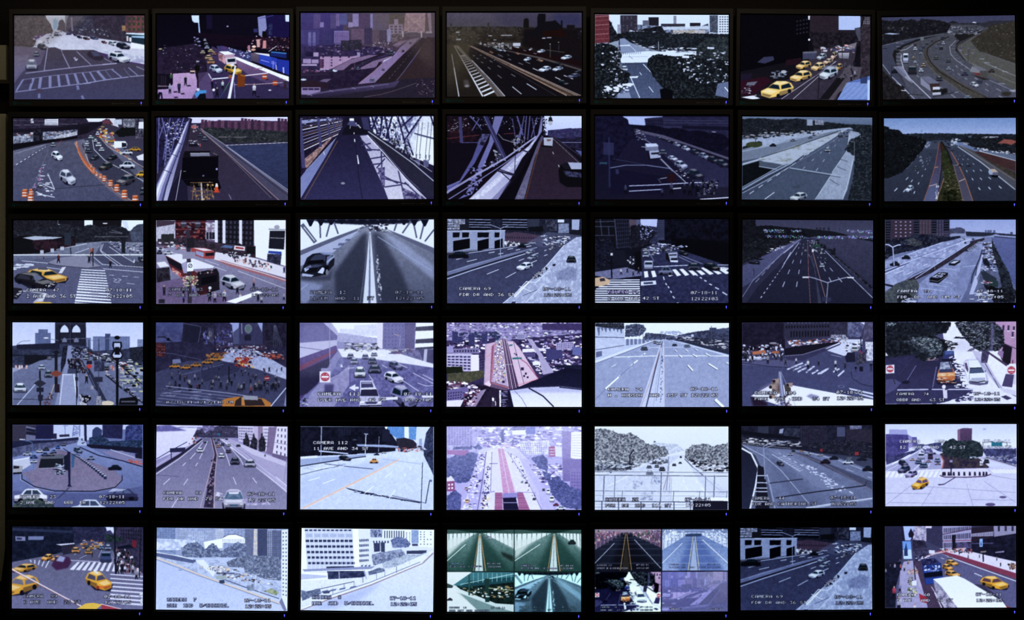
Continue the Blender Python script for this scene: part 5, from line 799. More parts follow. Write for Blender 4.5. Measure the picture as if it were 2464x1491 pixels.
# stone bridge tower with two pointed arches
p('25263a',432,36,692,36,695,250,432,240,n=.1)
for x in (511,611): p('c0c8f0',x - 35,124,x - 35,100,x - 26,80,x - 13,66,x,57,x + 13,66,x + 26,80,x + 35,100,x + 35,124); p('b0b8e4',x - 20,205,x - 20,185,x - 10,172,x,165,x + 10,172,x + 20,185,x + 20,205,a=.5); l('14141f',2,x - 38,210,x - 38,60)
l('3a3c58',2,436,48,688,48); l('1a1a28',3,470,126,650,126); l('3c3e5a',2,560,40,560,240)
p('2c3048',60,235,250,220,540,215,700,240,760,280,1040,260,1180,240,1180,420,60,420,m='3c4260',s=6,r=.5); p('1c1e2c',1060,250,1180,240,1180,370,1070,360,m='2c3044',s=4); p('22243a',105,225,470,210,470,265,105,262); p('1a1b28',170,310,360,320,360,395,170,390); l('1a1b28',3,70,314,440,318); l('1a1b28',1.6,360,390,430,392)
p('6a7094',75,460,300,360,520,320,560,230,600,240,960,380,1180,540,1180,735,75,735,c2='5e6488',n=.06,s=5); p('7a80a8',540,230,570,235,580,340,630,470,640,735,430,735,480,520,520,380); p('8a90b8',490,480,600,475,615,735,470,735)
l('d0d6f4',2,500,480,485,600,470,735); l('dde2fa',3,590,475,605,600,622,735); l('d0d6f4',2,575,478,490,478); l('c4caec',2,300,520,110,735); l('c0a880',2,425,560,380,690); l('22243a',3,660,360,760,580,860,700); p('2c3048',690,400,720,420,870,700,820,690); l('2a2c40',1.6,75,685,400,690); l('1c1e2c',4,860,480,990,590,1180,720); sp('99a 223',(860,470,900,480,1180,710,1100,680),50,20,12)
p('2a2c44',500,240,540,230,520,380,480,470,480,380,m='14141f',s=4); sp('14141f 3a3c58 8088b0 223',(560,240,680,240,760,330,580,330),80,24,16); sp('14141f 3a2c3c 223 667',(540,350,650,340,700,460,560,470),90,18,26); sp('223 99a ccd 446 844',(670,260,1000,330,1180,480,780,360),60,36,16); sp('14141f 55607a 99a aa8',(980,400,1180,380,1180,640,1000,600),70,40,20); l('1c1e2c',3,730,290,960,380,1170,560)
for x in (100,130,150,190,925,1000,870,910): p('a85a50',x - 8,398 + (x > 800) * (x % 70),x + 8,398 + (x > 800) * (x % 70),x + 9,430 + (x > 800) * (x % 70),x - 9,430 + (x > 800) * (x % 70),m='ccd',s=3)
car(135,588,115,84,'c4cae4','f'); car(318,415,66,46,'b0b6d4','f'); car(375,470,70,66,'5a6078','f'); car(885,350,50,30,'bbc','f'); car(770,340,40,36,'334','f'); car(840,340,40,30,'556','f'); car(868,420,44,46,'334','f'); car(695,335,50,40,'889','f'); car(720,370,50,40,'556','f'); car(690,275,36,24,'99a'); car(385,340,44,26,'667'); car(1065,365,60,36,'aab'); p('3c4260',540,430,610,430,610,468,535,468)
p('12131c',980,680,1110,665,1135,700,1130,735,970,735); p('556',990,700,1110,700,1110,712,990,712)
# signs,lamps and poles
l('1c1d2a',7,440,290,440,620); p('1c1d2a',410,290,445,270,475,290,445,308); p('7a4038',385,470,440,440,495,470,440,500); p('2a2234',430,560,470,560,470,630,430,630)
l('1c1d2a',5,303,445,306,735); p('2c2e40',250,552,303,518,356,552,303,588); p('23253a',275,588,335,588,335,625,275,625); p('23253a',285,650,330,650,325,700,290,700)
l('2a2c40',2.6,718,180,718,480); p('b83a38',695,408,720,385,748,408,720,432); p('23243a',700,360,742,360,742,385,700,385); l('3c405c',3,802,180,800,690); p('2a2c42',762,362,848,362,848,450,762,452,m='44486a',s=6); p('2a2c42',768,498,835,498,835,540,768,542)
l('1c1e2c',3,612,400,615,735); p('2a2c40',600,500,626,500,626,530,602,530); l('1a1b26',5,615,580,616,670)
for a in ((335,168,460,190),(700,170,480,180),(740,190,800,170),(930,165,860,175,800,205)): l('6a708c',1.6,*a)
e('ccd',355,168,22,6); l('556',1.2,110,220,150,195,220,192)
l('12121c',6,957,340,958,735); e('12121c',957,165,24,16); p('14141f',920,200,995,200,1000,240,985,270,1010,310,995,345,957,355,920,345,905,310,928,270,915,235); p('a8b0dc',932,212,982,212,985,240,970,270,998,312,985,335,930,335,918,312,944,270,930,240); p('14141f',940,245,975,245,980,310,935,310)
man(698,555,76,'20202c'); e('14141f',705,678,32,26); sp('14141f aab',(640,650,730,660,700,730,640,730),20,26,26); e('c8b8a8',875,722,55,22); p('667',785,660,820,660,830,735,780,735,m='99a',s=4); p('889',735,570,760,575,755,605,732,600); sp('2a1c28 6a4048',(380,640,420,640,400,735,330,735),20,18,12)
end(soft=.5,grain=.04,gain=1.03)

begin('d2',370,771,694,983,'33304e','3a3c58')
F(10,765,710,995)
p('42487a',1283,36,1540,36,1520,210,1283,210,c2='3c3c64',m='4c5080',s=12); p('2e2c48',1520,36,1920,36,1920,250,1290,320,1290,215,1500,210,m='231f38',s=6); p('22223a',1530,45,1665,70,1640,205,1520,195); l('5a5e80',1.4,1525,45,1668,72,1645,208); p('3c3a54',1725,80,1775,90,1770,205,1725,195); e('667',1745,135,14,26); p('2c2848',1790,40,1925,40,1930,230,1800,220,m='3c3860',s=5)
p('8c94cc',1905,38,1990,38,1985,120,1940,180,1930,60); p('8c94cc',2145,38,2190,38,2185,120,2145,80); p('4a4e74',1940,120,1990,80,1990,220,1940,220); p('403e60',1990,40,2145,40,2190,130,2190,220,1990,220,m='35345a',s=3,sx=.5); l('7a80b0',3,2012,45,2014,130); e('6a6e80',2068,90,32,40); e('556a70',2068,92,22,30); p('23223a',2035,140,2090,140,2090,190,2035,190); p('1e1c30',2190,40,2390,40,2390,320,2240,250,2190,220,m='2e2a44',s=6)
for i in range(5): l('5c6080',1.2,2285 + i * 4,60,2280 + i * 20,260)
sp('4a4a8a 445 77a',(1680,110,1930,110,1930,240,1700,240),50,18,24); l('c04040',3,1612,235,1612,245); l('55a',2,1860,160,1900,165); l('7a6a90',1.4,1830,250,1900,232,1990,240); e('a04050',1970,248,14,10)
p('262440',1283,210,1500,200,1900,240,2390,240,2390,500,1283,560,m='322e4c',s=7); p('5a2c34',1285,205,1360,210,1370,330,1285,320,m='2a1c2c',s=7); win('8a4034',(1290,225,1365,230,1365,330,1290,320),4,4,.5,.5,j=.3)
p('8c94c0',1900,260,2110,260,2390,420,2390,520,2140,430,1850,370,1830,345,c2='a4a8d0',n=.12); sp('c8cce8 23203a 889 4a3048 6c4048 34345a',(1760,235,2200,235,2390,330,1900,330),170,24,12); sp('a06a40 84502c 4a2c30 b08448',(1720,300,1880,290,1830,360,1690,390),70,26,14); sp('a04438 6a2c30 a05a48',(2190,300,2370,310,2370,345,2200,340),30,28,12)
p('3c3e60',1285,460,1560,360,1840,360,2140,430,2390,520,2390,745,1285,745,c2='404264',n=.08,s=6); p('2e2e4c',1620,480,1860,370,2000,380,1990,450,1700,540,a=.7); l('6a6e98',1,1290,290,1420,300,1660,350); l('6a6e98',1.4,1500,480,1860,390)
for x,y in ((1445,405),(1540,415),(1625,395),(1720,370),(1790,345)): car(x,y,100,42,'b87838','s')
p('6a7098',1425,350,1490,345,1500,380,1425,385); sp('8c3430 c8a060 2a2038 a03030',(1950,335,2110,330,2110,420,1960,410),70,24,20)
for i in range(70): x = R.uniform(1400,2330); y = 400 + R.random() * 210; man(x,y + 20,26 + (y - 400) * .2,R.choice(['223','334','889','446','5a3040','14141f','667']),'1a1a2c','556')
for x,y,h,c in ((1570,585,70,'99a'),(1770,575,60,'889'),(1490,530,70,'334'),(1885,610,70,'445'),(1985,630,80,'556'),(2090,650,80,'744'),(2300,620,80,'334'),(2030,610,70,'223'),(1835,600,70,'223'),(2230,640,80,'446'),(2245,460,50,'223'),(2160,590,70,'655'),(1615,530,60,'88a'),(1420,520,60,'556'),(2350,450,40,'334')): man(x,y,h,c,'1a1a2c','667')
l('14141f',3,1905,410,1903,540); l('4a4e70',1.6,1665,340,1665,510); l('3a3c58',2,2220,520,2200,680); e('7a3040',2226,508,26,22); l('ccd',2,2208,510,2244,508)
for i in range(7): y = 575 + i * 26; l('6c7098' if i else '8a8eb4',2.4,1290 + (5 - i) * 16 * (i < 5),y,1900 + i * 60,y + 60 + i * 6,2100,y + 90)
sp('8a8eb4 3c3e5c',(1350,580,1700,620,2000,740,1300,720),40,90,6)
p('b07038',1840,700,1880,680,1980,665,2200,680,2260,720,2260,750,1850,750); p('1e1c2c',1960,700,2000,670,2180,685,2210,740,1950,745,a=.85); p('b87840',2010,672,2030,672,2040,740,2010,740); p('8c8ca0',2025,655,2145,660,2150,695,2020,690); l('bbc4ee',3,2388,590,2260,745); p('7a80b0',2370,740,2390,620,2390,750)
l('14141f',2.4,1300,160,1360,160,1420,200); e('14141f',1390,180,14,14)
t('07/18/11 12:22:48 PM',1375,702,1938,20,'dde')
end(soft=.6,grain=.05)
def no_entry(x,y,s,k=0):
    """square white plate with a red no-entry disc: DO NOT ENTER"""
    p('dcd8f0',x - s,y - s + k,x + s,y - s,x + s,y + s,x - s,y + s + k); e('a83048',x,y,s * .82,s * .82); p('f0ecff',x - s * .66,y - s * .17,x + s * .66,y - s * .17,x + s * .66,y + s * .17,x - s * .66,y + s * .17)
    t('DO NOT',x - s * .45,y - s * .55,x + s * .5,s * .22,'e4c8d8',oa=0); t('ENTER',x - s * .42,y + s * .32,x + s * .45,s * .22,'e4c8d8',oa=0)
begin('d3',716,771,1047,982,'8884b8','6a68a0')
F(710,765,1410,995)
p('f0f2ff',300,38,760,38,760,200,300,200); p('c4c4ec',380,90,500,95,500,60,590,60,690,50,700,150,380,150,m='d8daf8',s=4); p('9a98c8',340,120,700,170,700,210,350,200,n=.15,s=3)
p('544e84',37,40,250,40,360,150,355,190,37,215,c2='5c5890',n=.05); p('a4a0d0',240,40,310,40,360,110,360,150); p('aca8d4',37,210,355,185,355,240,37,340,c2='b4b0dc'); p('50407a',37,340,350,230,360,280,200,480,60,680,37,700,n=.1); p('6a3a5c',37,400,340,270,350,285,37,450); p('2e2a4c',37,450,300,330,300,380,190,560,100,640,37,660,b=1)
p('d8d0f0',695,40,745,40,740,260,695,250); p('5c5890',745,40,1020,40,1010,260,740,260,n=.06); win('46407a',(750,50,930,50,930,240,750,240),6,6,.3,.4); p('4c4474',930,40,1020,40,1010,260,930,260); p('f0f2ff',1025,40,1172,40,1172,265,1015,250)
for y0,y1 in ((75,110),(180,215),(250,265)): p('2c2a44',1022,y0,1172,y0 - 10,1172,y1 - 6,1018,y1)
p('3c3860',1020,265,1172,262,1172,380,1040,360); p('aaa8d0',1095,262,1122,262,1112,375,1085,372); p('4a4674',770,265,1050,270,1090,380,930,340,780,300,m='6a6698',s=4); l('99a',1.4,890,150,885,240); l('a88',2,840,135,880,150)
p('dcdcfa',360,260,770,265,1172,390,1172,430,900,380,700,350,400,330,n=.04); p('5a5890',380,330,700,350,1172,420,1172,750,100,750,300,480,c2='5c5a94',n=.08,s=8,m='6c6aa0'); p('8c88b8',120,650,220,540,360,480,460,400,460,560,330,750,100,750,n=.08)
sp('223 889 ccd 55587c',(420,210,700,215,700,290,420,290),80,40,14); sp('eef',(400,270,700,275,760,320,400,330),30,50,10); sp('6a4868 99a 44406c',(770,250,990,255,990,300,800,300),26,50,16)
for x,y,w,h,c,k in ((470,320,60,50,'6a6898','f'),(500,362,70,60,'9a98c4','f'),(595,325,60,50,'6c6a9c','f'),(655,360,76,60,'3c3a60','f'),(675,428,110,80,'3a385c','f'),(670,305,56,36,'8886b0','f'),(550,455,100,100,'dcdcf4','f'),(850,400,130,84,'4a487a','q'),(835,500,180,110,'d0cef0','q'),(920,660,240,210,'7c7ab0','q')): car(x,y,w,h,c,k)
p('cccaf0',550,530,655,530,690,600,720,680,735,750,545,750,550,620); p('44426c',560,540,650,540,665,585,560,590); p('aaa8d0',565,545,645,545,650,555,565,555); p('b4b2d8',552,662,712,660,734,700,548,702); l('8c8ab4',1.6,600,665,595,700); l('8c8ab4',1.6,670,664,685,700); p('e8e8fc',550,598,690,595,692,604,556,606); p('2c2a48',560,605,690,602,708,660,552,660); p('6c6a94',555,708,730,704,730,720,555,724); p('3c3a60',600,712,690,710,688,726,602,728); p('f4f4ff',552,706,590,708,588,720,552,720); p('f4f4ff',700,706,730,703,730,716,702,720); p('2c2a48',548,738,735,734,735,746,550,748)
p('dcdcf4',455,590,510,560,510,580,540,582,540,600,510,600,510,618); l('ccd',2,625,480,660,530); p('dcdcf4',720,672,870,665,870,690,730,695); p('dcdcf4',1070,655,1172,655,1172,672,1080,675)
for a in ((1000,465,1172,555),(1080,478,1172,525),(870,385,950,420),(900,520,1050,620),(1040,550,1110,575,1172,570),(740,400,780,420),(450,425,500,420)): l('d0d0f0',1.8,*a)
l('c4c0e4',2,380,395,405,415); p('dcdcf4',385,415,395,385,403,415); l('8c88b4',2,293,50,295,560); l('4a4674',1.6,37,245,250,275); p('8884b4',220,425,285,425,285,460,220,460); no_entry(254,497,46); p('4c4878',250,560,330,560,320,640,245,640,b=2); sp('ccd 223',(37,690,100,680,100,740,37,740),10,26,12)
p('e4e4ff',37,38,1172,38,1172,400,37,500,a=.22,a2=.1,b=8)
t('CAMERA  113',195,628,545,26); t('DYER AVE AND  42 ST',195,679,765,26); t('07-18-11',922,628,1158,26); t('12:22:05',926,680,1160,26)
end(soft=.6,grain=.04)

begin('d4',1070,771,1404,983,'4a3e68','2c2440')
F(710,765,1410,995)
p('6a6090',1283,38,2430,38,2430,200,1283,240,m='8078a4',s=4,sx=2); sp('a8a0c8 e0d8f4 342c50 4a4070 8c84b0 3c4a4c',(1283,40,2430,40,2430,180,1283,240),420,30,9); p('3a3058',2095,45,2430,45,2430,105,2095,100,n=.1,s=3); sp('34385a 28304a',(1400,120,1760,110,1740,180,1400,190),40,44,16)
p('2a2444',1283,190,1700,170,1600,500,1560,750,1283,750,m='382f54',s=6); p('2a2444',1830,180,2430,130,2430,440,2100,500,m='3a3058',s=6)
sp('c8c0e4 8a80a8 1c1830 5a4468 e0dcf4 443a64',(1283,200,1640,180,1600,280,1283,300),70,44,16); sp('ece4fa 9a90b8 1c1830 5a4060 3a3868 6a6090 c0b8dc',(1860,190,2430,140,2430,410,2080,470),250,38,14)
for x in (1330,1370,1470,1580): p('34345c',x,105 + x % 60,x + 50,105 + x % 60,x + 50,200 + x % 40,x,200 + x % 40,n=.15,s=3)
e('8c88ac',1915,150,34,28); p('8c88ac',1883,150,1950,150,1950,180,1883,180); win('4c4870',(1885,135,1948,135,1948,178,1885,178),8,1,.4,.8); l('99a',1.2,1916,110,1916,125)
p('9c94b8',1283,300,1490,300,1560,340,1560,450,1430,450,1283,420,n=.06); win('34305a',(1288,315,1490,315,1490,445,1288,430),6,5,.75,.5); p('c4bce0',1490,310,1555,310,1555,450,1490,450); win('4a4468',(1555,310,1600,300,1600,440,1555,450),3,6); p('6a628a',1340,260,1560,250,1560,300,1340,300); win('2c2848',(1340,265,1550,258,1550,295,1340,295),9,1)
p('8078a8',1283,240,1340,240,1340,295,1283,295); p('3c3c34',1290,470,1600,440,1600,500,1440,560,1290,530,m='4c4a3c',s=5); p('1c2018',1283,410,1420,410,1420,460,1283,470,r=1)
p('c8c0e4',1925,262,2035,255,2030,285,1925,290); p('544c78',1925,290,2035,285,2035,330,1930,330); win('2a2444',(1930,292,2030,288,2030,325,1930,325),7,2); p('3a3864',2120,260,2260,265,2270,340,2130,360); p('8c84ac',2210,210,2360,200,2360,260,2215,270); win('3a3460',(2215,215,2355,208,2355,255,2220,262),9,3); p('54588c',2350,240,2430,250,2430,320,2350,310); p('c8c4dc',2010,370,2080,365,2085,395,2015,400); p('1a1c34',2200,400,2430,395,2430,425,2200,420); p('dcd4ec',2040,250,2120,260,2130,280,2060,280,a=.8); p('8c84a8',1960,170,2010,180,2140,380,2190,460,2100,480,2060,320)
# elevated carriageways with rail tracks between
p('8c7898',1610,220,1700,200,1750,180,1790,175,1990,520,1860,600,1650,600,1600,560,c2='9a88a8',n=.06); p('a88ca8',1620,220,1690,205,1660,550,1610,560); p('7c4c68',1665,240,1690,215,1680,420,1665,550,1650,550); p('b49ab4',1790,200,1850,195,1900,250,2060,510,1880,590,1840,420); p('3a2c48',1745,175,1790,180,1900,600,1810,600)
for i,c in enumerate(('c8b0c8','8a6a88','d0bcd0','6a5078','c0a8c4')): l(c,1.6,1750 + i * 9,180,1810 + i * 16,600)
l('8a4060',2.4,1900,340,1960,380,2060,510); l('6a4868',1.4,1800,210,1890,580); l('c06878',1.4,1620,330,1660,300); l('4a3a5c',1.4,1850,200,1940,560); l('b87890',1.6,1690,210,1660,560)
sp('e0d8f0 3a3050 a898b8 c8a070 4a6a70 6a5070',(1700,190,1750,185,1790,540,1675,540),150,13,13)
for x,y,w in ((1925,430,24),(1955,470,16),(1940,490,16),(1970,500,16),(1875,310,14),(1860,300,10),(1765,540,20)): p('2c2444',x - w / 2,y - w / 2,x + w / 2,y - w / 2,x + w / 2,y + w / 2,x - w / 2,y + w / 2)
p('2c6068',1840,334,1920,332,1922,345,1842,350); p('2c6068',1812,225,1842,222,1842,234,1812,238); l('99a',1.4,1780,395,1920,385)
p('5c4864',1590,570,1670,540,1810,580,1800,610,1650,610); l('b86070',2,1670,550,1810,590); l('b86070',1.6,1880,570,2060,515); p('c8a8c0',1600,560,1640,530,1660,560,1650,580)
p('1a1428',1283,540,1600,570,1810,620,1810,750,1283,750,m='2a2038',s=6); sp('c4bcd8 3a3048 706488 dcd4ec 5a3a50',(1290,540,1480,540,1600,640,1300,640),70,50,18); p('5c5484',1283,610,1460,580,1470,640,1400,690,1283,720); win('2c2848',(1290,625,1420,615,1410,680,1290,700),6,3); p('c0b8dc',1283,700,1430,690,1400,750,1283,750); p('7c6c8c',1550,620,1620,600,1530,750,1440,750); sp('5a2c44 c8b8d0 1c1628',(1420,620,1560,610,1520,740,1430,740),40,26,14); p('2a2038',1620,620,1740,610,1740,750,1560,750,a=.7); sp('dcd8e8 3a3048',(1670,650,1700,650,1700,740,1670,740),8,22,40); p('dcdcf0',1730,610,1745,610,1745,750,1732,750); sp('6a6890 2c2848',(1745,620,1800,620,1800,750,1745,750),20,50,7)
p('15152c',1850,600,2100,500,2290,420,2430,430,2430,620,1850,620,c2='1c1c38'); p('b0b0d4',1815,615,1990,590,2250,580,2430,600,2430,753,1850,753,c2='c4c4e4'); p('8c8cb8',1815,615,1990,590,2250,580,2430,600,2430,630,2000,630,1830,640,a=.7,b=2); l('1c1c34',4,1980,592,2100,660,2190,750); l('55557c',1.6,1860,615,1920,680,1960,750); l('1c1c34',3,2240,585,2430,605); p('1a1830',1800,615,1820,615,1852,753,1810,753)
end(soft=.4,grain=.04,ct=.35,gain=1.2)

begin('d5',1428,772,1758,983,'b8c4ec','9aa4d0')
F(1420,765,2120,995)
p('dce4ff',280,40,1178,40,1178,180,280,180); sp('a4aed4 8a94bc',(600,110,780,110,780,140,600,140),30,30,12)
p('4a5070',640,140,720,150,860,120,1010,100,1178,80,1178,300,900,220,640,180,m='2c3048',s=5,r=.6); p('3c4260',1010,82,1070,80,1070,120,1010,120); p('2a2c40',780,170,1178,170,1178,300,m='3c405c',s=4); sp('99a ccd 223',(700,150,1178,190,1178,270,800,200),50,40,10); l('6a7098',2,640,160,860,150)
p('20222f',42,42,285,42,290,90,200,100,42,75,m='343848',s=4,r=1); p('30344a',300,60,370,48,450,55,475,100,430,150,300,160,m='50587a',s=4,r=1.4); p('343850',470,125,640,135,640,180,440,190,m='50587a',s=4,r=.8)
p('aab4dc',42,70,200,90,290,100,295,250,42,350,c2='b4bce4',n=.06); l('3c4260',2,42,160,290,165); l('3c4260',1.6,42,270,290,230)
for x in (70,100,130,165,200,230,260): tl('3c4464',9,2,x,78,x + 5,110 + (x * 7) % 50,a=.7)
win('6a7298',(300,170,540,170,540,210,300,240),7,1,.7,.8); p('5a628a',50,285,100,278,100,320,50,335)
p('8c96c0',540,190,700,185,760,200,1178,330,1178,752,42,752,42,390,c2='8a92bc',n=.05,s=6); p('c8d0f4',42,360,300,265,540,185,560,185,300,290,42,385); l('4a5078',1.4,42,385,300,290,540,195); p('2c3048',720,185,900,210,1178,285,1178,310,950,250); l('c4ccf0',1.6,700,190,1178,322)
l('d8dffa',2.4,200,330,600,318,1178,320); l('c0c8ec',1.4,500,248,900,244)
p('b4bce4',600,200,625,195,632,752,420,752); l('3c4060',3.4,612,200,580,320,540,480,475,752); l('a88c98',1.8,608,205,530,480,430,752); l('7c84ac',2,615,230,560,700); l('a89ca8',1.4,628,240,632,752); l('a4acd4',4,600,250,535,752); sp('4a5078',(605,300,618,300,612,720,590,720),26,8,16)
dash('dce4ff',1,3.4,530,230,130,600,5,.28,1.9,.1); dash('dce4ff',1,2,520,225,60,480,5,.25,1.9); l('666e98',1.4,240,500,42,690); l('666e98',1.2,370,385,240,500)
for a in ((722,270,735,285,3),(808,268,830,280,3),(890,260,915,275,3),(755,312,778,332,4),(870,305,905,328,4),(980,300,1015,318,4),(828,398,870,444,5),(1003,385,1078,432,5),(1155,378,1178,385,4),(1062,690,1128,752,8),(240,500,130,598,6),(402,358,370,382,5),(466,295,455,308,4)): X = a; l('444a70',X[4] * .9,X[0] - 4,X[1] + 3,X[2] - 4,X[3] + 3); l('e8eeff',X[4] * .8,*X[:4])
for x,y,w,h,c in ((458,256,60,36,'3c4058'),(716,226,44,22,'262838'),(822,234,56,26,'7078 94'.replace(' ','')),(582,208,44,34,'a4acc8'),(548,200,30,30,'889')): car(x,y,w,h,c,'f')
l('556',1.4,1027,65,1025,250); l('556',1.2,868,130,866,210); p('aab4d8',855,138,878,138,878,158,855,158); l('9aa2c4',1.4,480,98,430,90,415,120,415,220); l('9aa2c4',1.4,355,85,290,100); l('556',1.4,448,90,450,210)
t('CAMERA  74',152,590,440,25); t('H . HUDSON  AND  137 ST',152,640,820,25); t('07-18-11',853,588,1078,25); t('12:22:03',855,639,1080,26)
end(soft=.4,grain=.03,gain=1.05)

begin('d6',1781,769,2106,981,'3c3858','484a70')
F(1420,765,2120,995)
p('1e1a30',1287,38,1650,38,1650,260,1287,280,m='28243c',s=6); p('34324c',1640,38,2040,35,2040,150,1780,190,1640,180,n=.06); win('1a1828',(1650,60,2030,55,2030,82,1650,90),16,1,.5,.8); win('1a1828',(1690,105,2030,100,2030,160,1690,168),14,1,.5,.8); win('7c7ca0',(1660,38,2030,36,2030,42,1660,44),12,1)
p('2c2a40',2040,35,2180,35,2180,180,2040,170,m='3c3a58',s=4); p('6c7098',2180,35,2330,35,2290,160,2180,160,m='44446a',s=5); p('ccd0f4',2290,35,2335,34,2325,60); p('44405c',2325,34,2398,32,2398,160,2310,200,m='5c587c',s=5); p('5c5a80',2040,140,2160,140,2200,190,2030,190,m='aab',s=4)
p('44466c',1287,360,1700,370,2100,230,2320,200,2398,300,2398,745,1287,745,c2='464a74',n=.05,s=6); p('c4c8ec',2000,260,2120,190,2200,180,2310,180,2300,220,2210,300,2150,320,2010,275); p('8c8cb4',2330,200,2398,200,2398,360,2340,360,m='dde',s=4)
sp('c8ccf0 8a8ab4 2c2a44 6a3c4c e4e6ff b06a50',(1680,190,2100,170,2120,220,1700,240),90,36,14); sp('14121f 5a5878 c0c4e4 3a2c40',(1287,230,1640,220,1640,330,1287,350),90,30,22); p('b06a50',1370,285,1480,270,1490,300,1380,310); p('a06048',1540,280,1600,278,1600,300,1540,300); e('889',1550,212,32,8); sp('e0e4ff 99a 2c2a44',(2140,190,2300,200,2300,270,2160,290),30,30,16)
p('1c1a2c',1640,260,1800,230,2100,200,2110,215,1800,310,1650,320); p('3a385c',1640,320,1800,310,2115,210,2120,225,1800,360,1660,350); l('8c8cb0',1.6,1650,320,1800,308,2110,212); p('c4c8ec',1990,260,2110,205,2120,215,2000,262)
p('54547c',1287,370,1640,350,1760,370,1740,420,1560,410,1287,395); l('20203a',1.4,1287,380,1560,412,1740,420); sp('c4c8ec',(1300,340,1480,320,1480,350,1300,370),14,70,7)
for a in ((1670,435,1800,380),(1720,442,1830,392),(1760,455,1830,420),(1830,460,1900,405),(1880,470,1930,440),(1930,472,2020,425),(1950,470,2000,440),(2060,455,2110,430),(2100,490,2150,445)): l('c4c8ec',5,*a)
sp('44466c',(1660,390,2150,400,2150,480,1680,440),50,40,5)
for x,y,h,c in ((1745,390,56,'ccd'),(1845,430,80,'dde'),(1935,405,46,'223'),(2078,420,70,'ccd'),(2080,465,56,'dde'),(1505,390,80,'99a'),(1575,355,56,'aab'),(1620,370,60,'334'),(1355,380,70,'ccd'),(1320,370,80,'223'),(1375,370,60,'223'),(1460,345,60,'bbc'),(1310,360,80,'334'),(1655,400,60,'445'),(2160,430,60,'334'),(2380,460,90,'223'),(2250,460,60,'112'),(2340,300,40,'223')): man(x,y,h,c,'1a1a2c','667')
p('23233c',2160,330,2180,290,2240,290,2250,370,2170,375); car(2240,262,60,50,'aab','v'); p('2c2a44',2260,300,2330,290,2340,380,2250,400,m='556',s=4); sp('aa3040',(2270,280,2310,280,2310,300,2270,300),4,14,12); l('c4c8ec',1,2040,310,2130,330); l('23233c',3,2290,160,2300,280); p('4c4c78',2200,440,2398,400,2398,590,2250,540,a=.5); l('1c1c34',1.4,2210,450,2220,510,2300,560,2398,580); p('1c1c30',2280,410,2310,410,2312,450,2282,450)
e('6a6c98',2128,578,28,12); e('44466c',2128,578,20,8); p('ccd0f4',2190,590,2398,635,2398,650,2200,605); p('ccd0f4',2200,615,2398,665,2398,680,2220,630)
p('e0e4ff',1360,660,1540,560,1720,570,2100,640,2398,690,2398,745,1620,745,c2='e8e8ff'); p('2a1c34',1360,660,1420,680,1500,720,1500,745,1380,745,b=2); p('8c8cb8',1830,660,1870,640,1940,660,1900,700,b=1); p('b8a8cc',1440,600,1560,540,1560,560,1440,640,a=.5,b=4)
p('7478a4',1600,450,1620,450,1660,745,1610,745); l('b4b8dc',2,1606,460,1640,745); l('99a',1.2,1600,450,1570,745); l('99a',1.2,1620,460,1740,745); p('5c4c50',1540,540,1600,520,1610,640,1540,640,m='8a7878',s=6)
for x,y in ((1545,580),(1690,565),(1545,665),(1575,530)): p('9c8684',x - 30,y - 14,x + 26,y - 18,x + 24,y + 16,x - 24,y + 18); e('2c2430',x - 18,y + 4,13,14)
p('4a4248',1640,560,1700,590,1700,650,1660,660); sp('3c3448 8c8098',(1570,660,1690,660,1700,745,1580,745),24,20,20)
t('CAMERA  104',1394,620,1738,26,oa=1); t('PARK  AVE  AND   34 ST',1394,670,2025,26,oa=1); t('07-18-11',2088,615,2310,26,oa=1); t('12:22:05',2090,665,2314,26,oa=1)
end(soft=.5,grain=.05)

begin('d7',2126,769,2451,976,'4a4870','5c5c88')
F(2110,765,2464,995)
p('e4e4ff',1000,50,1400,50,2180,500,2180,1340,900,1340,1100,700,c2='dcdcfa',n=.04,s=8); p('8c88b4',1200,340,1400,330,1500,480,1240,520,a=.3,b=6)
p('b48cb8',1780,55,2185,52,2180,760,2000,700,1900,420,c2='a480a8',n=.05)
for x,y,h in ((1960,110,90),(2040,115,80),(2125,130,60),(2105,215,80)): p('3c3454',x,y,x + 30,y,x + 26,y + h,x - 4,y + h); l('dde',2.4,x - 8,y + h + 4,x + 28,y + h + 4)
p('221c2c',1980,400,2110,460,2080,720,2010,740,1930,620); l('3c3050',2,1990,400,2180,480); p('8c70a0',1900,500,1980,520,1960,640,1880,560)
T = dict(m='5c6078',s=3.5,k=.42,r=1.6)
p('1c1e28',1210,60,1780,55,1850,60,1980,200,1990,420,1880,520,1780,500,1600,520,1480,440,1330,270,1250,160,**T); sp('8c98a0 a0a8b4',(1250,80,1800,80,1900,440,1500,440),70,34,14); p('3c3450',1450,480,1560,440,1500,520,1400,520,a=.7); p('6a6490',1780,80,1820,80,1810,520,1770,520,a=.7)
p('b8b4dc',1480,500,1600,520,1720,700,1960,1100,1900,1090,1560,660); p('e8e8ff',1740,520,2030,740,1990,1000,1720,680,c2='e0e0fa',n=.05); p('4a3c5c',1740,520,2040,720,2030,760,1720,540); p('5c5478',1640,500,1760,520,1720,700,1620,700,m='3c3858',s=5); l('4a4870',2.4,1690,710,1900,1080,2170,1220); l('8c88b4',2,1560,620,1960,1100); p('c8c4e8',1900,1080,2170,1130,2170,1210,1990,1160)
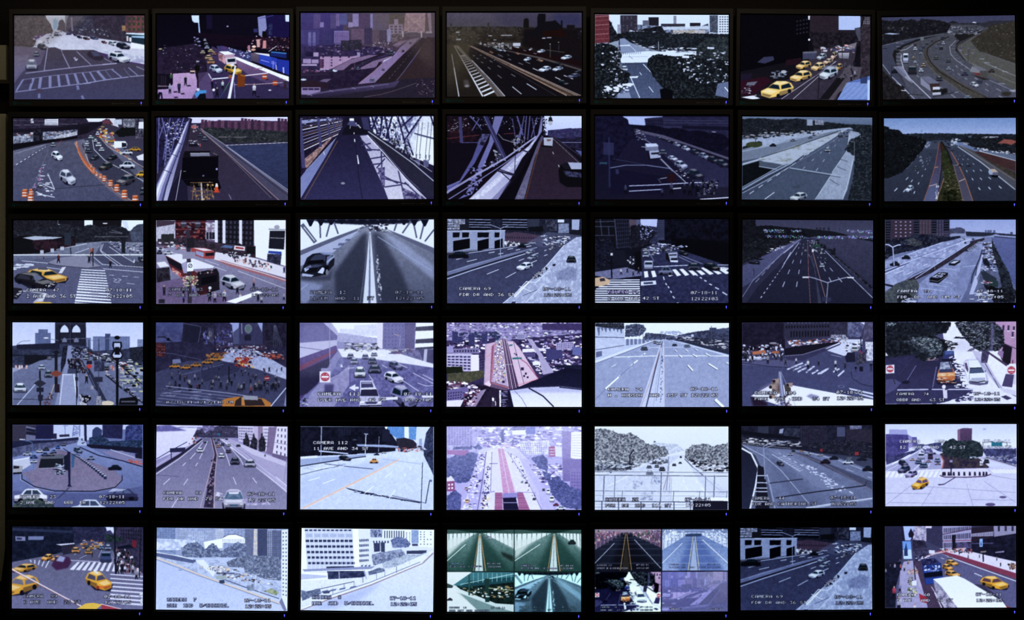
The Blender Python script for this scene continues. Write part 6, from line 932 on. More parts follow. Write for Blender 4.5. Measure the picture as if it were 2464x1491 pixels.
# shaded left side of the street
p('2c2a48',135,400,1000,500,1180,640,1260,860,1340,1060,1480,1120,1380,1200,1100,1300,900,1340,130,1340,c2='3c3a64',n=.06,s=8,r=1); p('343258',135,640,560,600,330,900,135,1180,n=.08); p('5a5888',135,960,260,940,380,1010,280,1120,135,1190,a=.7); p('211f38',400,990,480,960,520,1000,470,1030,390,1020); sp('44426c 2c2a48 e4e4ff',(1180,700,1350,700,1420,1120,1240,1120),60,70,24); sp('3c3a64',(940,1120,1480,1130,1480,1280,960,1320),60,90,20)
p('15161f',140,60,1160,60,1150,130,1080,220,900,270,1020,340,1120,440,1080,560,900,640,700,680,560,560,140,620,m='262c3a',s=5,r=2); p('222833',400,360,700,280,980,330,1060,450,1000,560,850,600,700,540,m='5c6478',s=3.5,r=1.6,k=.4); sp('8c98a0 b0b8c4 6a7480',(480,300,800,300,1060,440,900,580),70,34,14); sp('8c98a8',(150,70,300,80,260,130,150,130),14,40,12); sp('15161f',(1000,330,1250,380,1200,500,1050,480),40,80,16); sp('1c1c2c',(1210,280,1380,300,1340,320,1210,310),10,110,12)
l('6a6898',2.4,610,740,470,970); l('6a6898',3,930,760,870,1080); l('3a385c',3,560,620,340,890)
for a in ((320,1120,800,1112),(860,1112,1500,1110)): l('b0b0d8',4,*a)
l('c4c4e8',2,510,1342,860,1336); l('8c8cb8',2,130,1342,310,1338)
p('343c70',1040,520,1200,510,1210,620,1150,650,1030,640); p('4c5c98',1060,510,1180,505,1190,560,1070,570); l('cbc',4,1130,620,1180,600); sp('99a c08890',(780,600,960,600,960,660,780,660),18,40,10); p('1c1a2c',1010,640,1240,640,1220,665,1020,665)
p('1c1a30',930,960,1240,960,1230,1040,940,1030,b=2); p('c07048',950,850,970,790,1190,780,1220,860,1220,950,1180,980,940,970); p('aab0d0',980,690,1150,680,1180,790,970,800,m='6a7090',s=5); p('3c4064',975,800,1180,790,1190,840,970,850); p('d8905c',950,860,1210,850,1220,900,940,910,m='e0c0a0',s=5); sp('dde 332 9a5a44',(950,920,1210,915,1200,1010,960,1010),26,90,12); l('223',3,980,690,970,790); l('223',3,1130,680,1160,780)
p('a8a4d0',1350,700,1390,650,1600,645,1720,900,1740,1000,1440,1010,1360,820,b=2); p('5c5a80',1430,1000,1740,980,1730,1030,1600,1050,1450,1030); p('e0e4fa',1370,690,1420,660,1580,655,1640,760,1690,860,1710,960,1680,1010,1440,1000,1410,920,1370,800); p('5c4c74',1370,700,1400,690,1430,800,1420,850,1380,780); p('4a5478',1450,780,1640,775,1680,850,1440,865); p('232840',1450,772,1640,768,1640,780,1450,785); l('8c90b8',2,1440,880,1440,960); l('9ca0c8',1.6,1420,665,1440,770); l('9ca0c8',1.6,1580,658,1640,765); p('8c90b4',1440,960,1690,945,1690,985,1450,995,a=.7); p('a4a8cc',1470,935,1690,925,1690,965,1480,970); l('334',3,1440,990,1570,1000,1690,980); p('334',1680,820,1710,820,1690,840)
e('e4e0f8',1045,1070,30,30); p('ccc8e8',1025,1100,1095,1110,1100,1250,1040,1250); p('334',1060,1110,1130,1090,1120,1105,1070,1125)
no_entry(205,792,66,8); l('334',3,230,860,285,1030); p('dde',135,530,175,585,135,590); no_entry(2098,812,74); p('4c4470',2010,870,2140,880,2110,1080,1950,1060); p('c4c0e0',2140,880,2170,880,2170,1040,2120,1030); l('6a3050',3,2120,650,2115,740); p('dde',2060,710,2170,710,2170,750,2060,745)
p('6c6890',1930,1225,2010,1200,2110,1250,2030,1280); p('3c3a60',1950,1225,2010,1208,2090,1250,2030,1270)
t('CAMERA   24',308,1160,805,44,oa=1); t('QBBR AND   63 ST',308,1252,1052,44,oa=1); t('07-18-11',1518,1155,1915,46,'ccd',oa=1); t('12:22:05',1522,1246,1918,46,'ccd',oa=1)
end(soft=.5,grain=.04)
begin('e1',24,1017,350,1224,'6a74a8','5c6494')
F(10,1010,710,1240)
p('b8c0ec',400,40,840,40,840,170,400,170); p('b8c0ec',1000,40,1060,40,1060,80,1000,80)
p('3c3850',65,40,270,40,270,190,65,200); p('6a6c90',185,50,265,70,265,180,185,175); l('23233c',8,190,108,265,118); l('23233c',6,190,78,262,92); p('23234a',270,40,418,40,415,160,265,160); p('2c2848',415,115,445,115,445,160,415,160)
p('34406c',748,85,775,60,795,60,830,85,825,150,745,150); p('23244a',832,40,1005,40,1000,160,832,150,m='2c2e58',s=4); p('2a3060',1030,60,1060,40,1170,40,1170,200,1020,200,m='44508c',s=4)
for a in ((515,45,517,120,2),(500,50,540,50,2),(590,45,580,140,3),(640,45,640,140,3),(585,80,640,80,2),(580,110,640,110,2)): l('6c78b0',a[4],*a[:4])
sp('6c78b0',(585,45,640,45,645,140,578,140),34,16,8); l('23264a',6,687,40,690,180)
p('242848',65,180,380,170,630,145,630,170,400,200,65,240,n=.1); p('44486c',65,240,250,200,620,170,620,200,250,260,65,320,m='5c6088',s=5); p('202c48',720,150,830,130,890,180,1170,170,1170,240,720,220,m='30446a',s=4,r=1); p('1c1c34',700,205,1170,235,1170,290,900,250,700,235); p('34344e',465,125,550,120,555,140,470,145)
p('7c78a4',820,265,1000,260,1170,330,1170,400,1000,350); l('aab4dc',2.4,900,250,1110,320); p('202038',1110,285,1170,285,1170,330,1110,320); sp('b04848 c86858',(1050,335,1170,345,1170,390,1060,370),26,18,14)
p('7c88bc',65,320,490,220,620,190,640,180,700,220,900,320,1170,390,1180,740,75,740,75,440,c2='5c6498',n=.05,s=8); p('a4b0dc',620,190,640,150,690,180,700,215,620,215); sp('223 334',(640,160,680,160,690,200,650,200),8,12,9); l('1e2040',3,640,230,800,300,1000,345,1170,395); l('2c2e50',2.4,500,240,560,280,640,300)
p('776c8c',150,450,260,420,300,300,470,250,570,280,780,370,940,430,1000,490,960,570,820,600,500,600,260,560,c2='7c7498',n=.06,s=5); l('14162c',2.6,150,460,150,500,260,565,420,600,760,604,940,570,1000,510,1000,470); l('a4a4c4',1.4,140,455,140,505,250,570,420,608); p('4a5080',75,600,400,620,820,620,1170,560,1180,740,75,740,a=.6)
p('5c6074',300,330,350,290,500,290,540,310,500,330,310,335); p('1e2230',310,330,500,325,500,400,290,410); l('8c88a4',2,290,410,500,400); p('1c2238',505,310,550,280,560,420,510,430); p('3c5c88',570,290,600,300,590,400,570,405); p('8c98bc',430,430,520,425,520,465,430,462,m='223',s=4); sp('aab4d4 223',(430,370,510,370,520,460,430,460),24,50,8); p('1e2044',535,270,562,270,562,550,575,565,535,565,545,540); p('3c4068',540,575,560,570,470,660,440,670,a=.8)
for i in range(20): f = i / 19; g = f ** 1.3; x = 575 + 280 * g; y = 285 + 200 * f ** 1.5; k = .4 + .6 * f; p('2c3050',x - 12 * k,y - 14 * k,x + 12 * k,y - 14 * k,x + 12 * k,y + 16 * k,x - 12 * k,y + 16 * k); p('b4bcdc',x - 12 * k,y - 16 * k,x + 10 * k,y - 16 * k,x + 10 * k,y - 8 * k,x - 12 * k,y - 8 * k)
car(735,320,70,40,'8088ac','s'); car(938,402,120,50,'16182c','s'); car(625,255,80,60,'4a5678','q'); p('b8bcdc',75,335,210,315,225,380,160,420,75,400); p('ccd0f0',75,340,220,310,220,325,80,350); p('99a',75,380,160,390,150,440,75,445); p('223',80,388,130,392,125,410,80,412); p('1a1a2c',75,445,150,440,150,455,75,460)
for x,y,w,c in ((195,285,80,'b0b8d0'),(300,262,60,'bbc'),(250,310,70,'44548c'),(345,290,70,'44507c'),(420,265,50,'556a9c'),(455,230,40,'3c5ca0'),(355,245,60,'445'),(250,350,60,'bbc'),(505,205,40,'667'),(400,290,60,'667')): car(x,y,w,34,c,'s')
car(225,640,300,130,'dcdcf4','s',g='334058'); car(1000,630,280,110,'34365c','s',g='55608c'); p('b4b8dc',880,610,920,580,1040,585,1000,600,a=.8); car(715,735,310,140,'c4ccec','s',g='3c4868'); p('2c3448',75,720,160,670,260,665,420,710,430,740,75,740,m='4a5c50',s=4,r=1.4); l('556a9c',2,130,165,230,185,240,200,250,420); p('dde',130,160,180,162,180,168,130,167)
t('CAMERA   23',135,637,436,24); t('2 AVE   AND   QBB  BR',135,685,690,26); t('07-18-11',804,638,1018,24); t('12:22:05',808,686,1020,25)
end(soft=.5,grain=.04)

begin('e2',371,1018,696,1230,'9088bc','8c84b8')
F(10,1010,710,1240)
p('d8d4fa',1287,42,1640,42,1600,200,1287,340,c2='ccc8f4',n=.03); p('6460a0',1287,50,1400,42,1550,90,1287,100,n=.1,b=1); p('c4c0ec',1500,45,1680,45,1680,60,1480,60); l('6460a0',1.6,1470,62,1670,66)
p('34304c',1630,85,1680,75,1700,110,1780,60,1860,45,1980,60,1980,150,1700,150,1600,140,m='4c4868',s=4,r=1); p('3c3858',1610,130,1960,130,1960,150,1600,145); p('5c5484',1680,45,1780,45,1780,90,1680,90,m='8880b0',s=4); p('2c6a8c',1805,112,1830,112,1830,132,1805,130)
p('c0b8e0',1980,50,2110,50,2110,210,1985,180); p('88789c',2150,50,2200,50,2195,250,2140,230); p('d0c8ec',2190,55,2290,55,2290,270,2195,260); p('b8aad4',2110,55,2150,55,2150,210,2110,210); p('7c6c94',2240,60,2310,60,2280,300,2220,280); p('d8d0f0',2310,55,2397,55,2397,350,2270,310)
win('4c446c',(1985,60,2105,60,2105,190,1990,170),8,5,.45,.5); win('4c446c',(2195,65,2240,65,2240,240,2195,235),3,6,.45,.5); win('4c446c',(2310,60,2395,60,2395,330,2290,290),3,5,.3,.5); l('8c84ac',1.6,2290,190,2397,210); p('6c6088',2270,280,2397,310,2397,350,2270,310)
for x in (2050,2115,2185): p('1e1c2c',x,100 + x % 20,x + 28,180,x + 30,240 + (x - 2050) * .2,x - 30,240 + (x - 2050) * .2,x - 25,180,r=1.5,m='3c3c50',s=3)
p('6c6890',1287,440,1500,290,1680,150,1830,145,1900,180,2110,330,2397,600,2397,758,1287,743,c2='8a86ac',n=.05,s=5,sx=.5); p('a49cc8',1890,150,1990,190,2397,380,2397,560,2060,290,1880,170); p('c0b8e0',1960,195,2050,220,2397,360,2397,400,2100,290)
p('b4acd8',1830,150,1880,170,2050,290,2397,560,2397,620,2150,400,1900,220); p('8c84b4',1850,165,2080,320,2397,590,a=.5); l('e0dcf8',2,1830,160,1960,260,2397,610); l('e0dcf8',2,2300,480,2397,560)
p('2c2844',1287,405,1480,290,1670,155,1680,165,1490,310,1287,445); p('aca4d0',1287,380,1450,270,1620,190,1500,270,1287,400,a=.7); l('2c2c5c',2,1290,330,1400,265,1550,185); l('e0dcf8',1.8,1287,458,1480,330,1680,170); p('2c2c50',1405,240,1535,232,1535,268,1405,275); l('2c2c50',3,1415,275,1415,330); sp('a05060 ccd 445',(1570,140,1650,140,1620,210,1560,220),24,16,14)
p('3c3450',1750,150,1765,150,1800,300,1780,480,1770,745,1690,740,1740,480,1780,310); sp('23203a 8c7490',(1765,320,1790,320,1750,740,1700,740),60,22,14); l('c8a8b8',1.6,1750,155,1780,290,1735,470,1660,745); l('c8a8b8',1.6,1765,155,1805,290,1785,480,1780,745)
for a in ((1720,180,1715,200,1655,330),(1680,190,1630,260),(1620,280,1575,330),(1540,360,1510,388),(1640,362,1622,388),(1405,495,1350,545),(1555,500,1520,552),(1465,670,1420,742),(1830,195,1870,260,1912,385),(1880,190,2000,330,2025,380),(1940,485,1965,545),(2105,490,2140,535)): l('d8d4f4',2,*a)
for x,y,w,h,c in ((1660,255,54,44,'dcd8f0'),(1840,302,56,44,'dcd8f0'),(1900,262,50,36,'443050'),(1955,345,80,66,'34304c'),(2082,365,100,70,'b0a8cc'),(1815,218,40,26,'c08878'),(1850,205,34,30,'3c3858'),(1905,210,34,28,'aab'),(1703,188,26,16,'334'),(1798,192,26,18,'334'),(1984,215,40,22,'334'),(1710,155,20,12,'aab'),(1780,160,24,18,'445'),(1815,165,26,20,'445'),(1885,160,24,16,'334'),(1850,150,30,14,'889')): car(x,y,w,h,c,'f')
car(1945,668,190,180,'ccc8e8','f',g='3c5878'); p('aaa4c8',1900,595,1980,592,1985,612,1900,615); sp('d8d4f0',(1800,610,1860,605,1850,670,1810,680),14,50,6); l('d0ccec',2,1800,610,1830,680,1850,670); p('c4bee0',2010,670,2200,655,2260,715,2050,725,m='8c84b4',s=5); p('8c84b4',2040,685,2190,672,2220,700,2050,712,a=.8); l('8a86ac',2.4,2395,330,2370,515); l('55507c',1.4,1290,465,1490,480); p('556',2205,290,2215,290,2217,310,2203,310)
t('CAMERA    81',1350,603,1670,25); t('FDR DR AND  78 ST',1350,654,1846,26); t('07-18-11',2062,614,2290,25); t('12:22:05',2064,665,2292,26)
end(soft=.5,grain=.05)

begin('e3',718,1021,1048,1231,'b8c4f0','b0bce8')
F(710,1010,1410,1240)
p('101222',42,55,790,57,810,110,870,200,880,240,620,240,520,290,42,310,m='1c1e34',s=8); win('23263f',(360,65,480,65,470,130,370,130),5,4,.7,.7); p('4a78c0',780,57,930,57,930,155,860,155,800,110,m='5c88cc',s=3,sx=.4); p('4a78c0',960,57,1033,57,1025,170,965,160,m='6a94d4',s=3,sx=.4); p('d8e0ff',925,57,962,57,965,155,925,155); p('c0ccf4',1030,57,1145,57,1120,90,1090,190,1020,200); p('e0e8ff',760,57,782,57,780,78,765,75)
p('8c98c4',1050,160,1075,155,1075,220,1050,220); p('262a48',1110,110,1145,57,1172,57,1172,300,1090,230,m='3c4468',s=4); p('2c2a3c',855,158,930,150,1000,170,1030,200,1030,240,870,250,n=.15); p('20223a',740,80,800,85,810,180,740,180)
p('c0ccf4',42,340,600,300,900,265,1100,250,1172,420,1176,762,46,755,c2='b4c0ec',n=.05,s=5); p('9aa8d8',42,480,500,380,760,330,880,330,600,470,46,740,42,600,a=.5,b=4); p('8c9ac8',42,330,360,310,600,290,600,300,370,345,42,395); l('20223a',3,42,392,370,340,600,308); p('8c9ac8',520,205,760,210,880,222,870,236,530,222); p('181a2c',525,235,850,240,850,262,700,280,520,285); p('aab4dc',200,255,450,280,450,290,200,268); p('d0d8f8',46,310,190,300,190,320,46,330)
sp('20223a c86058 99a',(870,240,1090,220,1090,265,880,270),40,24,12); p('20243c',1090,250,1172,260,1172,470,1150,420,1110,340,1090,300,m='3c4468',s=5)
l('e0a890',3,60,750,410,575,620,470,880,335); l('e8c8b8',1.4,80,750,430,575,890,335); l('3c4060',1.6,42,465,220,420,400,385); l('3c4060',2,250,370,450,395,660,415); l('8c98c8',1.4,740,330,1080,375)
p('20243c',420,570,440,575,700,635,1060,695,1060,705,800,660,460,590); sp('20243c',(480,590,820,650,1060,710,520,615),50,26,6); l('3c4264',1.6,820,640,1110,705)
for a in ((665,562,590,620),(845,595,800,660),(340,500,235,540),(210,485,110,515),(820,440,765,485),(935,455,925,475),(980,400,970,420)): l('e4ecff',2,*a)
sp('a4b0dc',(50,600,1060,400,1060,680,80,740),50,40,4); sp('dde4ff 8c98c8',(60,400,440,360,440,390,60,440),30,60,5)
car(422,322,110,52,'16182a','q'); car(668,345,76,46,'e09858','s'); car(690,290,50,18,'223','s'); car(752,276,46,20,'ccd','s'); car(940,265,30,16,'a55','s')
l('a4b0dc',2.4,224,55,218,350); l('c0ccf0',2.4,600,125,594,290); l('c0ccf0',2,585,117,618,120); l('9aa4cc',1.6,712,140,706,270); l('20243c',2,1080,360,1066,760); l('20243c',2.4,1140,510,1106,705); p('55608c',1138,505,1160,505,1160,525,1136,522); l('3c4468',2,1130,190,1110,300); p('445',480,172,530,172,505,158)
t('CAMERA 112',155,180,443,24); t('11 AVE AND 34 ST',155,229,620,25)
end(soft=.4,grain=.03,gain=1.08)

begin('e4',1070,1021,1404,1231,'9a94d4','a49cd8')
F(710,1010,1410,1240)
p('a8a4e0',1283,55,2430,55,2430,330,1283,330,m='8c86c8',s=5); sp('d8d8ff 7c74b4 eeeeff 5c5898 9088c8',(1500,58,2430,58,2430,260,1600,230),230,50,18)
p('8880c0',1290,58,1500,58,1505,225,1290,215,n=.1); win('5c5898',(1295,60,1500,60,1500,220,1295,210),9,11,.5,.5,j=.2); p('e0e0ff',1840,90,1950,85,1955,125,1840,125); p('5c64b0',1955,60,2035,58,2035,120,1955,120); p('4c4a84',1840,60,1950,58,1950,85,1840,85); win('9c98d0',(1840,60,1950,58,1950,85,1840,85),10,1)
p('d8d8fa',1890,180,2160,170,2140,290,1930,290,m='a4a0dc',s=6); win('5c5898',(1900,190,2140,190,2130,290,1930,290),12,6,.35,.45,j=.1); p('8a4878',2150,225,2205,222,2205,310,2150,310); win('d8d4f8',(2155,235,2200,235,2200,305,2155,305),4,3); p('c8c8f4',2200,220,2260,230,2260,310,2205,310)
p('786cac',2260,90,2340,100,2340,520,2270,520,n=.06); p('e4e4ff',2340,110,2430,100,2430,340,2335,320); win('8c86c8',(2345,120,2430,115,2430,320,2345,310),6,9,.4,.5); p('6c60a0',2265,330,2430,330,2430,430,2330,520,2268,520); p('7468a8',2325,410,2430,410,2430,620,2330,610); win('4c4480',(2335,430,2425,430,2425,600,2335,595),4,6,.3,.3)
# boulevard
p('b8b4ec',1560,250,1720,215,1860,215,2050,420,2200,762,1420,762,1520,420,n=.05); p('ccc8f4',1620,265,1720,240,1900,330,2060,600,2090,762,1560,762,n=.04); p('c8c4e8',1660,270,1720,265,1750,600,1660,600); p('9890d0',1550,280,1620,270,1590,762,1440,762,a=.6); p('9c94d4',1900,320,2000,340,2230,700,2200,762,2080,762,a=.5)
p('b880b8',1715,240,1765,240,1870,620,1760,630,m='c89cc8',s=3); 
for i in range(34): y = 250 + 370 * (i / 33) ** 1.3; f = (y - 250) / 370; l('a4709c',1.2,1716 + 42 * f,y,1768 + 104 * f,y - 2)
for x in (1716,1742,1768): l('d8c8ec',1.4,x,245,1760 + (x - 1716) * 2.1,630)
for x0,x1,x2,x3 in ((1695,1755,1690,1758),(1880,1930,1895,1990)):
    p('b880a8',x0,615,x1,615,x3,762,x2,762)
    for i in range(13): y = 620 + i * 11.5; l('783c70',2.4,x0 + (x2 - x0) * i / 13,y,x1 + (x3 - x1) * i / 13,y)
p('8078bc',1760,620,1880,615,1885,660,1755,665); p('1a1838',1760,660,1870,655,1895,762,1765,762); l('aaa4d8',2,1765,700,1890,700); l('8880c0',3,1545,620,1690,605); l('8880c0',2,1880,610,2040,615); l('55508c',2,1645,370,1715,368); l('4c4880',2,1620,270,1580,560,1545,762); l('4c4880',1.4,1668,270,1655,600); l('5c5894',1.4,1800,270,1990,560,2090,762)
sp('302c5c',(1625,390,1655,390,1635,750,1570,750),36,14,16); sp('302c5c',(1800,270,1900,330,2050,680,1980,640),26,12,12); sp('40386c e4e4ff d8d4fa',(1560,280,1610,270,1540,760,1400,760),90,28,12); sp('40386c e4e4ff 8880c0 d8d4fa',(1980,380,2260,370,2260,560,2100,540),110,40,14); sp('e4e4ff b090c8 5c5898',(1600,170,1900,170,1900,240,1600,240),70,40,10); sp('d8c0a0 e4e4ff 3c3868',(1590,640,1640,640,1640,750,1570,750),20,26,18)
T = dict(m='5c60a0',s=4.5,r=1.4,k=.42)
p('444a80',1283,330,1380,290,1500,270,1550,290,1520,400,1480,520,1380,540,1283,480,**T); p('444a80',1283,640,1360,590,1410,640,1400,762,1283,762,**T); p('444a80',1500,230,1550,205,1590,235,1560,255,**T); p('444a80',2000,320,2100,290,2140,340,2140,440,2060,400,**T); p('444a80',2140,520,2220,470,2330,560,2430,600,2430,762,2280,740,2180,640,**T); p('444a80',1740,110,1765,70,1770,190,1745,195,**T); p('444a80',2090,430,2170,460,2160,520,2110,500,**T); p('44487c',1340,225,1500,220,1500,250,1340,250,**T)
p('8a5c98',1285,255,1480,255,1440,300,1290,290); p('84487c',1285,520,1350,510,1355,600,1285,605); p('ccc8f0',1283,500,1320,470,1355,515,1285,520); win('e4e0ff',(1290,535,1345,530,1345,590,1290,595),2,2)
car(1455,685,34,40,'d8a888','v'); car(1478,735,24,26,'ccd','v'); car(1450,578,30,26,'c4a0c0','v'); car(2145,605,30,50,'e4e4ff','v'); car(2175,668,40,54,'dcdcf8','v'); car(2105,590,24,24,'445','v'); car(2025,668,28,22,'223','f'); car(1957,530,24,18,'334','f'); car(1922,525,22,16,'99a','f'); car(2210,715,50,26,'803050','s'); car(2250,745,90,36,'dcdcf8','s')
p('e4e0ff',1283,55,2430,55,2430,500,1283,500,a=.3,a2=.05,b=4)
end(soft=.4,grain=.03,ct=.2,gain=1.12)
begin('e5',1427,1021,1758,1231,'e4ecff','c4ccf0')
F(1420,1010,2120,1240)
p('d4dcf8',530,190,740,205,800,260,660,290,540,280,m='b0b8d8',s=4); e('556',547,184,10,6)
p('c4ccf0',40,480,520,330,720,300,800,295,870,390,1170,600,1170,760,40,760,c2='c8d0f4',n=.06); p('dce4ff',670,380,760,305,800,310,900,480,1100,760,690,760,a=.8)
T = dict(m='a8acbc',s=3.2,r=2,k=.5)
p('484c5c',40,80,100,70,200,90,240,115,340,110,420,150,480,200,640,230,670,290,560,330,440,380,340,420,200,440,40,440,**T); p('484c5c',800,260,870,210,960,200,1060,220,1170,190,1170,380,980,370,850,340,810,330,**T)
p('1e2030',40,370,200,380,340,360,440,360,340,420,40,430,m='8890ac',s=4,a=.8); sp('1c1e2c 99a',(820,330,1170,370,1170,440,940,430),90,40,14); l('22243a',3,340,420,335,300,370,250); l('22243a',2,215,420,210,330); sp('dde4fa',(40,340,480,360,440,410,40,400),40,30,8)
l('3c3e50',2,800,330,870,400,960,470); sp('445 ccd 889',(560,330,660,330,650,365,480,370),24,24,10)
for x,y,w,h,c in ((768,312,20,18,'334'),(763,362,28,18,'445'),(712,378,36,24,'445'),(610,412,52,40,'34384c'),(565,390,42,28,'667'),(588,362,40,26,'667'),(545,360,40,26,'445'),(500,396,46,28,'667'),(505,445,60,44,'6a7090'),(648,352,34,22,'99a'),(615,345,30,16,'778')): car(x,y,w,h,c)
for a in ((395,550,100,70),(555,505,90,70),(480,640,120,80)): p('7c84a8',a[0] - a[2] / 2,a[1] + a[3] / 2,a[0] - a[2] * .3,a[1] - a[3] / 2,a[0] + a[2] / 2,a[1] - a[3] / 2,a[0] + a[2] * .4,a[1] + a[3] / 2,m='c4ccf0',s=4,k=.6)
l('9c8090',2,660,390,655,470,620,590); l('8c94b8',3,665,310,665,400,645,600); l('a4acd0',1.6,690,480,685,700); l('a090a4',1.4,678,480,670,620)
for a in ((785,510,798,530),(895,515,910,535),(812,565,825,592),(940,570,965,598)): l('f4f8ff',2.4,*a)
l('eef',2,150,560,330,470); l('99a4c8',1.4,870,400,1140,630)
# mesh fence in front
for y,w,c in ((440,2,'6a7090'),(470,2.4,'555a78'),(602,3,'7c84a8'),(640,1.4,'8c94b4'),(690,4,'5c6284'),(715,1.6,'8c94b8'),(740,2,'8890b0')): l(c,w,40,y - 4,1170,y + 6); l('eef4ff',1.2,40,y - 9,1170,y + 1)
for x,y0,w in ((120,475,4),(212,475,2.4),(605,440,4),(980,470,3),(1055,470,4),(710,600,2.4),(275,600,2),(930,600,2),(430,690,2),(1160,600,2)): l('6a7292',w,x,y0,x - 8,690); l('e4ecff',1,x + 6,y0,x - 2,690)
for x in (100,240,430,590,710,850): l('4c5274',3,x,690,x,760)
p('eef2ff',1020,655,1168,660,1168,688,1020,686); p('1c1c30',872,682,1166,686,1165,762,870,762)
t('CAMERA  20',132,660,408,26,'ccd',oa=1); t('FDR  DR  AND  111 ST',132,710,685,26,'ccd',oa=1); t('07-18-11',806,660,1020,26,'ccd',oa=1); t('12:22:05',808,707,1020,26,'eef',oa=.6)
end(soft=.4,grain=.04)

begin('e6',1779,1017,2106,1229,'24263c','5c6488')
F(1420,1010,2120,1240)
p('1c1d30',1280,45,2395,45,2395,320,1280,220,m='26283e',s=6); p('34384f',1420,55,1510,55,1510,130,1420,120); p('8c94b8',1605,80,1640,70,1630,115,1600,115); p('3c4058',1640,70,1780,70,1780,150,1640,140,m='23253a',s=4); p('2c2a40',1780,45,2000,45,2010,200,1790,220,n=.15); win('1c1a2c',(1790,50,2000,50,2000,190,1790,190),12,10,.5,.5,j=.3); p('5c6088',2200,48,2300,48,2300,75,2200,80,m='889',s=4); p('4a4e70',2090,60,2160,60,2160,140,2090,140); p('302c40',2170,80,2395,80,2395,200,2170,200,n=.1)
p('141624',1280,90,1500,115,1780,150,1780,165,1500,150,1280,125); p('1a1c2c',1840,200,2000,180,2200,170,2395,190,2395,330,2100,280,1840,240,m='2c2c40',s=4,r=1); sp('99a 556 ccd',(1290,150,1780,180,1780,230,1290,200),60,40,10); l('99a',1.4,1280,200,1700,240)
p('6a7298',1280,205,1500,235,1780,255,2100,320,2395,430,2395,745,1570,750,1480,470,1400,300,c2='616a90',n=.06,s=6); p('7c84ac',1500,250,1640,260,2200,600,2250,650,1900,560,1580,300,a=.5); p('545c80',1500,300,1700,420,2000,700,1800,740,1560,480,a=.4,b=4)
p('343852',1720,270,1800,280,2390,520,2390,590,2100,450,a=.6); l('7c6a78',1.6,1700,270,1960,360,2385,590); l('b4bcdc',1.6,1800,262,2100,340,2395,450); l('b4bcdc',1.6,1290,212,1480,310,1620,430,1850,705); dash('c8d0f0',1.4,3,1600,280,2260,640,12,.5,1.2); l('c8d0f0',1.6,1540,290,1780,435)
for i in range(9): l('b0b8dc',1.4,1590 + i * 22,320 + i * 14,1660 + i * 18,310 + i * 14)
sp('c4ccf0',(1800,380,1880,390,2230,610,2060,620),34,30,10); l('aab2d4',1.6,2170,415,2230,438); l('aab2d4',1.6,2350,480,2390,495)
p('20233a',1280,240,1360,280,1430,400,1400,600,1350,750,1280,750,c2='282c48'); l('dce4ff',5,1285,240,1365,285,1425,410,1400,560,1355,752); p('1a1c2e',1420,380,1470,400,1520,750,1400,750,1410,560); l('8c94b8',4,1500,460,1530,580,1565,750)
for y in (470,530,575,605,690): l('b0b8d8',3,1412 - (y - 470) * .15,y,1500,y + 2)
l('23253c',2.4,1520,535,1800,500); l('1c1e30',3,1570,660,1900,610,2330,555); l('1c1e30',1.6,2330,555,2340,520); l('9aa4c8',5,1830,750,2100,710,2390,665); l('c8d0f0',2,1830,742,2100,700,2390,660)
for x,y,w,h,c,k in ((1610,368,70,50,'34344a','q'),(1993,350,90,44,'2c1c2c','s'),(2185,355,100,42,'ccd4f0','s'),(2065,320,80,36,'1c1c2c','s'),(2350,410,90,50,'1e1e2e','s'),(1695,290,44,24,'b4bcdc','s'),(1850,285,46,24,'aab','s'),(1950,295,56,22,'bbc','s'),(1790,262,40,16,'b08060','s'),(1722,260,30,24,'334','v'),(2195,322,50,20,'889','s'),(2300,330,90,30,'223','s')): car(x,y,w,h,c,k)
p('8a3038',1945,245,1970,245,1970,270,1950,270); p('8a3440',2240,270,2275,270,2275,300,2240,300); l('8c94b8',2.4,1470,220,1480,500); l('a4acd0',2,1470,220,1540,195,1680,178); l('a4acd0',1.6,1480,238,1560,210,1660,185); l('778',1.4,1418,200,1420,320)
t('CAMERA   44',1372,650,1642,26,'ccd'); t('FDR AND CATHERINE ST',1372,697,1918,26,'ccd'); t('07-18-11',2036,645,2250,26,'ccd',oa=1); t('12:22:05',2038,695,2250,26,'ccd',oa=1)
end(soft=.5,grain=.05)

begin('e7',2124,1015,2452,1222,'d0d4fa','c8c8f0')
F(2110,1010,2464,1240)
p('c4ccf8',130,60,2195,60,2195,420,130,420,c2='e4e8ff'); p('9c9cd4',190,145,470,150,480,230,190,225); p('4a4484',135,220,490,230,495,480,330,560,135,640,c2='34305c',m='55508c',s=7); p('8c88c0',490,230,560,270,560,420,495,440); p('5c5898',550,265,620,265,640,400,560,430); p('5c4468',1258,150,1350,125,1485,130,1480,340,1258,330,c2='4c3c5c'); p('7c6080',1258,150,1300,140,1300,330,1258,320); e('8c94d0',1680,143,30,10,b=1)
p('5a608c',640,370,760,385,1000,340,1020,500,700,440,560,520,m='343860',s=4,r=.6); p('c8c8f0',120,680,640,500,740,400,800,400,1020,520,1040,760,1700,740,2170,700,2170,1345,120,1345,c2='c4c4ec',n=.03,s=8); p('34345c',135,600,330,540,560,480,640,480,400,600,150,700,m='4a4a78',s=5)
p('9494c4',130,740,480,600,700,460,760,420,900,520,1000,540,1010,780,640,790,130,800,c2='a0a0cc'); 
for i in range(12): x = 130 + i * 75; p('e8e8ff',x + 40,800,x + 85,798,x + 40,890,x - 10,895)
for i in range(9): x = 1760 + i * 50; p('e8e8ff',x,770,x + 30,768,x + 110,828,x + 70,832)
l('e8e8ff',3,640,790,1000,775); l('e4e4fc',2,560,790,720,640,760,440); l('e4e4fc',1.8,770,780,850,640); l('f0f0ff',3,240,690,520,540); l('c8c8f0',2,140,800,330,700)
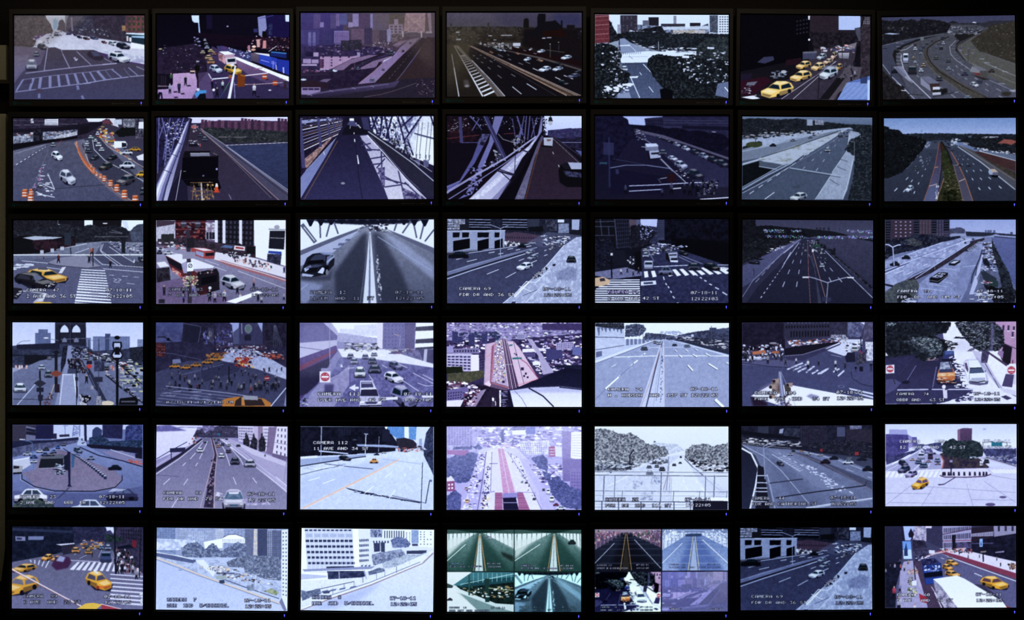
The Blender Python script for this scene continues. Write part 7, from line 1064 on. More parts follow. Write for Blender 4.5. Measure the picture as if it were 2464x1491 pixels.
p('2c2840',980,530,1060,500,1600,600,1760,740,1560,745,1010,760,1040,640,m='4a4048',s=6); p('1c2430',1010,420,1060,330,1180,290,1260,330,1500,320,1600,350,1660,470,1640,580,1480,620,1300,600,1100,560,1020,500,m='344048',s=4,r=1.4); p('4c3450',1030,560,1120,600,1120,740,1030,740,a=.6)
p('b8b4e0',1560,580,2170,740,2170,700,1700,560); p('343458',1640,450,2175,440,2175,700,2000,660,1700,560,m='4c5080',s=5,r=1); sp('c4c4f0 99a',(1380,580,2170,540,2170,640,1500,600),50,60,12); l('667',2,1660,340,2030,350); p('2c7088',1785,342,1955,342,1955,415,1785,410); l('445',2,1655,340,1655,520); l('556',2,2030,340,2030,400); l('556',3,1700,580,2175,720)
p('d4d0f4',980,860,1040,770,1700,750,1770,840,1680,880,1060,885); l('4c3858',3,980,865,1060,890,1400,892,1680,880,1780,845); l('a86a70',4,1000,560,1040,640,1020,760); l('4a4468',2,1010,758,1740,745)
for x in (1035,1060,1120,1155,1200,1280,1365,1450,1530,1605,1665,1710): p('2c2840',x - 14,810 - (x > 1250) * 4,x + 12,810,x + 18,868,x - 18,868)
l('2c2840',4,1158,640,1158,830); p('8c8cb8',1135,625,1180,625,1180,660,1135,660); p('e4e4ff',1605,640,1660,640,1660,710,1605,710,m='667',s=4); car(1710,640,90,70,'1c1c2c','f')
sp('44446c 8c8cc0 e4e4ff 6c6ca0',(660,440,840,440,900,540,640,540),60,46,22)
for x,y,w,h,c,k in ((690,560,110,110,'a8a8cc','v'),(835,560,80,110,'443450','v'),(555,615,90,44,'d4b8b0','s'),(650,650,110,76,'5c6494','f'),(805,645,100,40,'b090a0','s'),(730,705,130,90,'545c88','f'),(950,680,100,40,'a890b0','s'),(945,620,90,76,'8088b4','f'),(410,670,160,120,'2c2c4c','q'),(900,520,50,30,'445','s')): car(x,y,w,h,c,k)
car(425,765,-210,140,'44446c','q'); car(540,835,-210,130,'9c90c8','q'); car(680,990,-280,200,'e0a030','q',g='5c4c78'); p('c8a078',655,895,710,880,730,905,665,915)
for a in ((120,1340,560,1000),(700,1340,890,1030),(1400,1000,1500,1345),(1680,960,2170,1290),(130,1140,860,1150),(780,1040,2170,1130),(200,1285,1400,1310),(1480,1240,2170,1250),(1780,860,2170,930)): l('8c88b4',1.2,*a)
l('443c60',2.4,1230,890,1050,1000); p('443c60',950,1000,1060,995,1050,1010,970,1020); e('5c5480',1965,1203,56,18); e('5c5480',1770,1318,78,26)
t('CAMERA    135',355,312,1050,44,oa=.35); t('12  AVE  AND   42 ST',355,402,1380,44,oa=.35); t('07-18-11',1660,310,2090,44,oa=.35); t('12:22:05',1668,402,2090,44,oa=.35)
end(soft=.5,grain=.04,sat=.95)
begin('f1',24,1261,350,1470,'20243c','6c6c8c')
F(10,1255,710,1485)
p('c8d0f4',845,42,935,44,925,110,880,100,850,60); p('14182c',65,38,590,40,590,170,560,260,65,360,m='1e243c',s=8); p('2c3450',65,50,580,75,580,95,65,75); p('23243e',580,42,860,44,880,110,880,170,600,180,m='343454',s=4); p('3c3c60',860,80,900,70,930,110,900,150,850,150); p('2a2840',935,45,1173,46,1175,440,930,300,m='3c3854',s=6); win('1c1a2e',(980,60,1170,60,1170,170,980,140),9,3,.5,.6); p('7c80a4',95,122,180,125,180,160,97,160); p('3c3e60',105,132,150,134,150,152,105,152); p('7078a0',205,122,335,122,333,152,205,154); p('1c2830',850,100,1000,130,1010,170,870,170,r=1,m='2c3c40',s=4)
p('62627e',65,340,560,250,640,190,880,180,930,260,1180,440,1180,740,65,735,c2='6c6c90',n=.06,s=5); p('4c4c68',400,290,640,180,900,180,900,330,560,320,a=.6); p('8c88a8',920,300,1170,440,1180,460,930,430,900,260,a=.5)
for i in range(9): x = 560 + i * 46; p('d4d4f0',x + 60,340,x + 82,340,x + 30 + i * 3,408 + i * 2,x - 6 + i * 5,404 + i * 2)
for i in range(5): l('ccccec',3,380 - i * 40,330 - i * 2,290 - i * 30 + 60,388 - i * 12)
for i in range(8): y = 450 + i * 34; l('d0d0ee',3 + i * .4,900,y - 6,1178,y + 14)
l('b8b8d8',2,560,325,810,340); dash('b0b0d0',1,2,700,180,570,300,4,.4,1.3); l('b0b0d0',1.4,830,230,800,300); l('a8a8cc',1.4,700,280,640,310)
p('c8c8e4',435,190,590,178,600,186,480,200); p('2c2a40',480,200,600,190,600,260,500,280); sp('c87838 d09048 44446c 99a 2c2c48',(650,150,860,160,860,230,650,230),80,30,16)
for x,y,w,h,c in ((605,238,76,54,'c88040'),(715,252,70,44,'cc8844'),(735,218,50,30,'c88848'),(790,210,44,26,'c88848'),(680,190,40,26,'c07838'),(705,205,40,24,'445'),(825,215,44,40,'556a90'),(880,215,60,50,'7078a0')): car(x,y,w,h,c,'f')
car(862,295,94,100,'3c4870','v'); car(365,300,-110,64,'d08c40','q'); car(450,310,-110,50,'d09048','q'); p('44284c',400,370,430,310,480,280,550,300,570,340,540,390,440,410,b=1); p('9098c0',440,330,470,285,520,300,500,340,b=1)
sp('c4c4dc 223 6a4a58 445 14141f',(940,230,1060,250,1160,440,930,420),110,18,34); p('6c2434',1085,155,1120,155,1118,220,1085,215); l('16182a',5,935,45,945,440); l('16182a',3,1155,120,1145,470); p('14182c',960,210,1060,190,1100,220,960,230); l('14141f',2,745,260,745,300); man(1120,490,90,'99a'); man(1000,440,100,'223'); man(960,440,90,'334'); man(1090,440,80,'bbc')
car(800,500,240,180,'d89c3c','q',g='4c4a60'); p('ddd',760,400,800,432,785,440,755,415); p('c85a30',760,540,900,540,900,560,780,570,a=.6)
car(170,390,-230,80,'c08838','q'); car(140,535,-340,190,'cc9440','q',g='6c6a80'); l('d8ccdc',4,65,400,250,500,700,740); l('8a5058',1.4,65,410,260,512,690,742)
p('d8b050',610,740,690,690,760,685,830,700,780,740); p('9c4050',820,738,825,700,985,735,980,742); l('dcd',2,820,695,990,738); sp('99a0b8 ccd',(1140,600,1178,600,1178,700,1140,690),10,20,26)
t('CAMERA  99',165,616,445,25,'bbc'); t('6 AVE  AND  23 ST',165,665,645,26,'bbc'); t('07-18-11',850,620,1068,24); t('12:22:05',852,668,1070,24)
end(soft=.5,grain=.05,sat=.95)

begin('f2',371,1264,698,1474,'9ca8d0','b0bce4')
F(10,1255,710,1485)
p('8c98c4',1287,47,2400,62,2400,300,1287,280,m='7c88b4',s=8)
for x0,y0,x1,c in ((1290,47,1450,'6a7aa8'),(1470,50,1560,'8894bc'),(1555,80,1690,'98a4cc'),(1690,60,1790,'8c98c0'),(1790,60,1860,'a0a8c8'),(1860,60,2050,'8490bc'),(2040,60,2120,'5c6488'),(2140,60,2230,'3c4468'),(2228,70,2300,'8088a8'),(2270,70,2350,'5c6488')):
    p(c,x0,y0,x1,y0,x1,310,x0,300,n=.08); win(mix(c,'445',.35),(x0,y0,x1,y0,x1,300,x0,280),7,14,.5,.5,j=.2)
p('98a0b8',2115,62,2145,62,2145,300,2110,290,m='c8b8b0',s=3); win('3c4468',(2230,80,2345,80,2345,310,2230,310),7,14,.4,.6)
p('c4ccf0',1287,140,1530,150,1620,155,1620,240,1287,240,m='98a4cc',s=5); p('dce4ff',1690,170,1850,140,1850,220,1700,230); p('e8f0ff',1850,140,1880,112,1950,106,2010,118,2040,145,2040,180,1840,175); l('3c4468',2,1855,132,1900,108,1960,105,2020,125); win('8c98c0',(1845,140,2035,140,2035,178,1845,174),14,1,.4,.8)
T = dict(m='7c88a8',s=4,r=1.2,k=.42)
p('4a5478',1500,220,1560,180,1640,170,1700,230,1690,300,1510,300,**T); p('4a5478',1700,230,1760,180,1800,200,1830,250,1980,170,2050,200,2050,300,1700,300,**T); p('525a78',1880,340,1990,300,2100,280,2345,300,2345,500,2100,470,2040,440,2030,390,1900,380,**T)
p('a8b4dc',1287,250,1400,260,1600,320,1640,330,1800,320,1900,380,2040,430,2200,480,2350,520,2350,640,2200,600,1900,520,1600,430,1287,310,m='8c98c0',s=5); p('4c5680',1287,255,1400,265,1560,310,1640,325,1600,350,1420,320,1287,290); l('d0d8f4',2.4,1287,258,1430,280,1600,318); p('c8d0ee',1620,325,1690,320,1790,430,1770,470,1740,430,1640,350); p('c0c8e8',1750,370,1860,370,1930,410,1800,430,m='889',s=4); sp('445 e4e8ff c8a890 667',(1660,380,1900,380,2300,540,1900,480),70,28,12); l('2c3454',3,1800,432,1950,436)
p('a4b0e0',1287,310,1600,430,1830,510,2060,590,2340,690,2390,755,1290,743,c2='b0bce8',n=.05,s=4,m='98a4d4',k=.4); l('c8b4a8',4,1287,305,1420,350,1650,445,1830,510,2060,590,2330,690); l('6c7498',2,1287,318,1650,455,2060,600,2330,698); l('3c4468',2.4,1870,490,2060,560,2330,650); p('34405c',1820,495,1865,490,1868,520,1825,522); p('8c98a0',1790,460,1880,450,1890,485,1800,485,r=.8)
p('7c88a4',2060,540,2110,530,2120,580,2060,580,r=1,m='5c6884',s=4); p('7c886c',2210,590,2260,560,2330,600,2300,620,r=1,m='98a088',s=4)
p('ccd4f0',2350,70,2400,65,2404,755,2385,755,2350,640); win('4c5880',(2352,80,2400,75,2400,640,2352,630),2,17,.4,.4); p('6c7094',2330,680,2350,640,2395,750,2370,755); l('c4ccec',2,2130,450,2130,540); l('c4ccec',1.6,2095,440,2130,452,2165,440); l('aab',1.6,2160,520,2160,600); l('ccd4f0',1.4,2230,480,2310,480); e('6c78a8',1490,408,16,4)
t('CAMERA  7',1382,645,1625,26,'aab4d8',oa=1); t('SOR  AND  W/CHANNEL',1382,694,1898,27,'aab4d8',oa=1); t('07-18-11',2038,652,2255,26,'ccd',oa=1); t('12:22:05',2042,702,2258,26,'ccd',oa=1)
end(soft=.4,grain=.03,ct=.2,gain=1.12)

begin('f3',719,1265,1048,1476,'c4ccf4','c0c8f4')
F(710,1255,1410,1485)
p('dce0fc',48,52,640,60,640,420,50,420); p('b4bce4',80,55,490,60,500,400,100,400); p('e4e8ff',490,60,535,60,550,400,500,400); p('c8d0f0',535,62,635,64,655,380,550,400)
for i in range(7): y = 66 + i * 47; x = 80 + i * 5; (i == 1) or [p('2c3454',x + k * 36.6,y + (i > 1) * -8,x + k * 36.6 + 29,y + (i > 1) * -8,x + k * 36.6 + 29,y + 11,x + k * 36.6,y + 11) for k in range(11)]
for k in range(12): l('d4dcf8',1.2,80 + k * 37,55,102 + k * 36,400)
win('98a4cc',(85,90,490,92,492,140,90,140),6,1,.8,.6); p('2c3454',265,378,500,375,500,390,265,394)
for i in range(5): win('3c4468',(540,145 + i * 43,622,142 + i * 43,628,166 + i * 42,545,172 + i * 43),6,1,.7,.8)
for x in (568,600,630): p('4a5478',x - 12,370,x + 12,362,x,384)
p('7c84b0',60,402,680,375,640,400,300,412,80,420); p('3c4468',270,418,440,415,580,415,600,480,440,490,280,490,m='23294a',s=6); p('e0e4ff',50,425,275,430,280,490,50,500); p('a4acd4',50,440,270,455,270,470,50,490); l('aab4dc',2,372,420,376,490)
p('98a4cc',635,62,750,66,750,130,640,130,m='3c4468',s=4,sx=.5); p('d8e0fa',740,66,990,68,990,215,740,150); win('3c4468',(750,70,930,72,930,140,750,140),9,1,.45,.9); win('3c4468',(930,85,985,85,985,190,930,190),2,6,.3,.45); p('6c84b8',985,68,1045,70,1045,180,985,180,m='8c9cc8',s=3); p('d8e0fa',1045,70,1172,72,1172,220,1045,210); win('3c4468',(1050,75,1165,78,1165,200,1050,200),4,6,.3,.4,j=.2); p('3c4468',990,185,1040,185,1040,205,990,205)
p('c8d0f0',640,140,810,140,815,260,660,260); win('3c4468',(650,150,800,150,800,190,660,190),6,1); p('34385c',665,180,720,180,720,250,670,255); p('343c5c',725,175,760,175,760,255,728,255); p('4c5888',810,150,860,128,940,140,980,190,960,215,830,220,r=1.2,m='6c78a4',s=4); p('5c6488',650,280,720,260,900,230,940,280,820,330,660,370,m='8c98bc',s=5,r=.8); p('c4ccf0',940,215,1120,210,1120,240,940,240); p('343c5c',945,245,1115,240,1110,270,945,272); p('8c98b8',740,350,920,280,1060,275,1140,250,1060,310,860,380,740,395,r=1,m='a8b4cc',s=4); p('4a5478',620,420,720,390,760,400,750,440,630,470,r=1.2,m='6c7898',s=4)
p('d4dcfa',50,500,560,470,760,420,1170,240,1172,280,1080,350,600,540,60,745,50,640,c2='ccd4f4',n=.05,m='b0b8dc',s=6,k=.35)
p('c4ccf4',1172,265,1175,765,55,748,280,660,620,545,1080,350,c2='b8c4f0',n=.04,s=4); p('8c98cc',280,660,620,545,740,510,560,660,300,748,100,740,a=.6,b=6); l('8c7c94',4,55,745,300,650,640,535,1080,350,1170,265); l('dce4ff',3,60,735,300,640,640,525,1080,342); l('4c5680',1.6,300,622,640,510,1060,340); l('3c4468',2,60,600,500,505)
for x in (230,300,380,470): p('5c6894',x,560 + (400 - x) * .15,x + 50,550 + (400 - x) * .15,x + 44,566 + (400 - x) * .15,x - 8,576 + (400 - x) * .15)
for x,y in ((320,560),(415,520),(500,500),(575,465),(690,440),(760,410),(860,380)): l('4c5680',1.6,x,y,x,y + 50)
p('4a5478',50,580,120,590,210,560,220,610,130,640,60,670,r=1.2,m='6c7898',s=4); p('3c4468',235,590,300,580,290,605,240,608); l('8890b8',3,585,410,605,480)
t('CAMERA  8',146,625,386,26,'aab4dc',oa=1); t('NOR  AND  W/CHANNEL',146,676,662,27,'bcc4ec',oa=1); t('07-18-11',806,633,1022,27,'c4ccf4',oa=1); t('12:22:05',808,683,1026,27,'c4ccf4',oa=1)
end(soft=.4,grain=.03,ct=.2,gain=1.12)

def teal(I): return I * np.array([.9,1.06,.98]) + np.array([-.02,.01,0])
def plain_road(x0,y0,x1,y1,vx,c,sk,side):
    """small view along a bridge deck towards a vanishing point"""
    p(sk,x0,y0,x1,y0,x1,y1,x0,y1); h = y1 - y0; vy = y0 + h * .1; p(c[0],x0,y0 + h * .5,vx - 40,vy,vx + 40,vy,x1,y0 + h * .45,x1,y1,x0,y1,c2=c[1],n=.08); p(c[2],vx - 20,vy,vx + 20,vy,vx + 260,y1,vx - 150,y1,a=.8,b=5)
    p(side,x0,y0,x1,y0,x1,y0 + h * .1,vx,vy - 8,x0,y0 + h * .1)
    for i in range(8): f = (i + .5) / 8; l(side,2,x0 + (vx - x0) * f,y0,x0 + (vx - x0) * f - 4,y0 + h * (.5 - .4 * f)); l(side,2,x1 - (x1 - vx) * f,y0,x1 - (x1 - vx) * f + 6,y0 + h * (.45 - .35 * f))
begin('f4',1071,1269,1404,1476,'142422')
F(710,1255,1410,1485)
for x0,x1,vx in ((1287,1852,1565),(1860,2424,2195)):
    plain_road(x0,66,x1,418,vx,('6c8c8c','3c605c'),'dcecee','24403c') if 0 else plain_road(x0,66,x1,418,vx,('6c8c8c','2c504c','1c403c'),'dcecee','3c5854')
    p('14302c',x0 + 60,66,x1 - 60,66,vx,100,b=1); p('c0d4d8',vx - 4,100,vx + 4,100,vx + 28,418,vx - 40,418); l('b0885c',3,vx + 6,110,vx + 50,418); l('b0885c',2,vx - 6,110,vx - 55,418); l('6c8c8c',2,vx,110,vx - 8,418); l('dcecec',2,vx - 120,190,x0,330)
p('d0dede',1287,150,1500,110,1400,190,1287,300,a=.85,b=3); p('d0dede',1860,160,2120,108,1980,200,1860,320,a=.8,b=3); p('d0dede',1852,150,1650,112,1780,190,1852,230,a=.7,b=3); p('c4d4d4',2424,170,2260,112,2380,200,2424,250,a=.6,b=3); car(1655,135,40,20,'dde','s'); p('20302e',1740,250,1850,290,1850,340,1760,290,b=2); car(2345,170,70,44,'203030','s'); car(1625,120,34,16,'ccd','s')
p('e0ecf0',1287,424,1852,424,1852,762,1287,762,c2='b8d0d4'); p('0c1818',1350,530,1420,500,1852,440,1852,700,1700,690,1400,570,m='142a2a',s=6); p('3c7480',1340,535,1500,424,1852,424,1852,490,1560,520,1400,545); p('1c4a54',1470,500,1852,466,1852,510,1380,560); 
for i in range(9): l('8cc4c8',1.4,1510 + i * 40,430 + i,1510 + i * 40,520 - i * 3)
l('a8d4d8',2,1400,530,1852,440); p('1c3c3c',1605,480,1645,480,1645,680,1610,680); l('2c5454',5,1475,450,1475,620); l('c0c890',2,1640,560,1850,580); sp('c8d8d8 203838 8c7c5c',(1420,560,1850,540,1850,660,1500,620),60,30,16); p('5c7c80',1360,590,1700,720,1852,762,1560,762,a=.8); p('dce8ec',1287,560,1350,560,1560,762,1287,762,a=.7); p('34484a',1287,520,1340,540,1330,560,1287,560); car(1310,655,50,26,'334','s')
paste('c3',1860,430,2424,764,teal)
p('1a2c2c',1852,64,1860,64,1860,764,1852,764); p('1a2c2c',1287,416,2424,420,2424,430,1287,424)
t('CAMERA  9',1300,347,1425,12,'8cc8d8'); t('LL/SB  WALL  W CHANNEL',1300,371,1585,12,'aac'); t('07-18-11',1630,347,1738,12); t('12:22:05',1632,374,1740,12)
t('CAMERA 11',1915,364,2040,12,'bbd'); t('U/L CTR MALL W CHANNEL',1915,388,2230,12,'bbd'); t('07-18-11',2250,364,2356,12); t('12:22:05',2250,388,2358,12); t('CAMERA  10',1306,720,1450,13,'9ab'); t('SUB RET AND ROADWAY',1306,745,1645,13,'9ab'); t('07-18-11',1660,722,1780,13,'9ab')
end(soft=.5,grain=.04)

begin('f5',1426,1267,1757,1476,'1c1c34')
F(1420,1255,2120,1485)
for x0,x1,vx,A,sk,sd in ((40,602,305,('20263c','141a2a','0c0e1a'),'5a4868','8c7c90'),(610,1168,880,('5c74ac','8ca0d4','4a60a0'),'c8d4f4','6c7ca8')):
    plain_road(x0,62,x1,415,vx,A,sk,sd)
    for i in range(7): y = 130 + i * i * 6; p(mix(A[0],'88a' if x0 < 50 else 'dde',.3),x0 + 40,y,x1,y - 4,x1,y + 4 + i,x0 + 40,y + 6 + i,a=.45)
    l('a88858' if x0 < 50 else 'c8c490',2,vx - 4,100,vx - 50,410); l('a88858' if x0 < 50 else 'c8c490',2,vx + 6,100,vx + 46,410); p('2c2824' if x0 < 50 else '98a8d0',vx - 4,160,vx + 4,160,vx + 30,412,vx - 34,412); l('a4acc8' if x0 < 50 else 'dce4fa',2,vx + 70,150,x1,395 if x0 < 50 else 350); l('a4acc8' if x0 < 50 else 'dce4fa',2,vx - 100,180,x0,350)
sp('8a5068 a07c90 5c4a78 c8b0c0 3c5048',(40,70,260,90,200,110,40,190),120,14,20); sp('8a5068 a07c90 5c4a78 c8b0c0 3c5048',(340,90,600,70,600,190,400,120),120,14,20); sp('e8f0ff 7c8cb8 a8b8dc',(612,65,800,75,760,120,612,180),90,16,18); sp('e8f0ff 7c8cb8 a8b8dc',(960,75,1168,62,1168,200,1000,130),90,16,18); p('28385c',800,105,950,100,940,120,810,122,b=1); l('8c9cc8',3,620,120,700,75,880,70,1060,80,1150,120)
paste('d7',40,424,600,762,lambda I: np.clip((I - .12) * 1.25,0,1) * np.array([1,1.04,.92])); paste('a3',608,420,1166,760,lambda I: I * .55 + np.array([.28,.3,.46]))
p('141428',600,60,610,60,608,762,599,762); p('141428',38,414,1168,412,1168,421,38,424)
t('CAMERA 12',58,360,180,13,'ccd'); t('UPRDY B QUEENS PIER',58,386,318,13,'ccd'); t('07-18-11',390,358,497,13,'ccd'); t('12:22:05',392,385,498,13,'ccd'); t('CAMERA  10',670,355,806,13,'334',oa=0); t('QUEENS/BR  AND  SIDE',670,379,980,13,'334',oa=0); t('07-18-11',995,353,1100,13,'334',oa=0); t('12:22:05',990,379,1102,13,'334',oa=0); t('CAMERA 15',670,730,780,12,'ccd'); t('07-18-11',1015,730,1120,12,'ccd')
end(soft=.4,grain=.04)

begin('f6',1776,1263,2105,1474,'223'); F(0,0,2464,1491)
paste('c4',1780.5,1268,2099.5,1468.5,lambda I: np.clip((I - .03) * .9,0,1)); end(soft=.2,grain=.04,sat=1,ct=.2)

begin('f7',2124,1260,2452,1467,'3a3a58','5c5c84')
F(2110,1255,2464,1485)
p('2c2c48',125,60,420,65,430,300,380,600,125,680,c2='23233c',n=.05); p('23233a',380,65,430,90,440,300,400,300); p('a4b4f0',410,65,580,65,560,200,520,290,440,290); p('7c78a0',580,65,770,65,770,300,560,300,m='c0b8d8',s=5); p('3a3858',770,95,1020,60,1020,420,770,300,n=.06); p('d8d0f0',760,65,860,65,850,100,760,95); p('221e34',490,190,530,100,580,190,560,250,500,240); p('3c3450',560,280,740,290,780,400,560,420,m='23233a',s=6)
p('9c98c4',1020,60,1470,62,1470,470,1030,420); win('2c2a48',(1035,95,1465,65,1465,130,1035,180),14,1,.5,.85); win('2c2a48',(1035,205,1465,160,1465,270,1035,280),14,1,.5,.8); l('4a3454',2.4,1030,195,1470,110); l('7a3448',2,1030,300,1470,285); p('1c1c2c',1170,205,1225,200,1225,440,1175,430); win('34304c',(1040,325,1170,320,1170,400,1040,410),5,1,.6,.9); p('2c2438',1220,320,1470,310,1470,480,1225,460,m='55507c',s=6)
p('2c2438',1470,90,1820,60,1820,330,1475,320); p('9c98bc',1475,185,1815,150,1815,220,1475,230); win('2c2a48',(1480,190,1810,155,1810,215,1480,228),12,1,.2,.8); p('8c88ac',1820,60,2178,60,2175,180,2060,230,1830,230); win('34304c',(1850,60,2170,62,2170,145,1850,150),3,1,.3,.9); p('17182a',1820,235,2175,180,2175,640,1480,480,1475,330,m='23233c',s=7); p('55507c',1480,330,1820,325,1815,340,1480,345)
p('d4d0f0',960,410,1200,440,1500,470,1800,540,2170,620,2170,800,1700,680,1200,520,n=.04); p('7c3c58',900,445,1000,450,1300,530,2170,800,2170,890,1600,700,1150,540); l('e8e8ff',2.6,950,480,1200,575,2170,925); p('5c5c84',800,440,900,450,1200,580,2170,930,2170,1340,1300,1340,900,900,640,600,n=.06)
p('34304c',560,420,800,420,900,470,700,560,560,480,m='4a4868',s=6); p('9c98c4',340,1340,360,780,420,620,560,600,640,780,740,1060,790,1340,n=.06); p('17182a',125,640,380,620,360,780,300,1000,290,1340,125,1340,m='20233c',s=8); p('4a3c58',560,600,700,600,900,1040,1060,1340,800,1340,640,800,n=.08); l('b0a8cc',6,590,720,680,1000)
p('6c94e0',395,300,530,300,550,580,415,580); p('b8d0f8',405,440,535,430,548,575,418,578); p('2c3c6c',425,530,425,430,440,400,455,320,470,400,480,430,482,530); p('8cb0f0',1600,265,1650,262,1650,388,1602,390); p('34406c',1615,370,1622,290,1636,370)
l('c8a8b8',5,690,580,900,495,1200,430,1385,415); p('d0d4f0',810,440,900,445,905,500,815,495); sp('e4e4ff 1c1c34 44446c',(600,530,860,530,800,600,600,620),30,40,18)
p('24346c',690,580,900,565,1000,650,1020,800,1040,960,760,980,720,800); p('1c1c3c',700,580,880,570,980,640,720,680,m='4a4a80',s=5); p('2a4494',720,690,1000,670,1010,760,735,800); sp('ccd4ff 1c2450',(740,690,990,680,1000,740,745,760),30,40,26); t('CITYSIGHTS NY',800,752,965,20,'dde',oa=0); p('0f1224',735,800,1020,765,1025,840,745,870); p('2a4494',750,890,1030,850,1040,880,880,960,770,970)
for x,y,w,h in ((1170,635,210,100),(1100,705,180,110),(1180,810,260,120)): car(x,y,w,h,'d89440','q')
car(1140,555,90,40,'99a','s'); car(1830,950,470,230,'e0a034','q',g='5c4050'); p('3c3854',1510,970,1650,980,2000,1250,1980,1260,1800,1160,b=1); p('8a3038',1920,1265,1990,1290,2090,1340,1990,1340); l('e8e8ff',2,1520,800,1640,850); l('ccd',1.6,1350,880,1520,980); l('ccd',1.6,1000,560,1050,580)
p('e4ecff',880,890,1250,835,1350,880,1960,1240,2030,1340,1260,1340,c2='ecf0ff'); p('8c8cac',878,890,1000,1000,1260,1340,1060,1340,920,1100,c2='5c5478',m='b0acc8',s=7); l('c8c8e4',3,900,1100,1010,1340); l('c8c8e4',2,850,1010,940,1150,1060,1340)
sp('d0b0a8 8c5c68 a8a080',(470,740,640,740,640,820,480,820),50,26,16); sp('5c4858 a89898',(480,620,520,600,530,650,470,660),16,24,20); sp('c0c090 6c7c60 d8d0e0 3c3450',(480,1030,620,1030,620,1160,500,1180),60,34,20); sp('3c3450 887',(480,860,560,860,560,1000,490,990),30,34,20); p('d8dcf4',545,920,620,915,620,990,550,995); p('9c3044',655,1115,780,1180,780,1270,680,1240)
for x,y,h,c in ((280,760,110,'b0b0d0'),(140,830,100,'8c8cb0'),(370,760,100,'c06070'),(430,770,100,'bbc'),(210,740,80,'44446c'),(360,640,60,'667'),(270,1200,200,'c04864'),(360,1110,150,'8c90c0'),(345,1400,240,'ccccea'),(590,1420,140,'dde'),(2100,740,110,'4a3c4c'),(1930,700,70,'2c2438'),(1425,570,70,'a89898'),(1870,610,70,'99a'),(1600,560,60,'889'),(1285,520,60,'334')): man(x,y,h,c)
sp('8c6c60 3c2c34',(2050,650,2160,650,2140,740,2060,740),20,40,30); l('221e30',4,1655,470,1660,620); p('8c7c80',1610,460,1710,450,1700,475,1620,480); p('8c88ac',1840,470,1990,450,1980,475,1850,485); sp('ccd 334 a55',(970,410,1480,430,1480,500,1000,460),50,30,26); l('23233a',3,575,620,600,900)
t('CAMERA   60',318,1115,820,42,oa=.6); t('5 AVE   AND',318,1202,820,42,oa=.6); t('34 ST',938,1202,1180,42,'ccd',oa=.7); t('07-18-11',1545,1108,1945,44,'dde',oa=.8); t('12:22:05',1550,1200,1950,44,'dde',oa=.8)
end(soft=.5,grain=.04,sat=.95)
NAMES = """
a1 top-left monitor showing a hazy wide avenue with ladder crosswalk and white police car
a2 monitor showing shaded street with yellow taxi, blue hoarding, white box truck and orange traffic drums
a3 monitor showing hazy purple skyline, curving ramps and a steel suspension tower
a4 monitor showing dusky multi-lane highway with white striped gore beside a church silhouette
a5 monitor showing tree-lined junction with bright crosswalks and a red brick building at left
a6 monitor showing a queue of five yellow taxis in a dark street, blue striped awning
a7 top-right monitor showing grey curving motorway with white box truck and striped gore
b1 monitor showing queued traffic beside a curved row of orange and white drums
b2 monitor showing a dark lorry, orange cone, white bridge pipe and the river
b3 monitor showing an empty bridge lane with truss shadows and rails on the left
b4 monitor showing a thick pale pipe along a bridge lane with a dark car at right
b5 monitor showing dim bluish boulevard with white truck and a shadowy crowd crossing
b6 monitor showing sunlit parkway crossing an overpass above a dark gap, trees at right
b7 monitor showing clear blue sky over two carriageways split by a grassy median
c1 monitor captioned CAMERA 47 with yellow taxi, black car and zebra crossing
c2 monitor captioned CAMERA 83 showing a long red and black bus and busy pavement
c3 monitor captioned CAMERA 13 showing bridge roadway, white median and one black car
c4 third-row monitor captioned CAMERA 69 with white car on expressway, brighter of the two
c5 monitor captioned CAMERA 71 showing dark avenue crossing with broad white zebra stripes
c6 monitor showing dark bluish riverside highway with twin-arm lamp post and coloured speckles
c7 monitor captioned CAMERA 27 showing elevated highway, brick towers and lot with two low trucks
d1 monitor showing a stone bridge tower with two pointed arches above traffic
d2 monitor with a one-line date and clock caption over a crowded square and taxis
d3 monitor captioned CAMERA 113 showing hazy congested street with red no-entry sign
d4 monitor showing aerial of purple rooftops and elevated tracks behind a white curved roof
d5 monitor captioned CAMERA 74 showing pale empty expressway beside a retaining wall
d6 monitor captioned CAMERA 104 with traffic light arm above a dark crossing
d7 monitor captioned CAMERA 24 showing orange car and white van under leafy trees
e1 monitor captioned CAMERA 23 showing a brown paved traffic island with a small hut
e2 monitor captioned CAMERA 81 showing riverside expressway beside white apartment blocks
e3 monitor captioned CAMERA 112 with one yellow taxi on a wide pale roadway
e4 monitor showing pale violet aerial of a boulevard with pink viaduct tracks down its middle
e5 monitor captioned CAMERA 20 showing washed-out road between trees behind a mesh fence
e6 monitor captioned CAMERA 44 showing curving highway beside a white railing and dark towers
e7 monitor captioned CAMERA 135 with lone yellow taxi at pale junction and bollards
f1 bottom-left monitor captioned CAMERA 99 with several yellow taxis turning at a crosswalk
f2 monitor captioned CAMERA 7 showing pale river curving past trees and low white dome
f3 monitor captioned CAMERA 8 showing a large white office block beside a pale river
f4 monitor split in four greenish views, three of bridge roadways and one beneath a viaduct
f5 monitor split in four views with bluish bridges, leafy street and hazy skyline
f6 bottom-row monitor captioned CAMERA 69, dimmer of the two expressway views with white car
f7 bottom-right monitor captioned CAMERA 60 with white truck roof, blue bus and yellow taxis
"""
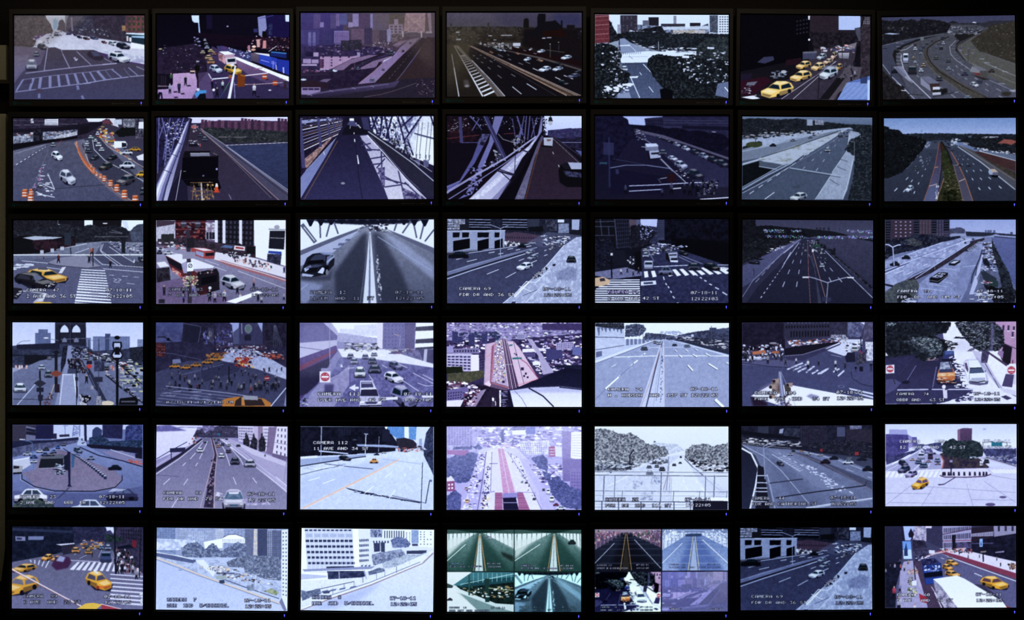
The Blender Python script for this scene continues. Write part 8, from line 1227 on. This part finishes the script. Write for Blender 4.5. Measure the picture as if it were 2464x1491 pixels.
# ---------------------------------------------------------------- the place: a wall of 42 monitors in a dark control room
import bpy
PX = .0025; DIST = 6.0; ZC = 2.6                       # metres per photograph pixel at the screens, camera distance, camera height
COL = bpy.context.scene.collection
def lin(c): c = np.asarray(c, float); return np.where(c <= .04045, c / 12.92, ((c + .055) / 1.055) ** 2.4)
def material(name, base, rough=.5, spec=.3, emit=None, strength=1., bump=0, attr=None):
    m = bpy.data.materials.new(name); m.use_nodes = True; nt = m.node_tree; b = nt.nodes['Principled BSDF']
    b.inputs['Base Color'].default_value = (*base, 1); b.inputs['Roughness'].default_value = rough; b.inputs['Specular IOR Level'].default_value = spec
    if emit: b.inputs['Emission Color'].default_value = (*emit, 1); b.inputs['Emission Strength'].default_value = strength
    if attr:
        a = nt.nodes.new('ShaderNodeAttribute'); a.attribute_name = attr
        x = nt.nodes.new('ShaderNodeEmission'); nt.links.new(a.outputs['Color'], x.inputs['Color']); x.inputs['Strength'].default_value = strength
        nt.links.new(x.outputs[0], nt.nodes['Material Output'].inputs['Surface']); nt.nodes.remove(b)
        m.cycles.emission_sampling = 'NONE'
    if bump:
        n = nt.nodes.new('ShaderNodeTexNoise'); n.inputs['Scale'].default_value = bump; n.inputs['Detail'].default_value = 4
        u = nt.nodes.new('ShaderNodeBump'); u.inputs['Strength'].default_value = .25; u.inputs['Distance'].default_value = .002
        r = nt.nodes.new('ShaderNodeMapRange'); r.inputs['To Min'].default_value = .8; r.inputs['To Max'].default_value = 1.2
        k = nt.nodes.new('ShaderNodeMixRGB'); k.blend_type = 'MULTIPLY'; k.inputs[0].default_value = 1; k.inputs[1].default_value = (*base, 1)
        g = nt.nodes.new('ShaderNodeTexCoord'); nt.links.new(g.outputs['Object'], n.inputs['Vector'])
        nt.links.new(n.outputs['Fac'], u.inputs['Height']); nt.links.new(u.outputs['Normal'], b.inputs['Normal'])
        nt.links.new(n.outputs['Fac'], r.inputs['Value']); nt.links.new(r.outputs['Result'], k.inputs[2]); nt.links.new(k.outputs['Color'], b.inputs['Base Color'])
    return m
M = dict(
    bezel=material('black_bezel_plastic', (.05, .045, .042), .5, .2, bump=900), panel=material('black_panel_edge', (.004, .004, .005), .6, .1, bump=400),
    housing=material('black_housing_plastic', (.02, .02, .02), .6, .2, bump=300), screen=material('lit_screen', (.004, .004, .005), .45, .08, attr='picture'),
    led=material('blue_power_light', (.02, .02, .1), .3, .3, (.07, .08, 1), 1.7), stem=material('grey_button_metal', (.2, .18, .24), .35, .5, bump=500),
    logo=material('teal_logo_print', (.015, .2, .21), .5, .2, bump=800), ink=material('grey_label_print', (.17, .16, .15), .6, .2, bump=800),
    wall=material('black_painted_wall', (.03, .026, .024), .9, .1, bump=60), cream=material('cream_painted_wall', (.74, .7, .48), .85, .2, bump=40),
    plate=material('cream_plastic_plate', (.5, .48, .33), .6, .3, bump=120), floor=material('dark_carpet', (.02, .02, .024), .95, .05, bump=200), ceiling=material('dark_ceiling_tiles', (.05, .05, .05), .95, .05, bump=30))
def mesh(name, verts, faces, mat, parent=None, smooth=False):
    me = bpy.data.meshes.new(name); me.from_pydata([tuple(v) for v in verts], [], faces); me.materials.append(mat); me.update()
    if smooth: me.polygons.foreach_set('use_smooth', [True] * len(me.polygons))
    return link(name, me, parent)
def link(name, data, parent=None):
    o = bpy.data.objects.new(name, data); COL.objects.link(o)
    if parent: o.parent = parent
    return o
def box(x0, y0, z0, x1, y1, z1, ch=0):
    """box with chamfered front (towards -y) edges"""
    L = [(0, y1), (0, y0 + ch), (ch, y0)] if ch else [(0, y1), (0, y0)]
    v = []
    for i, y in L: v += [(x0 + i, y, z0 + i), (x1 - i, y, z0 + i), (x1 - i, y, z1 - i), (x0 + i, y, z1 - i)]
    n = len(L); f = [(0, 1, 2, 3), tuple(4 * (n - 1) + k for k in (3, 2, 1, 0))]
    for j in range(n - 1): f += [(4 * j + k, 4 * j + 4 + k, 4 * j + 4 + (k + 1) % 4, 4 * j + (k + 1) % 4) for k in range(4)]
    return v, f
def ring(loops):
    """closed frame through rectangles (x0, z0, x1, z1, y)"""
    v = []; f = []; n = len(loops)
    for x0, z0, x1, z1, y in loops: v += [(x0, y, z0), (x1, y, z0), (x1, y, z1), (x0, y, z1)]
    for j in range(n): a, b = 4 * j, 4 * ((j + 1) % n); f += [(a + k, a + (k + 1) % 4, b + (k + 1) % 4, b + k) for k in range(4)]
    return v, f
def join(parts):
    V = []; Fc = []
    for v, f in parts: n = len(V); V += list(v); Fc += [tuple(i + n for i in q) for q in f]
    return V, Fc
def structure(name, v, f, mat): o = mesh(name, v, f, mat); o['kind'] = 'structure'; return o
def wx(px): return (px - 1232) * PX
def wz(py): return ZC - (py - 745.5) * PX

# shared small parts of every monitor (local origin: LED bulb, logo left end, label right end)
def led_mesh():
    v = []; f = []; N = 12; prof = [(-.0105, .0008), (-.006, .0014), (.001, .0028), (.005, .0036), (.0085, .0024), (.01, .0004)]
    for z, r in prof: v += [(r * math.cos(2 * math.pi * k / N), r * 1.3 * math.sin(2 * math.pi * k / N), z) for k in range(N)]
    for j in range(len(prof) - 1): f += [(j * N + k, j * N + (k + 1) % N, (j + 1) * N + (k + 1) % N, (j + 1) * N + k) for k in range(N)]
    f += [tuple(range(N - 1, -1, -1)), tuple(range((len(prof) - 1) * N, len(prof) * N))]
    me = bpy.data.meshes.new('power_light'); me.from_pydata(v, [], f); me.materials.append(M['led']); me.polygons.foreach_set('use_smooth', [True] * len(me.polygons)); return me
LED = led_mesh()
def simple(name, vf, mat): me = bpy.data.meshes.new(name); me.from_pydata(vf[0], [], vf[1]); me.materials.append(mat); return me
STEM = simple('power_button', box(-.003, -.002, -.006, .003, .002, .006, .001), M['stem'])
EMBLEM = simple('logo_emblem', join([ring([(0, 0, .018, .018, .0004), (0, 0, .018, .018, -.0004), (.004, .004, .014, .014, -.0004), (.004, .004, .014, .014, .0004)]), box(.007, -.0004, .0, .0105, .0004, .012)]), M['logo'])
marks = []; x = -.155
for w, h in ((.012, 3), (.01, 2), (.007, 2), (.011, 2), (.009, 2), (.006, 2), (.012, 2), (.0, 0), (.006, 2), (.0, 0), (.005, 2), (.009, 2), (.007, 2), (.009, 2), (0, 0), (0, 0), (.007, 2), (.007, 2)):
    if w: marks.append(box(x, -.0004, -.0012 * h, x + w, .0004, .0012 * h))
    x += w + .0016 if w else .01
LABELS = simple('button_lettering', join(marks), M['ink'])
word = bpy.data.curves.new('logo_lettering', 'FONT'); word.body = 'EverFocus'; word.size = .021; word.extrude = .0003; word.materials.append(M['logo'])
tmp = bpy.data.objects.new('lettering', word); COL.objects.link(tmp); bpy.context.view_layer.update()
WORD = bpy.data.meshes.new_from_object(tmp.evaluated_get(bpy.context.evaluated_depsgraph_get())); bpy.data.objects.remove(tmp)

def monitor(key, label):
    q = np.array(QUADS[key], float).reshape(4, 2); c = q.mean(0)
    w = (np.hypot(*(q[1] - q[0])) + np.hypot(*(q[2] - q[3]))) / 2; h = (np.hypot(*(q[3] - q[0])) + np.hypot(*(q[2] - q[1]))) / 2
    d = (q[1] - q[0]) + (q[2] - q[3]); a = math.atan2(d[1], d[0])
    W, H = w * PX / 2, h * PX / 2; BT = 18 * PX                            # half sizes of the lit area; bezel height below it
    root = link('wall_monitor', None)
    ex = np.array([math.cos(a), math.sin(a)]); ey = np.array([-math.sin(a), math.cos(a)])
    b = c + ey * (h / 2 + 18); root.location = (wx(b[0]), 0, wz(b[1])); root.rotation_euler = (0, a, 0); root.empty_display_size = .1
    root['label'] = label; root['category'] = 'monitor'; root['group'] = 'monitors of the video wall'
    z0 = BT; z1 = BT + 2 * H; S1, T1 = 11 * PX, 15 * PX; m = 2.6 * PX
    v, f = ring([(-W - S1, 0, W + S1, z1 + T1, .03), (-W - S1, 0, W + S1, z1 + T1, -.007), (-W - S1 + .003, .003, W + S1 - .003, z1 + T1 - .003, -.01),
        (-W - m - .001, z0 - m - .001, W + m + .001, z1 + m + .001, -.01), (-W - m, z0 - m, W + m, z1 + m, -.0085), (-W - m, z0 - m, W + m, z1 + m, .03)])
    mesh('bezel', v, f, M['bezel'], root)
    v, f = ring([(-W - m, z0 - m, W + m, z1 + m, -.0003), (-W - m, z0 - m, W + m, z1 + m, -.0008), (-W, z0, W, z1, -.0008), (-W, z0, W, z1, -.0003)])
    mesh('panel_border', v, f, M['panel'], root)
    v, f = box(-W - S1 + .01, .03, .01, W + S1 - .01, .12, z1 + T1 - .01); mesh('back_housing', v, f, M['housing'], root)
    # the screen: a grid with one vertex per picture element, coloured by the painter
    ox, oy, P = PICS[key]; nx, ny = int(round(w)) + 3, int(round(h)) + 3
    U, V = np.meshgrid(np.linspace(-w / 2 - 1, w / 2 + 1, nx), np.linspace(-h / 2 - 1, h / 2 + 1, ny))
    X = c[0] + U * ex[0] + V * ey[0] - ox - .5; Y = c[1] + U * ex[1] + V * ey[1] - oy - .5
    X = np.clip(X, 0, P.shape[1] - 1.001); Y = np.clip(Y, 0, P.shape[0] - 1.001); xi = X.astype(int); yi = Y.astype(int); fx = (X - xi)[..., None]; fy = (Y - yi)[..., None]
    I = (P[yi, xi] * (1 - fx) + P[yi, xi + 1] * fx) * (1 - fy) + (P[yi + 1, xi] * (1 - fx) + P[yi + 1, xi + 1] * fx) * fy
    co = np.stack([U * PX, np.zeros_like(U), z0 + H - V * PX], -1).reshape(-1, 3)
    k = (np.arange(ny - 1)[:, None] * nx + np.arange(nx - 1)[None]).ravel(); F4 = np.stack([k + nx, k + nx + 1, k + 1, k], 1).ravel()
    me = bpy.data.meshes.new('screen'); n = len(k)
    me.vertices.add(nx * ny); me.vertices.foreach_set('co', co.ravel()); me.loops.add(4 * n); me.loops.foreach_set('vertex_index', F4)
    me.polygons.add(n); me.polygons.foreach_set('loop_start', np.arange(n) * 4); me.update(calc_edges=True)
    at = me.attributes.new('picture', 'FLOAT_COLOR', 'POINT'); rgba = np.ones((nx * ny, 4), np.float32); rgba[:, :3] = lin(I.reshape(-1, 3)); at.data.foreach_set('color', rgba.ravel())
    me.materials.append(M['screen']); s = link('screen', me, root); s['label'] = 'lit picture'
    o = link('power_light', LED, root); o.location = (W - 6 * PX, -.01, z0 - 10.5 * PX); o['label'] = 'blue power light'
    o = link('power_button', STEM, root); o.location = (W - 6 * PX, -.01, z0 - 16 * PX + .002)
    lg = link('brand_logo', EMBLEM, root); lg.location = (-W - .002, -.0102, z0 - 10 * PX - .009); lg['label'] = 'teal maker logo'
    o = link('logo_lettering', WORD, lg); o.location = (.021, 0, .002); o.rotation_euler = (math.pi / 2, 0, 0)
    o = link('button_lettering', LABELS, root); o.location = (W - 15 * PX, -.0102, z0 - 11 * PX)
    return root
for line in NAMES.strip().splitlines(): monitor(*line.split(' ', 1))

# ---------------------------------------------------------------- room
structure('wall_back', *box(-3.7, .12, 0, 3.7, .3, 4.75), M['wall'])
structure('floor', *box(-3.7, -7.2, -.1, 3.7, .3, 0), M['floor'])
structure('ceiling', *box(-3.7, -7.2, 4.75, 3.7, .3, 4.85), M['ceiling'])
structure('wall_right', *box(3.7, -7.2, -.1, 3.8, .3, 4.85), M['wall'])
# the pale wall that ends beside the rack: its edge shows along the left of the photograph
edge = [(9.5, 272), (9, 500), (8.5, 900), (8, 1320), (5, 1350), (2, 1372), (-1, 1400), (-246, 1400), (-246, 272)]
v = [(wx(a), y, wz(b)) for y in (.02, .12) for a, b in edge]; n = len(edge)
structure('wall_left', v, [tuple(range(n)), tuple(range(2 * n - 1, n - 1, -1))] + [(k, k + n, (k + 1) % n + n, (k + 1) % n) for k in range(n)], M['cream'])
pl = link('wall_plate', None); pl.location = (wx(-24), .12, wz(190)); pl['label'] = 'small cream plate on the dark wall left of the top row'; pl['category'] = 'panel'
mesh('cover', *box(-36 * PX, -.11, 0, 36 * PX, 0, 83 * PX, .004), M['plate'], pl)
mesh('lip', *box(-37.5 * PX, -.113, -.003, 37.5 * PX, -.1, .004, .001), M['plate'], pl)

cam = bpy.data.cameras.new('camera'); cam.sensor_width = 36; cam.lens = 36 * DIST / (2464 * PX); co = link('camera', cam); co.location = (0, -DIST, ZC); co.rotation_euler = (math.pi / 2, 0, 0)
sc = bpy.context.scene; sc.camera = co
def lamp(name, energy, colour, loc, rot, sx, sy):
    d = bpy.data.lights.new(name, 'AREA'); d.shape = 'RECTANGLE'; d.size = sx; d.size_y = sy; d.energy = energy; d.color = colour
    o = link(name, d); o.location = loc; o.rotation_euler = rot; return o
lamp('ceiling_lamp', 5.5, (1, .86, .66), (-.6, -.75, 4.7), (math.radians(35), 0, 0), 5.5, .2)
lamp('side_fill', .42, (1, .9, .68), (-3.62, -.55, 2.3), (math.radians(90), 0, math.radians(-40)), .08, 2.2)  # added unseen fill that brightens the pale wall strip
wd = bpy.data.worlds.new('dark_room'); sc.world = wd; wd.use_nodes = True; wd.node_tree.nodes['Background'].inputs[0].default_value = (.5, .5, .6, 1); wd.node_tree.nodes['Background'].inputs[1].default_value = .001
sc.view_settings.view_transform = 'Standard'; sc.view_settings.look = 'None'; sc.view_settings.exposure = 0; sc.view_settings.gamma = 1; sc.view_settings.use_curve_mapping = False
sc.cycles.max_bounces = 3
